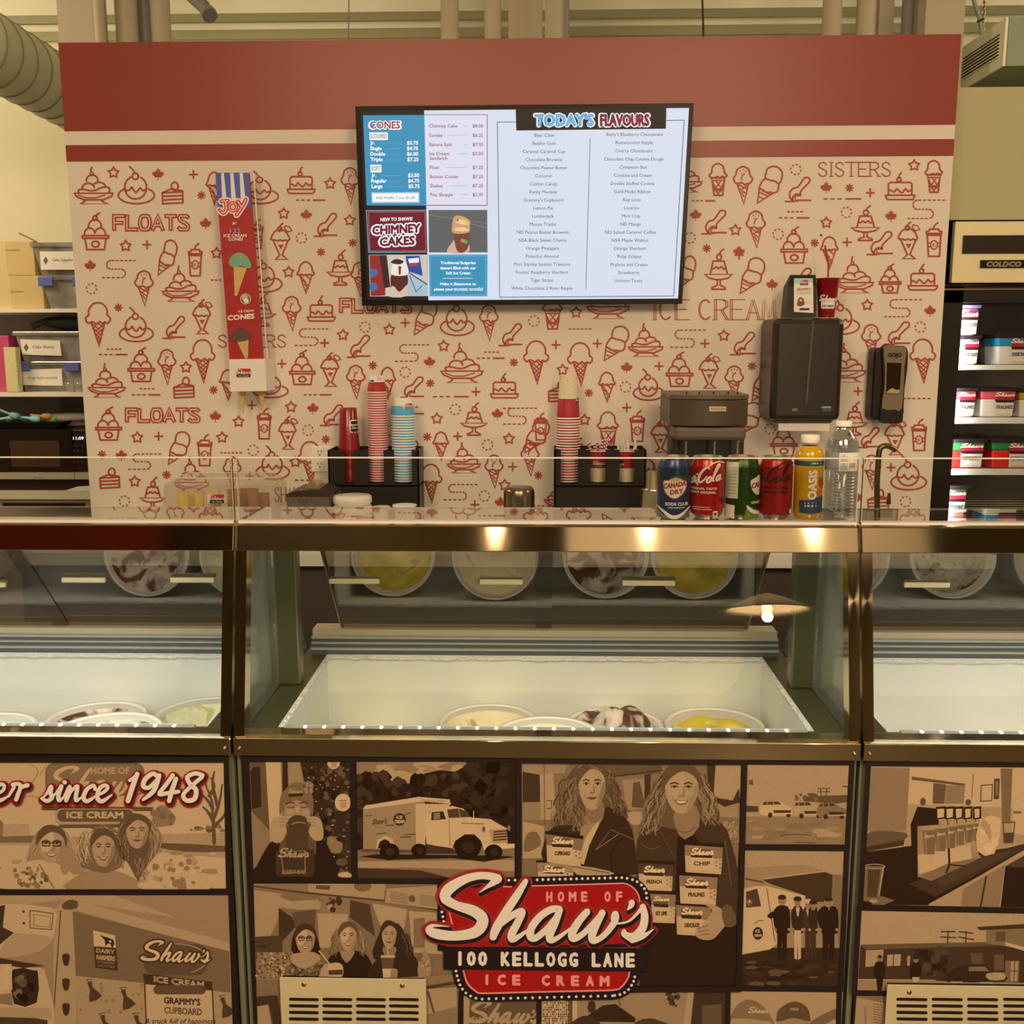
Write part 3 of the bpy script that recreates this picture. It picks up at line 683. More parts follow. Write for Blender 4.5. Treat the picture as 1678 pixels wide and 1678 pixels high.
tub(tx(897, 1185, .85), .197, .836, van, .012, -.07, 'front tub of cream ice cream overlapping the chocolate swirl tub', gm)
tub(-.32, .197, .70, coo, .03, .02, 'tub of cookie-flecked ice cream at the front left of the middle case', gm)
tub(.36, .197, .70, cho, .02, .02, 'tub of dark chocolate ice cream at the front right of the middle case', gm)
tub(-1.64, .44, .80, pnk, .02, .03, 'tub of dusty pink ice cream at the frame edge in the left case', gl)
tub(tx(40, 1180, .79)-.05, .29, .80, van, .10, -.02, 'nearly empty white tub at the far left of the left case', gl)
tub(tx(150, 1180, .78), .44, .774, swl, .012, -.06, 'scooped tub with red-brown streaks up its wall in the left case', gl)
tub(tx(193, 1180, .84), .197, .838, coo, .012, -.07, 'tub of flecked pale ice cream at the front of the left case', gl)
tub(tx(335, 1170, .79), .44, .788, grn, .012, -.06, 'tub of pale yellow-green ice cream at the right end of the left case', gl)
tub(-1.55, .197, .70, cho, .02, .02, 'tub of dark chocolate ice cream down in the front of the left case', gl)
tub(.83, .44, .70, pnk, .03, .02, 'tub of pink ice cream low at the left of the right case', gr)
tub(1.12, .44, .69, coo, .03, .02, 'tub of cookie ice cream low beside the pink one in the right case', gr)
tub(1.40, .44, .69, van, .03, .02, 'tub of vanilla ice cream low at the right of the right case', gr)
# ================================================================== MENU SCREEN
tvb = mat('screen_bezel', raw(30, 27, 24), .3, spec=.6)
yb = 1.83
wd_ = abs(P(1118, 498, yb).x-P(593, 501, yb).x)
lo, hi = 1.4, 1.9
for _ in range(30):
    ym = (lo+hi)/2
    if abs(P(1137, 169, ym).x-P(582, 174, ym).x) > wd_: hi = ym
    else: lo = ym
B0, B1 = P(593, 501, yb), P(1118, 498, yb); T0, T1 = P(582, 174, ym), P(1137, 169, ym)
tn = (B1-B0).cross(T0-B0).normalized()
if tn.y > 0: tn = -tn
tv = thing('menu_screen', 'large wall-mounted menu screen listing cones and flavours', 'screen', (B0+B1)/2-tn*.05)
MB().prism([B0, B1, T1, T0], -tn*.045, tvb).build('housing', tv, bev=.002)
MB().box((-.35, 1.865, 2.0), (.15, 1.899, 2.2), dk).build('wall_mount', tv)
def em(name, r, g, b, k=1.0): return mat(name, (0, 0, 0, 1), .4, emit=raw(r, g, b), es=k)
sw, sblue, sred, sblk, swh = em('screen_white', 214, 222, 238), em('screen_blue', 58, 146, 186), em('screen_maroon', 112, 30, 42), em('screen_black', 36, 28, 28), em('screen_bright', 246, 250, 255)
stx, srt, sgr, slb = em('screen_text_grey', 62, 64, 76), em('screen_text_red', 150, 70, 84), em('screen_line', 60, 66, 80), em('screen_light_blue', 120, 190, 225)
sp = Print(on_plane((B0+T1)/2, tn), .00012)
sp.poly([(591, 182), (1129, 177), (1111, 489), (602, 492)], sblk)
sp.poly([(695, 181), (1129, 177), (1111, 489), (702, 492)], sw)
sp.poly([(845, 179), (1092, 176), (1091, 211), (846, 214)], sblk)
for t_, x, w, mt_ in (("TODAY'S", 877, 95, em('screen_sky', 66, 150, 205)), ('FLAVOURS', 984, 79, em('screen_wine', 132, 38, 58))):
    sp.text(t_, x-1, 206.5, 20, swh, w+2, off=.1, rise=.005); sp.text(t_, x, 206, 19, mt_, w, off=.05, rise=.005)
    sp.text(t_, x+.3, 206, 19, slb if t_[0] == 'T' else mt_, w, rise=.005)
# panel outline round the flavour list
sp.line([(846, 200), (815, 200), (819, 487), (1104, 485), (1121, 197), (1092, 197.5)], 1.1, sgr); sp.line([(967, 227), (960, 473)], .9, sgr)
FL = "Bear Claw|Bubble Gum|Caramel Caramel Cup|Chocolate Brownie|Chocolate Peanut Butter|Coconut|Cotton Candy|Funky Monkey|Grammy's Cupboard|Lemon Pie|Lumberjack|Moose Tracks|ND Peanut Butter Brownie|NSA Black Sweet Cherry|Orange Pineapple|Pistachio Almond|Port Stanley Sunken Treasure|Rockin' Raspberry Sherbert|Tiger Stripe|White Chocolate 2 River Ripple".split('|')
FR_ = "Betty's Blueberry Cheesecake|Butterscotch Ripple|Cherry Cheesecake|Chocolate Chip Cookie Dough|Cinnamon Bun|Cookies and Cream|Double Stuffed Cookie|Gold Medal Ribbon|Key Lime|Licorice|Mint Chip|ND Mango|ND Salted Caramel Coffee|NSA Maple Walnut|Orange Sherbert|Polar Eclipse|Pralines and Cream|Strawberry|Unicorn Toots".split('|')
for i, s_ in enumerate(FL): sp.text(s_, 892-.22*i, 224.2+13.32*i-.012*i*i*.6, 5.6, stx, al='c', bump=False)
for i, s_ in enumerate(FR_): sp.text(s_, 1040-.58*i, 222.8+13.45*i-.008*i*i, 5.6, stx, al='c', bump=False)
# price panel
sp.poly([(695.5, 187.5), (799, 187.5), (799, 337), (700, 337)], srt); sp.poly([(695.5, 188.6), (797.8, 188.6), (797.8, 335.8), (700, 335.8)], em('screen_pale_pink', 222, 222, 240))
sp.poly([(595, 189), (695.5, 188.5), (699, 337), (601, 336.5)], sblue)
sp.text('CONES', 605, 211, 12.5, swh, 52, off=.11); sp.text('CONES', 606.5, 210.5, 12, em('screen_text_rose', 170, 66, 80), 49, off=.03)
for t_, x, y, w in (('SCOOPED', 606, 228, 29), ('SOFT', 607.5, 281, 17)):
    sp.poly([(x-.5, y-11), (x+w+.5, y-11), (x+w+1, y+1.5), (x, y+1.5)], swh); sp.text(t_, x+1.2, y-1.2, 7.6, srt, w-2.4, off=.01)
for s_, p_, x, y in (('Jr.', '$3.75', 607, 237), ('Single', '$4.75', 607, 246), ('Double', '$6.00', 607.3, 255), ('Triple', '$7.25', 607.6, 264), ('Jr.', '$3.50', 609, 290), ('Regular', '$4.75', 609, 299), ('Large', '$5.75', 609.4, 308)):
    sp.text(s_, x, y, 6, swh, off=.035, bump=False); sp.text(p_, x+78, y, 6, swh, al='r', off=.035, bump=False)
    n0 = x+8+len(s_)*3
    for k in range(int((x+52-n0)/2.4)): sp.rect(n0+2.4*k, y-2.4, n0+2.4*k+1.2, y-1.6, slb, bump=False)
sp.poly([(609, 315.5), (687, 315), (687.4, 332), (609.6, 332.5)], swh); sp.line([(610, 316.5), (686, 316), (686.4, 331), (610.6, 331.5)], .8, sblue, True)
sp.text('Add Waffle Cone $1.00', 648, 326.2, 4.6, stx, 64, 'c')
for s_, p_, y in (('Chimney Cake', '$8.00', 209), ('Sundae', '$6.25', 224.4), ('Banana Split', '$7.95', 239.5), ('Ice Cream', '$3.50', 254.5), ('Sandwich', '', 262), ('Float', '$7.25', 277), ('Boston Cooler', '$7.25', 292), ('Shakes', '$7.25', 307), ('Pop Shoppe', '$2.35', 321.5)):
    x = 703.2+(y-209)*.018; sp.text(s_, x, y, 5.7, srt, off=.012, bump=False)
    if p_:
        sp.text(p_, 791.6, y, 5.7, srt, al='r', off=.012, bump=False); n0 = x+6+len(s_)*4.35
        for k in range(int((768-n0)/2.6)): sp.rect(n0+2.6*k, y-3.2, n0+2.6*k+1.5, y-1.8, em('screen_dots', 150, 180, 205), bump=False)
# new item card
sp.poly([(600, 344.5), (699, 344), (701, 413.5), (604, 414)], slb); sp.poly([(601, 345.5), (698.5, 345), (700.5, 412.8), (605, 413)], sred); sp.line([(604, 347.5), (696.5, 347), (698, 411), (606.5, 411.3)], .8, em('screen_rose_line', 190, 130, 140), True)
sp.text('NEW TO SHAWS!', 624, 362.5, 5.6, swh, 52, off=.03, rise=.03)
for t_, x, y, w in (('CHIMNEY', 611, 384, 77), ('CAKES', 623, 403, 56)):
    sp.text(t_, x-.5, y+.2, 14.4, swh, w+1, off=.16, rise=.05); sp.text(t_, x, y, 14, sred, w, off=.05, rise=.05)
# photo of a hand holding a filled cone, grey ground
g1, sk, cy, cb = em('screen_slate', 96, 100, 100), em('screen_skin', 214, 170, 158), em('screen_cake', 206, 160, 110), em('screen_brown', 120, 72, 52)
sp.poly([(702.5, 344), (798.5, 344), (799, 413.5), (703, 413.5)], g1); sp.line([(703, 352), (799, 366)], .6, em('screen_slate_line', 140, 146, 146)); sp.line([(770, 366), (799, 374)], .6, em('screen_slate_line', 140, 146, 146))
sp.poly([(733, 413.5), (742, 396), (752, 386), (756, 400), (762, 402), (768, 398), (767, 413.5)], sk, 4); sp.poly([(746, 382), (769, 382), (767, 405), (760, 413), (750, 412), (745, 395)], cb, 4)
sp.poly([(741, 370), (744, 356), (752, 353), (762, 356), (770, 362), (770, 372), (769, 380), (755, 383), (742, 381)], cy, 5); sp.poly([(746, 363), (758, 359), (768, 367), (758, 368)], em('screen_cream', 236, 200, 160), 4)
sp.poly([(743, 376), (757, 372), (769, 377), (756, 379)], em('screen_cream', 0, 0, 0), 4); sp.disc(764, 364, 3, em('screen_yellow', 240, 200, 60)); sp.disc(763, 396, 3.5, em('screen_green', 90, 170, 80)); sp.disc(750, 361, 1.6, cb); sp.disc(758, 394, 3, em('screen_rose', 200, 130, 120))
# photo of a cone by the freezers
sp.poly([(605, 417.5), (700, 417), (702, 484.5), (607, 485.5)], em('screen_room', 206, 196, 184)); sp.poly([(606, 418), (630, 418), (632, 484), (608, 485)], em('screen_room_red', 150, 46, 44)); sp.poly([(622, 418), (634, 418), (640, 470), (630, 472)], em('screen_room_dark', 60, 42, 40))
for x, y in ((613, 446), (613, 469)): sp.poly([(607, y-5), (618, y-4), (617, y+6), (608, y+7)], em('screen_cap_blue', 70, 110, 160), 3)
sp.poly([(665, 419), (688, 419), (693, 452), (668, 444)], em('screen_sign_blue', 44, 78, 150)); sp.poly([(669, 424), (687, 422), (687, 430), (671, 431)], em('screen_sign_white', 236, 236, 240)); sp.poly([(671, 432), (685, 431), (685, 435), (672, 436)], em('screen_sign_red', 190, 60, 60))
sp.poly([(668, 444), (700, 462), (701, 485), (650, 485)], em('screen_glass', 170, 190, 204)); sp.line([(670, 446), (700, 466)], 1.5, sblk); sp.line([(672, 452), (682, 478), (692, 468)], 1.2, sblk)
sp.poly([(643, 448), (668, 448), (664, 484), (645, 484), (641, 470)], em('screen_choc', 92, 42, 36), 3); sp.poly([(636, 485), (644, 468), (655, 478), (668, 466), (666, 485)], em('screen_napkin', 214, 188, 166), 3)
sp.poly([(643, 450), (644, 432), (652, 424), (662, 426), (668, 436), (668, 450)], em('screen_whip', 240, 228, 214), 4); sp.poly([(641, 430), (650, 424), (662, 428), (655, 433)], em('screen_room_dark', 0, 0, 0), 4); sp.poly([(653, 436), (658, 436), (657, 450), (654, 450)], em('screen_room_red', 0, 0, 0))
# blue caption card
sp.poly([(703, 417.3), (799, 417), (798.5, 485), (704.5, 485.2)], sblue); sp.line([(705, 419.5), (796.5, 419.2), (796, 482.8), (706.5, 483)], .7, slb, True)
for t_, y, w in (('Traditional Bulgarian', 432.5, 57), ('dessert filled with our', 441, 58), ('Soft Ice Cream', 449.2, 40), ('Make it Shawsome to', 467, 58)): sp.text(t_, 751, y, 4.6, swh, w, 'c', .035)
sp.text('please your', 712, 475.6, 4.6, swh, 31, off=.035); sp.text('sweet tooth!', 745, 475.6, 5, swh, 46, off=.08); sp.text('sweet tooth!', 745.5, 475.4, 4.6, sblue, 45, off=.0); sp.rect(726, 455.5, 775, 456.2, swh)
sp.build('screen', tv)
lp = Print(on_plane((B0+B1)/2, tn), .0002); lp.text('SAMSUNG', 857, 496, 2.6, mat('bezel_letters', raw(90, 90, 92), .4), 16, 'c'); lp.build('bezel_lettering', tv)
# ================================================================== LOGO LETTERING
SHAW = [
 [(425, 238, 5), (470, 205, 20), (525, 165, 48), (540, 145, 52), (440, 128, 48), (330, 152, 56), (225, 215, 72), (200, 275, 68), (270, 322, 58), (390, 362, 72), (445, 420, 76), (400, 495, 72), (270, 522, 62), (150, 510, 66), (95, 487, 50), (112, 458, 26), (165, 456, 12), (225, 462, 4)],
 [(725, 165, 34), (665, 262, 52), (580, 390, 56), (530, 480, 58), (512, 530, 46)],
 [(535, 478, 20), (610, 408, 40), (680, 366, 46), (702, 372, 46), (665, 450, 50), (632, 515, 52), (640, 545, 44), (690, 520, 30), (760, 470, 14)],
 [(945, 345, 40), (890, 350, 46), (820, 395, 48), (765, 465, 50), (755, 520, 52), (785, 538, 44), (860, 480, 40), (935, 380, 30)],
 [(948, 352, 42), (915, 440, 50), (882, 515, 52), (890, 552, 40), (950, 525, 28), (1040, 455, 10)],
 [(1125, 365, 44), (1070, 430, 50), (1028, 505, 52), (1040, 540, 46), (1110, 500, 38), (1205, 395, 34)],
 [(1225, 372, 44), (1185, 450, 50), (1158, 520, 52), (1170, 555, 42), (1240, 515, 38), (1305, 430, 44), (1310, 380, 44), (1290, 410, 20), (1310, 440, 14), (1400, 425, 14), (1480, 345, 24)],
 [(1490, 332, 40), (1502, 400, 50), (1485, 475, 54), (1430, 530, 58), (1370, 512, 40), (1368, 492, 30)],
 [(1420, 548, 44), (1490, 525, 34), (1558, 480, 6)],
 [(1418, 305, 40), (1412, 325, 34), (1390, 352, 8)]]
def shaws(pr, ox, oy, k, m, grow=0, dx=0, dy=0, rise=0, n=4, shadow=None):
    """lettering whose left edge/baseline region starts at ox, oy; k = units per drawing unit"""
    for st in SHAW:
        pr.brush([(ox+(x+dx)*k, oy+(y+dy)*k-rise*x*k, w*k) for x, y, w in st], m, grow*k, n=n, bump=False)
def mini_logo(pr, x, y, w, redm, darkm, whitem, plate=None, n=3, nx=8, rise=0):
    """small trade sign, x, y = top left, w = width"""
    k = w/1560.; h = w*.52
    if plate: pr.up(); rrect(pr, x-w*.03, y-w*.02, x+w*1.03, y+h*1.02, w*.1, plate)
    pr.up(); rrect(pr, x+w*.14, y, x+w*.97, y+h*.72, w*.09, redm)
    pr.up(); rrect(pr, x+w*.1, y+h*.66, x+w*.95, y+h, w*.03, darkm)
    pr.up(); shaws(pr, x, y-w*.03, k, darkm, 16, 0, 8, rise, n)
    pr.up(); shaws(pr, x, y-w*.03, k, whitem, 3, 0, 0, rise, n)
    pr.text('ICE CREAM', x+w*.53, y+h*.92, h*.16, whitem, w*.62, 'c')
def rrect(pr, x0, y0, x1, y1, r, m):
    r = min(r, (x1-x0)/2, (y1-y0)/2); n = 4
    # strips so that the shape can wrap round a cylinder
    xs = [x0+r-r*math.cos(math.pi/2*i/n) for i in range(n+1)]; st = max(2, int((x1-x0-2*r)/max(.001, (y1-y0)*.25)))
    st = min(st, 14); xs += [x0+r+(x1-x0-2*r)*i/st for i in range(1, st)]; xs += [x1-r+r*math.sin(math.pi/2*i/n) for i in range(n+1)]
    pts = []; f = []
    for i, x in enumerate(xs):
        d = x0+r-x if x < x0+r else x-(x1-r) if x > x1-r else 0
        yy = r-math.sqrt(max(0, r*r-d*d)); pts += [(x, y0+yy), (x, y1-yy)]
        if i: f.append((2*i-2, 2*i, 2*i+1, 2*i-1))
    pr.lay(pts, f, m)
def on_cyl(c, rad, ztop, a0=0, taper=None):
    """u, v in mm: u round the wall (0 faces angle a0), v down from ztop; taper(v) gives the radius"""
    c = Vector(c)
    def fn(u, v, h):
        r = taper(v) if taper else rad
        a = u/1000/rad+a0
        return Vector((c.x+(r+h+.0003)*math.sin(a), c.y-(r+h+.0003)*math.cos(a), ztop-v/1000))
    return fn
def face_cam(p): return math.atan2(CAM.x-p[0], -(CAM.y-p[1]))
lred = mat('logo_red', obs(196, 26, 24), .45); ldark = mat('logo_dark', obs(46, 22, 20), .5); lcream = mat('logo_cream', obs(228, 196, 152), .5); lwhite = mat('logo_white', obs(238, 208, 172), .5)
# ================================================================== ON THE WALL
# cone dispenser
jf = 1.775
q = [(376, 589), (431, 588), (408, 283), (353, 283)]
Y_ = lambda py: 1.80-.03*(py-283)/360
F_ = [P(x, y, Y_(y)) for x, y in q]
jt = thing('cone_dispenser', 'tall red cone dispenser box with blue and white striped top on the wall', 'dispenser', (F_[0].x, 1.897, P(376, 642, 1.77).z))
red_j = mat('dispenser_red', obs(160, 28, 26), .45); blue_j = mat('dispenser_blue', obs(74, 76, 128), .45); wh_j = mat('dispenser_white', obs(222, 196, 152), .5)
acr = glassy('clear_acrylic', (.90, .88, .86, 1), refl=.10)
MB().hexa([F_[0], F_[1], F_[1]+Vector((0, .012, 0)), F_[0]+Vector((0, .012, 0)), F_[3], F_[2], F_[2]+Vector((0, .012, 0)), F_[3]+Vector((0, .012, 0))], red_j).build('front_panel', jt)
bk = lambda p: Vector((p.x, 1.893, p.z)); rt = Vector((.016, 0, 0))
MB().add([F_[1]+rt, bk(F_[1])+rt, bk(F_[2])+rt, F_[2]+rt], [(0, 1, 2, 3)], acr).add([F_[0], bk(F_[0]), bk(F_[3]), F_[3]], [(0, 1, 2, 3)], acr).add([F_[2]+rt, bk(F_[2])+rt, bk(F_[3]), F_[3]], [(0, 1, 2, 3)], acr) \
    .tube([F_[1]+rt, F_[2]+rt], .002, edge).build('acrylic_sleeve', jt)
G_ = [P(377, 642, 1.765), P(433, 641, 1.765), P(431, 588, 1.765), P(375, 589, 1.765)]
MB().hexa([G_[0], G_[1]+rt*.5, bk(G_[1])+rt*.5, bk(G_[0]), G_[3], G_[2]+rt*.5, bk(G_[2])+rt*.5, bk(G_[3])], wh_j).build('base_box', jt, bev=.002)
def jfn(u, v, h): return P(u, v, Y_(v))+Vector((0, -h-.0008, 0))
jp = Print(jfn, .0002)
jp.poly([(353, 283), (408, 283), (411, 340), (357, 342)], blue_j)
for a, b in ((362.5, 367), (377.5, 382.5), (393, 398)): jp.poly([(a, 283.5), (b, 283.5), (b+5, 332), (a+2, 333)], lwhite)
JOY = [[(363, 330, 5), (374, 329, 5)], [(370, 330, 5), (371, 343, 5), (366, 349, 5), (360, 344, 4)], arc(382, 339, 6, 6.5, 0, 360, 10), [(390, 330, 5), (396, 339, 5)], [(403, 327, 5), (397, 339, 5), (388, 352, 5)]]
JOY[2] = [(x, y, 4.5) for x, y in JOY[2]]
for m_, gr in ((lwhite, 3.0), (lred, .6), (lwhite, -1.6)):
    jp.up()
    for st in JOY: jp.brush(st, m_, gr, n=3, bump=False)
jp.text('#1', 384, 368, 4.5, lwhite, al='c', off=.03); jp.text('132', 386, 382, 8, blue_j, 18, 'c', .04); jp.text('132', 386, 382, 7.6, mat('dispenser_rose', obs(190, 120, 110), .5), 17, 'c', .01)
jp.text('ICE CREAM', 385.5, 388.5, 5, lwhite, 37, 'c', .03); jp.text('CONES', 386.5, 394.5, 5, lwhite, 24, 'c', .03)
for k in range(7):
    for s in (-1, 1): jp.line([(376+2*k, 405+24*k), (376+2*k+s*12, 417+24*k)], .6, mat('dispenser_red_line', obs(160, 32, 30), .4), bump=False)
wfl = mat('waffle_cone', obs(196, 142, 72), .6, noise=.25, nscale=90)
jp.poly([(383, 436), (405, 439), (389, 485), (385, 485)], wfl); jp.poly([(375, 430), (382, 418), (393, 414), (405, 420), (412, 434), (409, 440), (395, 436), (382, 438)], mat('mint_scoop', obs(112, 142, 92), .6, noise=.25, nscale=150), 4)
jp.disc(403, 490, 9, mat('badge_gold', obs(196, 160, 80), .5)); jp.disc(403, 490, 7.5, blue_j); jp.disc(402, 488, 5, mat('badge_tan', obs(200, 150, 90), .5)); jp.disc(404, 493, 4, lwhite)
jp.text('ICE CREAM', 416, 512.5, 4, lwhite, 25, 'r', .02, rise=.06); jp.text('CONES', 374, 525, 8, lwhite, 43, off=.05, rise=.08)
jp.poly([(388, 557), (408, 555), (407, 587), (402, 587)], wfl); jp.poly([(378, 556), (382, 544), (393, 537), (407, 542), (412, 552), (404, 558), (390, 560)], mat('chocolate_scoop', obs(92, 54, 42), .6, noise=.3, nscale=150), 4)
jp.build('printed_front', jt)
jl = Print(lambda u, v, h: P(u, v, 1.765)+Vector((0, -h-.0008, 0)), .0002); mini_logo(jl, 385, 604, 27, lred, ldark, lwhite, None); jl.build('logo_sticker', jt)
for px in (397, 428):
    p = P(px, 640, 1.82); tag(rebase(MB().lathe([(.001, -.085), (.018, .03)], p, wfl, 14).build('waffle_cone'), p-Vector((0, 0, .085))),
        'waffle cone tip sticking out under the red dispenser, %s one' % ('left' if px < 410 else 'right'), 'cone', 'cones in the dispenser')
# paper towel dispenser
yf = 1.68
A, B = P(1262, 690, yf), P(1386, 521, yf)
tw = thing('paper_towel_dispenser', 'big black paper towel dispenser hanging on the wall', 'paper towel dispenser', (A.x, 1.897, A.z))
blk = mat('smoky_black', raw(40, 35, 29), .34, spec=.55)
MB().box((A.x, yf, A.z), (B.x, 1.897, B.z), blk, .02).build('cover', tw)
sl = P(1330, 524, yf-.004); MB().hexa([P(1320, 660, yf-.003), P(1323, 660, yf-.003), P(1323, 660, yf+.01), P(1320, 660, yf+.01), P(1331, 526, yf-.003), P(1334, 526, yf-.003), P(1334, 526, yf+.01), P(1331, 526, yf+.01)], mat('window_grey', raw(92, 88, 84), .25)).build('level_window', tw)
MB().box((A.x+.02, yf+.02, A.z-.010), (B.x-.02, 1.897, A.z+.01), mat('smoky_grey', raw(74, 64, 54), .4), .012).build('chute', tw)
sq = P(1276, 690, yf+.03); sr = P(1359, 706, yf+.03)
tag(MB().box((sq.x, yf+.03, sr.z), (sr.x, yf+.033, A.z), mat('towel_paper', obs(214, 180, 140), .8)).build('paper_towel'), 'sheet of brown-white paper towel hanging below the black dispenser', 'paper towel')
tl = Print(lambda u, v, h: P(u, v, yf)+Vector((0, -h-.0012, 0)), .0002)
tl.poly([(1346, 666), (1362, 666), (1361, 668.5), (1346, 668.5)], mat('label_grey', raw(170, 176, 180), .4)); tl.poly([(1346, 669.5), (1364, 669.5), (1361, 674), (1348, 673.5)], mat('label_blue', raw(60, 96, 140), .4))
tl.poly([(1297, 668), (1300, 670), (1302, 667), (1304, 670), (1307, 668), (1306, 674), (1298, 674)], mat('label_tan', raw(120, 110, 98), .4)); tl.build('labels', tw)
# soap dispenser
ys = 1.79
A, B = P(1430, 693, ys), P(1487, 568, ys)
so = thing('soap_dispenser', 'black and grey soap dispenser on the wall right of the towel dispenser', 'soap dispenser', (A.x, 1.897, A.z))
MB().box((A.x, ys+.015, A.z+.006), (B.x-.012, 1.897, B.z-.004), dk, .015).build('back_shell', so)
sfn = lambda u, v, h: P(u, v, ys)+Vector((0, -h, 0))
fc = cr([(1447, 569), (1466, 566), (1486, 570), (1487, 600), (1482, 640), (1480, 680), (1476, 693), (1455, 694), (1443, 690), (1444, 660), (1448, 620)], 3, True)
MB().prism([sfn(u, v, 0) for u, v in fc], (0, .03, 0), dk).build('front_shell', so)
gp_ = Print(lambda u, v, h: sfn(u, v, h+.0008), .0004)
gp_.poly([(1448, 568), (1466, 566), (1485, 570), (1482, 600), (1478, 668), (1466, 671), (1445, 669), (1449, 640), (1450, 600)], mat('faceplate_grey', raw(128, 116, 96), .45), 2)
gp_.poly([(1453, 594), (1477, 595), (1474, 646), (1452, 645)], mat('window_dark', raw(46, 34, 22), .15)); gp_.poly([(1453, 642), (1459, 637), (1463, 636), (1468, 639), (1474, 638), (1473, 645), (1453, 644)], mat('window_glint', raw(190, 176, 140), .2))
gp_.text('GOJO', 1455, 584.5, 6.4, mat('letter_dark', raw(44, 36, 28), .4), 22, off=.06); gp_.build('faceplate', so)
# coffee bag and tumbler on top of the towel dispenser
zb = P(1300, 520, 1.75).z; zb = max(zb, P(1386, 521, yf).z)
c0, c1 = P(1287, 520, 1.74).x, P(1336, 520, 1.74).x
kb = thing('coffee_bag', 'black gusseted bag with pale label standing on the towel dispenser', 'bag', ((c0+c1)/2, 1.77, zb))
zt_ = P(1310, 450, 1.74).z; zm = zb+(zt_-zb)*.72
MB().hexa([(c0, 1.73, zb), (c1, 1.73, zb), (c1, 1.81, zb), (c0, 1.81, zb), (c0+.003, 1.735, zm), (c1, 1.735, zm), (c1, 1.80, zm), (c0+.003, 1.80, zm)], dk) \
    .hexa([(c0+.003, 1.735, zm), (c1, 1.735, zm), (c1, 1.80, zm), (c0+.003, 1.80, zm), (c0+.015, 1.755, zt_), (c1-.002, 1.755, zt_), (c1-.002, 1.765, zt_), (c0+.015, 1.765, zt_)], dk).build('pouch', kb)
kp = Print(lambda u, v, h: P(u, v, 1.728)+Vector((0, -h, 0)), .0002)
kp.poly([(1301, 456), (1332, 456), (1333, 513), (1301, 511)], mat('bag_label', obs(222, 206, 168), .5)); kp.poly([(1301, 456), (1332, 456), (1332, 463), (1318, 461), (1310, 465), (1301, 464)], mat('bag_label_mint', obs(150, 176, 138), .5))
mini_logo(kp, 1309, 459, 16, lred, ldark, lwhite); kp.text("GRAMMY'S", 1317, 476, 4.4, mat('bag_red', obs(190, 90, 70), .5), 23, 'c', .03); kp.text('CUPBOARD', 1317, 481.5, 4, mat('bag_sage', obs(170, 170, 130), .5), 23, 'c', .02)
kp.poly([(1306, 500), (1309, 488), (1316, 489), (1318, 498), (1314, 501)], mat('bag_brown', obs(120, 60, 44), .6), 3); kp.disc(1312, 492, 2.4, mat('bag_tan', obs(206, 150, 110), .6)); kp.rect(1310, 505, 1326, 508, ldark); kp.rect(1321, 489, 1327, 497, mat('bag_yellow', obs(214, 190, 120), .6)); kp.build('printed_label', kb)
def red_cup(px, Yc, zbase, r0, r1, h, label, name='tumbler'):
    x = P(px, 500, Yc).x
    return x
xc = P(1355, 500, 1.76).x; rc = (P(1374, 460, 1.76).x-P(1336, 460, 1.76).x)/2; hz = P(1355, 456, 1.76).z-zb
tu = thing('tumbler', 'red plastic tumbler with a red straw standing on the towel dispenser', 'cup', (xc, 1.76, zb))
rplas = mat('red_plastic', obs(128, 14, 18), .3, spec=.6, coat=.3)
MB().lathe([(rc*.68, 0), (rc*.70, .004), (rc*.97, hz-.004), (rc*1.03, hz-.002), (rc*1.03, hz), (rc*.94, hz), (rc*.66, .006)], (xc, 1.76, zb), rplas, 28, closed=True).build('cup_wall', tu)
cpn = Print(on_cyl((xc, 1.76, 0), rc*.84, zb+hz, face_cam((xc, 1.76)), lambda v: rc*(.98-.29*v/1000/hz)), .0002)
cpn.tf = lambda x, y: ((x-1356)*2.25, (y-456)*2.25)
cpn.up(); rrect(cpn, 1346, 491, 1370, 502, 3, lwhite); cpn.up(); shaws(cpn, 1341, 479, 33/1560, lwhite, 10, n=2); cpn.text('ICE CREAM', 1358, 499.5, 3, ldark, 18, 'c', .04); cpn.rect(1345, 487.5, 1370, 489, lwhite, 4); cpn.build('logo', tu)
tag(rebase(MB().tube([(xc+.002, 1.76, zb+.01), (xc-.003, 1.755, zb+hz+.05), P(1352, 402, 1.755)], .0032, mat('red_straw', obs(160, 40, 40), .4)).build('drinking_straw'), (xc, 1.76, zb+.01)), 'red straw standing in the red tumbler on the towel dispenser', 'straw')
# wall sockets
for px, py, nm in ((510, 730, 'wall socket plate with four outlets left of the left cup holder'),):
    A, B = P(511, 773, YW), P(553, 731, YW); ou = thing('wall_outlet', nm, 'outlet', (A.x, YW, A.z)); pl = mat('outlet_ivory', obs(222, 194, 146), .4)
    MB().box((A.x, YW-.008, A.z), (B.x, YW-.001, B.z), pl, .004).build('cover_plate', ou)
    for cx_ in (524, 544):
        for cy_ in (742, 762):
            c_ = P(cx_, cy_, YW-.009); s_ = MB().box((c_.x-.015, YW-.011, c_.z-.017), (c_.x+.015, YW-.008, c_.z+.017), pl, .003).build('socket', ou)
            h_ = MB()
            for dx in (-.006, .006): h_.box((c_.x+dx-.0013, YW-.0115, c_.z+.001), (c_.x+dx+.0013, YW-.011, c_.z+.009), dk)
            h_.box((c_.x-.0025, YW-.0115, c_.z-.010), (c_.x+.0025, YW-.011, c_.z-.005), dk).build('slots', s_)
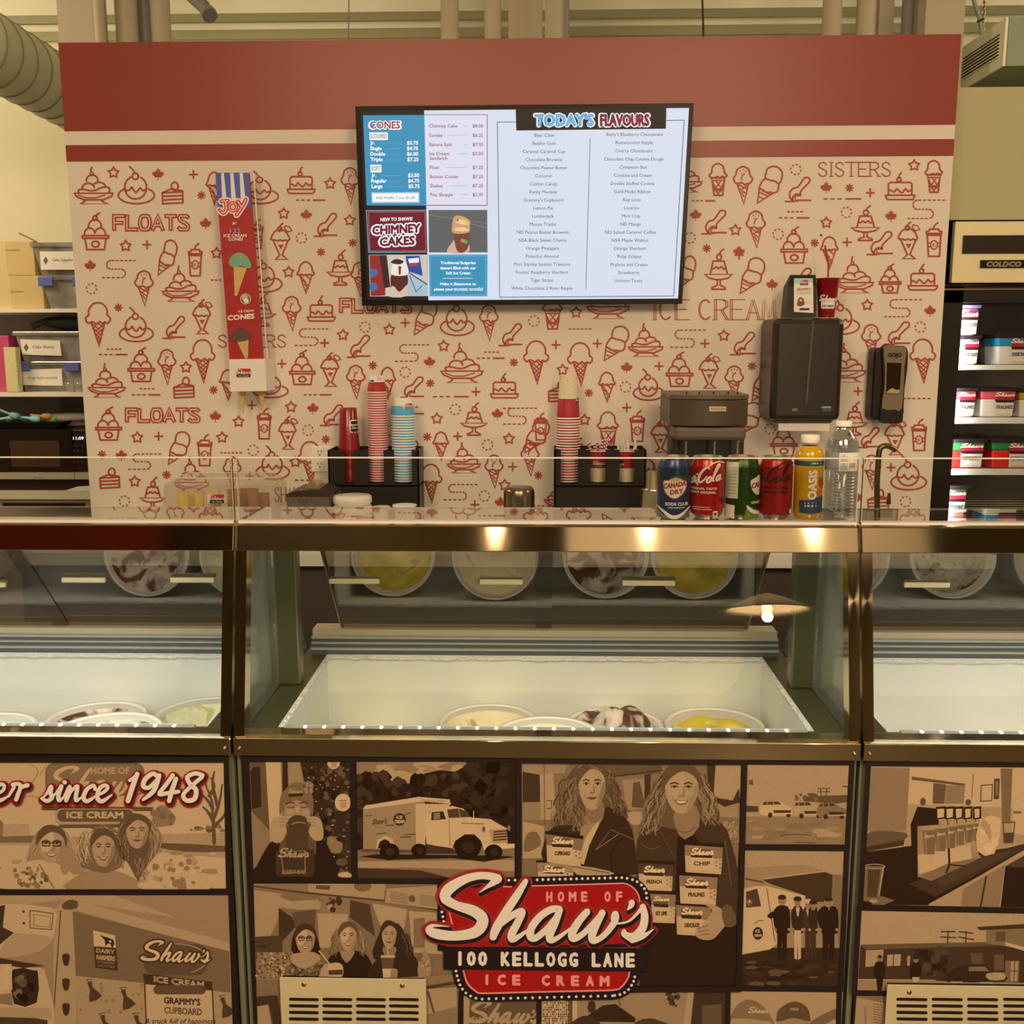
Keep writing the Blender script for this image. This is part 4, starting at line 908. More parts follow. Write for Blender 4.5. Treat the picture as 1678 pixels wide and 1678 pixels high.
# ================================================================== CUP HOLDERS AND CUPS
def holder(px0, px1, pyt, slots, label):
    yf = 1.70; A, B = P(px0, 800, yf), P(px1, pyt, yf); zb = P(600, 793, yf).z
    A.x -= .014 if px0 < 839 else 0; B.x += 0 if px0 < 839 else .024
    t = thing('cup_holder', label, 'cup holder', ((A.x+B.x)/2, 1.79, CZ), 'black cup holders on the back counter')
    m = MB(); xs = [A.x]
    for s0, s1 in slots: xs += [P(s0, 770, yf).x, P(s1, 770, yf).x]
    xs.append(B.x)
    for i in range(0, len(xs), 2): m.box((xs[i], yf, zb), (xs[i+1], yf+.006, B.z), dk)
    m.box((A.x, yf, CZ), (B.x, yf+.006, zb), dk).box((A.x, yf, CZ), (A.x+.006, 1.845, B.z), dk).box((B.x-.006, yf, CZ), (B.x, 1.845, B.z), dk).box((A.x, 1.84, CZ), (B.x, 1.846, B.z), dk).box((A.x, yf, zb-.01), (B.x, 1.845, zb-.004), dk)
    m.build('housing', t); return zb
zA = holder(545, 686, 738, [(565, 580), (603, 629), (646, 675)], 'black cup holder with red, striped and blue cup stacks')
zB = holder(908, 1048, 737, [(919, 947), (967, 992), (1015, 1039)], 'black cup holder with one cup stack and two straw cups')
def stack(px, Yc, zb, ztop, n, r, hcup, wall, rim, label, group, top=None, tr=.78):
    x = P(px, 700, Yc).x; p = (ztop-zb-hcup)/(n-1)
    c0 = thing('paper_cup', label[0], 'cup', (x, Yc, zb), group)
    MB().lathe([(r*1.003, .0006), (r, .006), (r*tr, hcup-.004), (r*tr*.9, hcup-.0045), (.0005, hcup-.0045)], (x, Yc, zb), wall, 24).build('cup_wall', c0)
    MB().lathe([(r+.0004, .0), (r+.0022, .0006), (r+.0026, .003), (r+.001, .0052), (r+.0004, .005)], (x, Yc, zb), rim, 24).build('cup_rim', c0)
    for i in range(1, n):
        c = dup(c0, (x+random.uniform(-.00006, .00006), Yc, zb+p*i), label[0])
    c['label'] = label[1]; del c['group']
    return c, x
pr_ = mat('paper_red', obs(158, 28, 30), .5); prim = mat('paper_rim_rose', obs(236, 186, 160), .5); pblu = mat('paper_blue', obs(76, 138, 158), .5); bluerim = mat('paper_rim_white', obs(226, 216, 190), .5); prim2 = mat('paper_rim_peach', obs(232, 164, 132), .5)
speck = icmat('speckled_paper', obs(190, 140, 90), obs(226, 190, 140), obs(206, 165, 110), 150, .45)
Yc = 1.785
def zz(px, py): return P(px, py, Yc).z
def scale_r(px0, px1, py): return (P(px1, py, Yc).x-P(px0, py, Yc).x)/2
r1 = scale_r(603, 634, 680); z1t = zz(619, 615)
ct, x1 = stack(619, Yc, zA, z1t, 37, r1, .062, pr_, prim2, ('red paper cup with pale rim nested in the tall middle stack of the left holder', 'topmost upside-down red cup of the tall middle stack, its base showing'), 'red cups in the left holder')
pb = Print(on_cyl((x1, Yc, 0), r1*.85, z1t, face_cam((x1, Yc)), lambda v: r1*(.78+.22*v/62)), .0002)
pb.rect(-60, 0, 60, 20, mat('paper_pale', obs(222, 190, 160), .5), 20); pb.rect(-60, 20, 60, 23, lwhite, 20); mini_logo(pb, -34, 16, 26, ldark, ldark, lwhite); pb.rect(2, 4, 16, 17, mat('paper_rose', obs(214, 150, 130), .5), 3); pb.build('printed_band', ct)
r2 = scale_r(642, 680, 700); z2t = zz(661, 651)
ct, x2 = stack(661, Yc, zA, z2t, 25, r2, .068, pblu, bluerim, ('pale blue paper cup with white rim nested in the right stack of the left holder', 'topmost upside-down blue cup with white base and red mark, left holder'), 'blue cups in the left holder', tr=.86)
pb = Print(on_cyl((x2, Yc, 0), r2*.9, z2t, face_cam((x2, Yc)), lambda v: r2*(.86+.14*v/68)), .0002)
pb.rect(-100, 0, 100, 29, lwhite, 24); mini_logo(pb, 2, 20, 36, mat('mark_brown', obs(140, 60, 52), .5), mat('mark_brown', 0), lwhite, lwhite); pb.build('printed_band', ct)
r3 = scale_r(913, 951, 700); z3t = zz(931, 614)
ct, x3 = stack(931, Yc, zB, z3t, 24, r3, .155, pr_, prim, ('red paper cup with pale rim nested in the stack of the right holder', 'topmost upside-down red cup with speckled base, right holder'), 'red cups in the right holder', tr=.72)
pb = Print(on_cyl((x3, Yc, 0), r3*.8, z3t, face_cam((x3, Yc)), lambda v: r3*(.725+.275*v/155)), .0002)
pb.rect(-110, 0, 110, 82, speck, 24); pb.rect(-110, 80, 110, 83, lwhite, 24); mini_logo(pb, 22, 80, 36, ldark, ldark, lwhite); pb.build('printed_band', ct)
# translucent red tumblers, nested upside down
xr = P(570, 700, Yc).x+.003; rr_ = scale_r(553, 589, 730); hz = .165
zt0 = zz(570, 668)
for k in range(3):
    zk = zt0-hz-.05*k
    t = thing('plastic_tumbler', ('topmost red plastic tumbler turned upside down in the left holder', 'second red plastic tumbler under the topmost one in the left holder', 'lowest red plastic tumbler of the three in the left holder')[k], 'cup', (xr, Yc, zk), 'red tumblers in the left holder')
    MB().lathe([(rr_, 0), (rr_+.001, .006), (rr_*.97, .03), (rr_*.93, .04), (rr_*.75, hz-.003), (rr_*.70, hz), (.0005, hz)], (xr, Yc, zk), rplas, 28).build('cup_wall', t)
    if k == 0:
        pb = Print(on_cyl((xr, Yc, 0), rr_*.87, zk+hz, face_cam((xr, Yc)), lambda v: rr_*(.76+.2*v/(hz*1000))), .0002)
        pb.up(); rrect(pb, 4, 42, 44, 88, 8, lwhite); pb.up(); rrect(pb, 8, 46, 42, 58, 4, ldark); pb.up(); rrect(pb, 7, 62, 42, 84, 4, ldark); pb.tf = lambda x, y: (x, y); pb.up(); shaws(pb, 8, 62, 34/1560, lwhite, 0, n=2); pb.build('logo', t)
MB().box((xr-.03, Yc-.03, zA-.004), (xr+.03, Yc+.03, zt0-hz-.1015), dk).build('cup_rest', next(o for o in bpy.data.objects if o.name == 'cup_holder'))
# two upright cups with straws
for px, lb, kind in ((980, 'red and speckled paper cup full of striped straws in the right holder', 0), (1027, 'red and speckled paper cup full of pale wrapped sticks in the right holder', 1)):
    x = P(px, 740, Yc).x; rt_ = scale_r(px-20, px+20, 738); zt_ = zz(px, 737); h = zt_-zB
    t = thing('paper_cup', lb, 'cup', (x, Yc, zB))
    MB().lathe([(rt_*.66, 0), (rt_*.72, h*.36), (rt_*.98, h-.003), (rt_*1.03, h-.003), (rt_*1.04, h), (rt_*.94, h), (rt_*.62, .004)], (x, Yc, zB), pr_, 28, mats=[speck, pr_, lwhite, lwhite, lwhite, speck], closed=True).build('cup_wall', t)
    pb = Print(on_cyl((x, Yc, 0), rt_*.83, zt_, face_cam((x, Yc)), lambda v: rt_*(.985-.27*v/(h*640))), .0002)
    if kind == 0: mini_logo(pb, -23, 34, 50, pr_, ldark, lwhite)
    else: mini_logo(pb, -58, 36, 50, ldark, ldark, lwhite)
    pb.build('logo', t)
    rnd = random.Random(px)
    for k in range(13 if kind == 0 else 12):
        a = rnd.uniform(0, 6.28); rr2 = rt_*.72*math.sqrt(rnd.random())
        if kind == 0:
            p0 = Vector((x+rr2*math.cos(a)*.5, Yc+rr2*math.sin(a)*.5, zB+.02)); p1 = Vector((x+rr2*math.cos(a)*1.1+rnd.uniform(-.006, .006), Yc+rr2*math.sin(a), zt_+.028+rnd.uniform(-.008, .012)))
            m = MB(); n_ = 22
            for j in range(n_):
                aa = p0.lerp(p1, j/n_); bb = p0.lerp(p1, (j+1)/n_); m.tube([aa, bb], .0036, (pr_, lwhite)[j % 2], 7, cap=j == n_-1)
            tag(rebase(m.build('striped_straw'), p0), 'red and white striped straw in the middle cup of the right holder', 'straw', 'striped straws')
        else:
            p0 = Vector((x+rr2*math.cos(a)*.5, Yc+rr2*math.sin(a)*.5, zB+.02)); p1 = Vector((x+rr2*math.cos(a)*1.1+rnd.uniform(-.012, .01), Yc+rr2*math.sin(a), zt_+.03+rnd.uniform(-.01, .02)))
            tag(rebase(MB().tube([p0, p1], .0042, mat('wrapped_paper', obs(222, 194, 146), .6), 6).build('wrapped_stick'), p0), 'pale paper-wrapped stick in the right cup of the right holder', 'stick', 'wrapped sticks')
# ================================================================== MIXER
my = 1.52
def Q(px, py, Y=my): return P(px, py, Y)
A, B = Q(1100, 752, my+.12), Q(1222, 690, my+.12)
mx = thing('milkshake_mixer', 'grey three-spindle milkshake mixer on the back counter behind the soda cans', 'mixer', ((A.x+B.x)/2, my+.1, CZ))
gm_ = mat('mixer_grey', raw(78, 70, 58), .4, spec=.5); gm2 = mat('mixer_dark', raw(62, 54, 42), .45)
MB().box((A.x, my+.12, CZ), (B.x, my+.26, B.z+.03), gm2, .015).build('column', mx)
MB().box((A.x-.01, my-.06, CZ), (B.x+.01, my+.26, CZ+.04), gm_, .012).build('base', mx)
A, B = Q(1099, 699, my-.05), Q(1230, 655, my-.05); hd = []
n = 12
for i in range(n+1):
    u = -1+2*i/n; hd.append(Vector(((A.x+B.x)/2+(B.x-A.x)/2*u, my-.05+.035*abs(u)**2.5, A.z)))
hd = [Vector((A.x, my+.25, A.z))]+hd+[Vector((B.x, my+.25, A.z))]
MB().prism(hd, (0, 0, B.z-A.z), gm_).build('motor_head', mx, bev=.004)
T0_, T1_ = Q(1098, 656, my-.06), Q(1231, 649, my-.06)
MB().prism([Vector((v.x, v.y-.006, B.z)) for v in hd], (0, 0, T1_.z-B.z+.004), mat('mixer_light', raw(100, 92, 78), .4)).build('top_lid', mx, bev=.003)
A2, B2 = Q(1105, 722, my-.045), Q(1224, 700, my-.045)
MB().box((A2.x, my-.045, A2.z), (B2.x, my+.1, B2.z), mat('mixer_light', 0), .012).build('front_lip', mx)
bp_ = Print(lambda u, v, h: P(u, v, my-.05)+Vector((0, -h-.0012, 0)), .0004); bp_.poly([(1162, 666), (1190, 666), (1190, 674), (1162, 674)], mat('badge_steel', raw(150, 140, 118), .3, 1)); bp_.text('HAMILTON', 1176, 671.5, 3, gm2, 22, 'c'); bp_.build('badge', mx)
for px in (1123.5, 1170, 1207.5):
    a, b = Q(px, 752, my+.04), Q(px, 722, my+.04)
    MB().tube([(a.x, my+.04, CZ+.16), (a.x, my+.04, b.z)], .0042, steel2, 10).lathe([(.004, 0), (.008, .003), (.004, .006)], (a.x, my+.04, b.z-.006), steel2, 14).lathe([(.003, 0), (.014, .003), (.003, .006)], (a.x, my+.04, CZ+.16), steel2, 14).build('spindle', mx)
for px in (1124, 1145, 1168, 1192, 1207):
    c_ = Q(px, 649, my); MB().tube([(c_.x, my, c_.z-.006), (c_.x+.002, my-.004, c_.z+.014)], [.0035, .0022], dk, 8).build('toggle', mx)
# mixing cups, canister, lids, boxes on the counter
a, b = Q(1053, 830, 1.5), Q(1082, 772, 1.5)
t = thing('mixing_cup', 'tapered stainless mixing cup upside down, left of the blue can', 'cup', ((a.x+b.x)/2+.006, 1.5, CZ)); rx = .042
MB().lathe([(rx, 0), (rx, .01), (rx*.93, Q(1065, 803, 1.5).z-CZ), (rx*.98, Q(1065, 802, 1.5).z-CZ), (rx*.6, Q(1065, 799, 1.5).z-CZ), (rx*.5, b.z-CZ), (rx*.4, b.z-CZ+.001)], (t.location.x, 1.5, CZ), steel2, 28, closed=True).build('cup_wall', t)
a, b = Q(825, 830, 1.45), Q(876, 797, 1.45); cx_ = (a.x+b.x)/2; r_ = (b.x-a.x)/2
tag(rebase(MB().lathe([(r_, 0), (r_, b.z-CZ-.03), (r_*.97, b.z-CZ-.012), (r_*.85, b.z-CZ-.002), (r_*.5, b.z-CZ), (.001, b.z-CZ)], (cx_, 1.45, CZ), mat('canister_steel', raw(150, 136, 108), .28, 1), 32).build('steel_canister'), (cx_, 1.45, CZ)), 'rounded stainless canister between the two cup holders', 'canister')
clr = glassy('clear_plastic', (.96, .93, .90, 1), refl=.13, smear=.24)
# stack of lids
a, b = Q(546, 832, 1.5), Q(609, 811, 1.5); cx_ = (a.x+b.x)/2; r_ = (b.x-a.x)/2
for k in range(5):
    z = CZ+(b.z-CZ)*k/5; h = (b.z-CZ)/5
    tag(rebase(MB().lathe([(r_*.9, 0), (r_, h*.3), (r_, h*.75), (r_*.93, h*.95), (r_*.3, h*.98), (.001, h*.98)], (cx_, 1.5, z), mat('lid_milky', obs(226, 196, 158), .25, spec=.6), 30).build('dome_lid'), (cx_, 1.5, z)), 'milky domed plastic lid in the stack in front of the left cup holder', 'lid', 'milky lids in a stack')
for px, w, py, lb in ((624, 15, 829, 'thin flat white lid lying right of the milky lid stack'), (663, 20, 826, 'small clear cup lid in front of the blue cup stack')):
    b = Q(px, py, 1.52); r_ = (Q(px+w, py, 1.52).x-b.x)
    t = thing('flat_cover', lb, 'lid', (b.x, 1.52, CZ)); MB().lathe([(r_*.8, 0), (r_*.8, b.z-CZ-.01), (r_, b.z-CZ-.006), (r_, b.z-CZ-.002), (r_*.6, b.z-CZ), (.001, b.z-CZ)], (b.x, 1.52, CZ), mat('lid_ivory', obs(236, 206, 152), .4), 28).build('disc', t)
# smoky caddy with a paper sticking out
a, b = Q(474, 832, 1.5), Q(546, 808, 1.5)
t = thing('napkin_caddy', 'smoky plastic caddy with a brown flap, left of the milky lids', 'caddy', ((a.x+b.x)/2, 1.52, CZ))
smk = glassy('smoky_plastic', (.46, .42, .36, 1), refl=.14, smear=.25)
MB().hexa([(a.x+.01, 1.47, CZ), (b.x-.01, 1.47, CZ), (b.x-.01, 1.62, CZ), (a.x+.01, 1.62, CZ), (a.x, 1.46, b.z), (b.x, 1.46, b.z), (b.x, 1.63, b.z), (a.x, 1.63, b.z)], smk).build('tray', t)
e = Q(500, 800, 1.5); MB().prism([(a.x, 1.458, b.z), (e.x-.03, 1.458, b.z+.012), (b.x-.04, 1.458, b.z+.018), (b.x, 1.458, b.z), (b.x, 1.458, b.z-.006), (a.x, 1.458, b.z-.006)], (0, .17, 0), mat('smoky_lid', raw(62, 54, 44), .35)).build('lid', t)
MB().add([Q(494, 806, 1.52), Q(510, 786, 1.5), Q(530, 787, 1.5), Q(520, 798, 1.49), Q(512, 810, 1.5)], [(0, 1, 2, 3, 4)], mat('flap_brown', obs(140, 104, 60), .6)).build('flap', t)
# clamshell with cake cones
a, b = Q(258, 832, 1.42), Q(458, 785, 1.42)
t = thing('clamshell_box', 'clear clamshell box holding pale and brown cones, left end of back counter', 'box', ((a.x+b.x)/2, 1.5, CZ))
zt_ = b.z; d_ = .05
L0 = [(a.x, 1.40, CZ), (b.x, 1.40, CZ), (b.x, 1.62, CZ), (a.x, 1.62, CZ)]; L1 = [(a.x+.012, 1.41, CZ+.09), (b.x-.012, 1.41, CZ+.09), (b.x-.012, 1.61, CZ+.09), (a.x+.012, 1.61, CZ+.09)]; L2 = [(a.x+.028, 1.42, zt_-.02), (b.x-.028, 1.42, zt_-.02), (b.x-.028, 1.60, zt_-.02), (a.x+.028, 1.60, zt_-.02)]; L3 = [(a.x+.055, 1.44, zt_), (b.x-.055, 1.44, zt_), (b.x-.055, 1.58, zt_), (a.x+.055, 1.58, zt_)]
MB().add(L0+L1+L2+L3, [(4*q+k, 4*q+(k+1) % 4, 4*q+4+(k+1) % 4, 4*q+4+k) for q in range(3) for k in range(4)]+[(12, 13, 14, 15), (3, 2, 1, 0)], clr).build('clear_shell', t)
for lp in (L1, L3): MB().tube([Vector(q) for q in lp+lp[:1]], .0016, mat('shell_ridge', obs(226, 190, 150), .2, spec=.7), 6).build('shell_ridge', t)
cp_ = Print(lambda u, v, h: P(u, v, 1.398)+Vector((0, -h, 0)), .0003); mini_logo(cp_, 341, 810, 28, lred, ldark, lwhite, lwhite); cp_.build('logo_sticker', t)
pale = mat('pale_wafer', obs(226, 168, 74), .7, noise=.12); brn = mat('brown_wafer', obs(158, 94, 40), .7, noise=.15)
for i, (px, py, w, kd) in enumerate(((300, 806, 12, 0), (313, 802, 10, 0), (352, 802, 9, 0), (324, 806, 10, 0), (382, 802, 11, 1), (396, 801, 10, 1), (414, 801, 12, 1), (432, 808, 9, 1))):
    Yw_ = 1.465+.07*(i % 2); c_ = Q(px, py, Yw_); r_ = Q(px+w, py, Yw_).x-c_.x; h = c_.z-CZ-.004
    r_ = min(r_, .0195)
    cn = thing('wafer_cone', ('pale flat-bottomed wafer cone in the left half of the clamshell box', 'brown wafer cone in the right half of the clamshell box')[kd], 'cone', (c_.x, Yw_, CZ+.004), ('pale wafer cones', 'brown wafer cones')[kd])
    MB().lathe([(r_*.7, 0), (r_*.75, h*.55), (r_, h*.6), (r_, h), (r_*.85, h), (r_*.6, h*.5)], (c_.x, Yw_, CZ+.004), (pale, brn)[kd], 18, closed=True).build('cone_wall', cn)
# tap
p0 = Q(1440, 825, 1.62)
t = thing('tap', 'slim bronze-grey gooseneck tap at the right end of the counter', 'tap', (p0.x, 1.62, CZ)); bz = mat('tap_metal', raw(120, 104, 80), .3, 1)
MB().box((p0.x-.03, 1.59, CZ), (p0.x+.05, 1.65, CZ+.035), bz, .006).build('base', t)
sp_ = [(p0.x, 1.62, CZ+.03)]+[tuple(Q(x, y, 1.62)) for x, y in ((1437, 800), (1439, 760), (1441, 738), (1448, 731), (1458, 732), (1468, 738))]
MB().tube(cr(sp_, 5), .0095, bz, 12).build('spout', t)
MB().tube([Q(1456, 826, 1.6), Q(1457, 808, 1.6)], [.008, .005], bz, 10).build('lever', t)
# ================================================================== DRINKS ON THE CASE TOP
TOPZ = ZT_+.0005
alu = mat('aluminium', raw(205, 196, 180), .25, 1)
def can(px, wall, label, deco):
    p = PZ(px, 843, TOPZ); y = .172; x = P(px, 800, y).x; r = .033; h = P(px, 748, y-.01).z-TOPZ
    t = thing('soda_can', label, 'can', (x, y, TOPZ))
    MB().lathe([(.024, 0), (.026, .003), (r*.95, .010), (r, .016), (r, h-.020), (r*.86, h-.006)], (x, y, TOPZ), wall, 40, mats=[alu, alu, wall, wall, wall], closed=True).build('can_body', t)
    MB().lathe([(r*.86, h-.006), (r*.88, h-.003), (r*.86, h), (r*.78, h), (r*.76, h-.004), (.001, h-.004)], (x, y, TOPZ), alu, 32).box((x-.006, y-.011, h-.003+TOPZ), (x+.006, y+.009, h-.0015+TOPZ), alu).build('can_lid', t)
    pr = Print(on_cyl((x, y, 0), r, TOPZ+h, face_cam((x, y))), .0001)
    k = h*1000/98.; pr.tf = lambda u, v: (math.asin(max(-.995, min(.995, (u-px)/26.8)))*26.8*k*1.0, (v-748)*k)
    pr.wrap = 3; deco(pr, px); pr.build('printed_label', t); return t
cred = mat('can_red', obs(160, 14, 14), .22, .2, coat=.3); cblue = mat('can_blue', raw(44, 68, 116), .25, .3); cgrn = mat('can_green', raw(36, 76, 28), .25, .3); cdk = mat('can_dark_red', obs(140, 12, 12), .3, .2)
crm = mat('can_cream', obs(214, 180, 132), .45); crd = mat('can_crest_red', obs(150, 44, 36), .4); cgold = mat('can_gold', obs(190, 150, 70), .4)
def dry(pr, px):
    pr.rect(px-26, 776, px+26, 790, mat('can_navy', raw(34, 52, 70), .3), 12); pr.poly([(px-8, 782), (px+2, 776), (px+14, 778), (px+20, 786), (px+8, 785)], mat('can_leaf', raw(70, 90, 40), .4), 3)
    pr.poly([(px-16, 784), (px-4, 783), (px+4, 780), (px+14, 782), (px+20, 786), (px+18, 800), (px+10, 810), (px, 813), (px-10, 808), (px-16, 798)], crd, 2); pr.poly([(px-15, 785), (px-4, 784.5), (px+4, 781.5), (px+13, 783.5), (px+19, 787), (px+17, 799), (px+9, 808.5), (px, 811.5), (px-9, 806.5), (px-14.5, 797)], crm, 2)
    pr.poly([(px-8, 784), (px+2, 779), (px+12, 782), (px+2, 785)], cgold, 2)
    pr.text('CANADA', px-15, 797, 8, crd, 33, off=.05, rise=.16); pr.text('DRY', px-5, 806, 7.5, crd, 19, off=.05, rise=.16)
    pr.text('SODA CLUB', px-12, 823, 5, lwhite, 34, off=.03); pr.rect(px-8, 826, px+17, 827, lwhite, 4)
    pr.brush([(px-25, 825, 2), (px-14, 833, 4), (px-2, 841, 6), (px+10, 839, 5), (px+25, 826, 2)], lwhite); pr.poly([(px-25, 829), (px-14, 838), (px-2, 845), (px+10, 843), (px+25, 830), (px+25, 843), (px, 844), (px-25, 843)], mat('can_pale_blue', raw(104, 124, 124), .35))
SCR = [[(98, 10, 5), (88, 0, 7), (70, 8, 9), (48, 34, 10), (40, 62, 10), (50, 74, 8), (72, 62, 6), (84, 46, 4)], [(100, 52, 8), (88, 62, 9), (86, 76, 7), (98, 78, 7), (110, 62, 8), (104, 50, 6)], [(112, 74, 5), (140, 20, 7), (152, 2, 7), (150, -6, 5), (140, 0, 6), (122, 50, 8), (118, 72, 6), (126, 76, 4)], [(156, 50, 7), (142, 56, 8), (136, 72, 7), (144, 78, 6), (158, 58, 6), (150, 76, 6), (166, 72, 3)], [(88, 0, 5), (110, -14, 4), (140, -20, 4), (175, -8, 3), (186, 8, 2)], [(22, 40, 6), (10, 48, 8), (4, 62, 7), (12, 68, 6), (26, 48, 6), (20, 66, 6), (36, 60, 3)], [(30, 30, 5), (36, 30, 5)]]
def cola(pr, px, m, tx, ghost=False):
    for st in SCR: pr.brush([(px-25+x*.285, 767+y*.30-x*.045, w*.34) for x, y, w in st], m, .2, n=3, bump=False)
    if not ghost:
        pr.brush([(px-26, 790, 4), (px-19, 786, 3), (px-14, 791, 2)], m); pr.text('ORIGINAL TASTE', px-30, 798, 3.4, tx, 45, off=.03); pr.text('GOÛT ORIGINAL', px-26, 804, 3.4, tx, 40, off=.03)
        pr.rect(px-26, 825.5, px+5, 826.3, crm, 5); pr.rect(px-26, 829, px+8, 829.8, crm, 5); pr.poly([(px+10, 832), (px+17, 832), (px+17, 841), (px+10, 841)], lwhite); pr.poly([(px+11.5, 834), (px+15.5, 834), (px+15.5, 839), (px+11.5, 839)], cred); pr.rect(px+9, 842, px+18, 843.5, crm)
    else:
        pr.text('ZERO SUGAR', px-22, 797, 4.4, m, 40, off=.05); pr.text('ZÉRO SUCRE', px-22, 804.5, 4.4, m, 40, off=.05); pr.rect(px+22, 829, px+25, 836, lwhite)
def ale(pr, px):
    pr.poly([(px-25, 756), (px-6, 755), (px-6, 812), (px-26, 813)], mat('can_facts', obs(196, 176, 130), .5)); 
    for k in range(9): pr.rect(px-24, 764+5*k, px-8, 764.8+5*k, mat('can_facts_line', obs(140, 124, 92), .5), 3)
    pr.poly([(px-26, 822), (px-10, 823), (px-10, 844), (px-26, 842)], lwhite); pr.poly([(px+8, 822), (px+26, 832), (px+26, 844), (px+4, 844)], mat('can_lime', raw(120, 140, 40), .35), 0)
    pr.poly([(px+12, 784), (px+20, 779), (px+26, 777), (px+26, 806), (px+19, 804), (px+14, 796)], crm, 2); pr.text('CAN', px+14, 796, 8, crd, 14, off=.05, rise=.2); pr.text('GINGER', px+14, 820, 4, lwhite, 16, off=.02); pr.brush([(px+8, 823, 2), (px+15, 831, 5), (px+26, 836, 5)], lwhite)
can(1104, cblue, 'blue club soda can, leftmost drink on the case top', dry)
can(1158.5, cred, 'bright red cola can with white script beside the blue can', lambda p, x: cola(p, x, lwhite, lwhite))
can(1216, cgrn, 'green ginger ale can turned sideways between two red cans', ale)
can(1271, cdk, 'red cola can with black script, next to the juice bottle', lambda p, x: cola(p, x, mat('can_black_script', raw(50, 14, 14), .4), crm, True))
# juice bottle
y = .172; px = 1324; x = P(px, 800, y).x; r = (P(1347, 800, y).x-P(1300, 800, y).x)/2; H = lambda py: P(px, py, y-.01).z-TOPZ
jb = thing('juice_bottle', 'yellow juice bottle with white cap and blue label beside the red cola can', 'bottle', (x, y, TOPZ))
juice = mat('apple_juice', (.74, .48, .02, 1), .1, spec=.7, trans=.25, coat=.5); 
MB().lathe([(r*.85, 0), (r*.97, .004), (r, .012), (r, H(764)), (r*.96, H(756)), (r*1.0, H(748)), (r*.86, H(738)), (r*.55, H(731))], (x, y, TOPZ), juice, 36, closed=True).build('bottle_body', jb)
MB().lathe([(r*.55, H(731)), (r*.5, H(726)), (r*.5, H(722))], (x, y, TOPZ), glassy('bottle_neck', (.95, .9, .8, 1), refl=.12), 28).build('neck', jb)
MB().lathe([(r*.60, H(726)), (r*.64, H(724)), (r*.64, H(715)), (r*.58, H(713)), (.001, H(713))], (x, y, TOPZ), mat('cap_white', obs(228, 204, 156), .5), 28).build('cap', jb)
pj = Print(on_cyl((x, y, 0), r, TOPZ+H(713), face_cam((x, y))), .0001); kk = r*1000/23.5
pj.tf = lambda u, v: (math.asin(max(-.995, min(.995, (u-px)/23.5)))*23.5*kk, (H(713)-H(v))*1000)
pj.wrap = 3; ob = mat('label_ocean', raw(44, 74, 112), .4); pj.rect(px-23.4, 754, px+23.4, 762, ob, 16); pj.rect(px+4, 757, px+18, 758.5, lwhite, 3)
pj.poly([(px+16, 784), (px+22, 781), (px+23, 796), (px+17, 795)], mat('fruit_red', raw(190, 60, 30), .4), 3); pj.poly([(px+14, 803), (px+20, 798), (px+23, 806), (px+20, 812), (px+15, 810)], mat('fruit_orange', raw(220, 110, 30), .4), 3)
pj.poly([(px-13, 818), (px+2, 817), (px+12, 813), (px+23, 812), (px+23, 838), (px+5, 840), (px-12, 838)], ob)
pj.rect(px-4, 821, px+14, 823.5, lwhite, 3); pj.rect(px-4, 825.5, px+14, 828, lwhite, 3)
# upright word turned a quarter round
V, Fc = tmesh('OASIS'); vx0 = min(v[0] for v in V); vx1 = max(v[0] for v in V); pj.up(); kx = 47/(vx1-vx0)
for i in range(8): pj.lay([(px+12.5-b*12.5/.727+math.cos(i*.785)*.8, 816-(a-vx0)*kx+math.sin(i*.785)*.8) for a, b in V], Fc, lwhite)
pj.build('printed_label', jb)
# water bottle
px = 1377; x = P(px, 800, y).x; r = (P(1404, 800, y).x-P(1350, 800, y).x)/2
wb_ = thing('water_bottle', 'tall clear ribbed water bottle with white cap at the right of the drinks', 'bottle', (x, y, TOPZ))
wat = glassy('water_plastic', (.80, .83, .86, 1), refl=.20, rough=.04)
prof = [(r*.7, 0), (r*.95, .004)]
zt_ = H(775); n = 13
for i in range(n):
    z0 = .008+(zt_-.008)*i/n; dz = (zt_-.008)/n; prof += [(r*.99, z0), (r*1.0, z0+dz*.3), (r*.945, z0+dz*.62), (r*.95, z0+dz*.75)]
prof += [(r, H(773)), (r*1.0, H(735)), (r*.98, H(728)), (r*.75, H(714)), (r*.45, H(704)), (r*.42, H(700))]
MB().lathe(prof, (x, y, TOPZ), wat, 36, closed=True).build('bottle_body', wb_)
MB().lathe([(r*.9, .006), (r*.9, H(724)), (.001, H(724))], (x, y, TOPZ), glassy('water_fill', (.86, .89, .93, 1), refl=.12, rough=.03), 24).build('water', wb_)
MB().lathe([(r*.46, H(701)), (r*.46, H(697)), (r*.40, H(697))], (x, y, TOPZ), mat('neck_ring_blue', raw(50, 60, 110), .3), 24).build('neck_ring', wb_)
MB().lathe([(r*.5, H(699)), (r*.5, H(692)), (r*.44, H(690)), (.001, H(690))], (x, y, TOPZ), mat('cap_clear', obs(220, 204, 190), .3), 28).build('cap', wb_)
pw = Print(on_cyl((x, y, 0), r, TOPZ+H(690), face_cam((x, y))), .0003); kk = r*1000/27
pw.tf = lambda u, v: (math.asin(max(-.995, min(.995, (u-px)/27)))*27*kk, (H(690)-H(v))*1000)
pw.rect(px-26, 740, px-4, 770, mat('water_label_grey', raw(150, 156, 166), .4), 6); pw.rect(px-4, 740, px+26, 770, mat('water_label_cream', obs(220, 196, 150), .4), 8)
for k in range(7): pw.rect(px+12+k*1.3, 757, px+12.6+k*1.3, 765, ldark, bump=False)
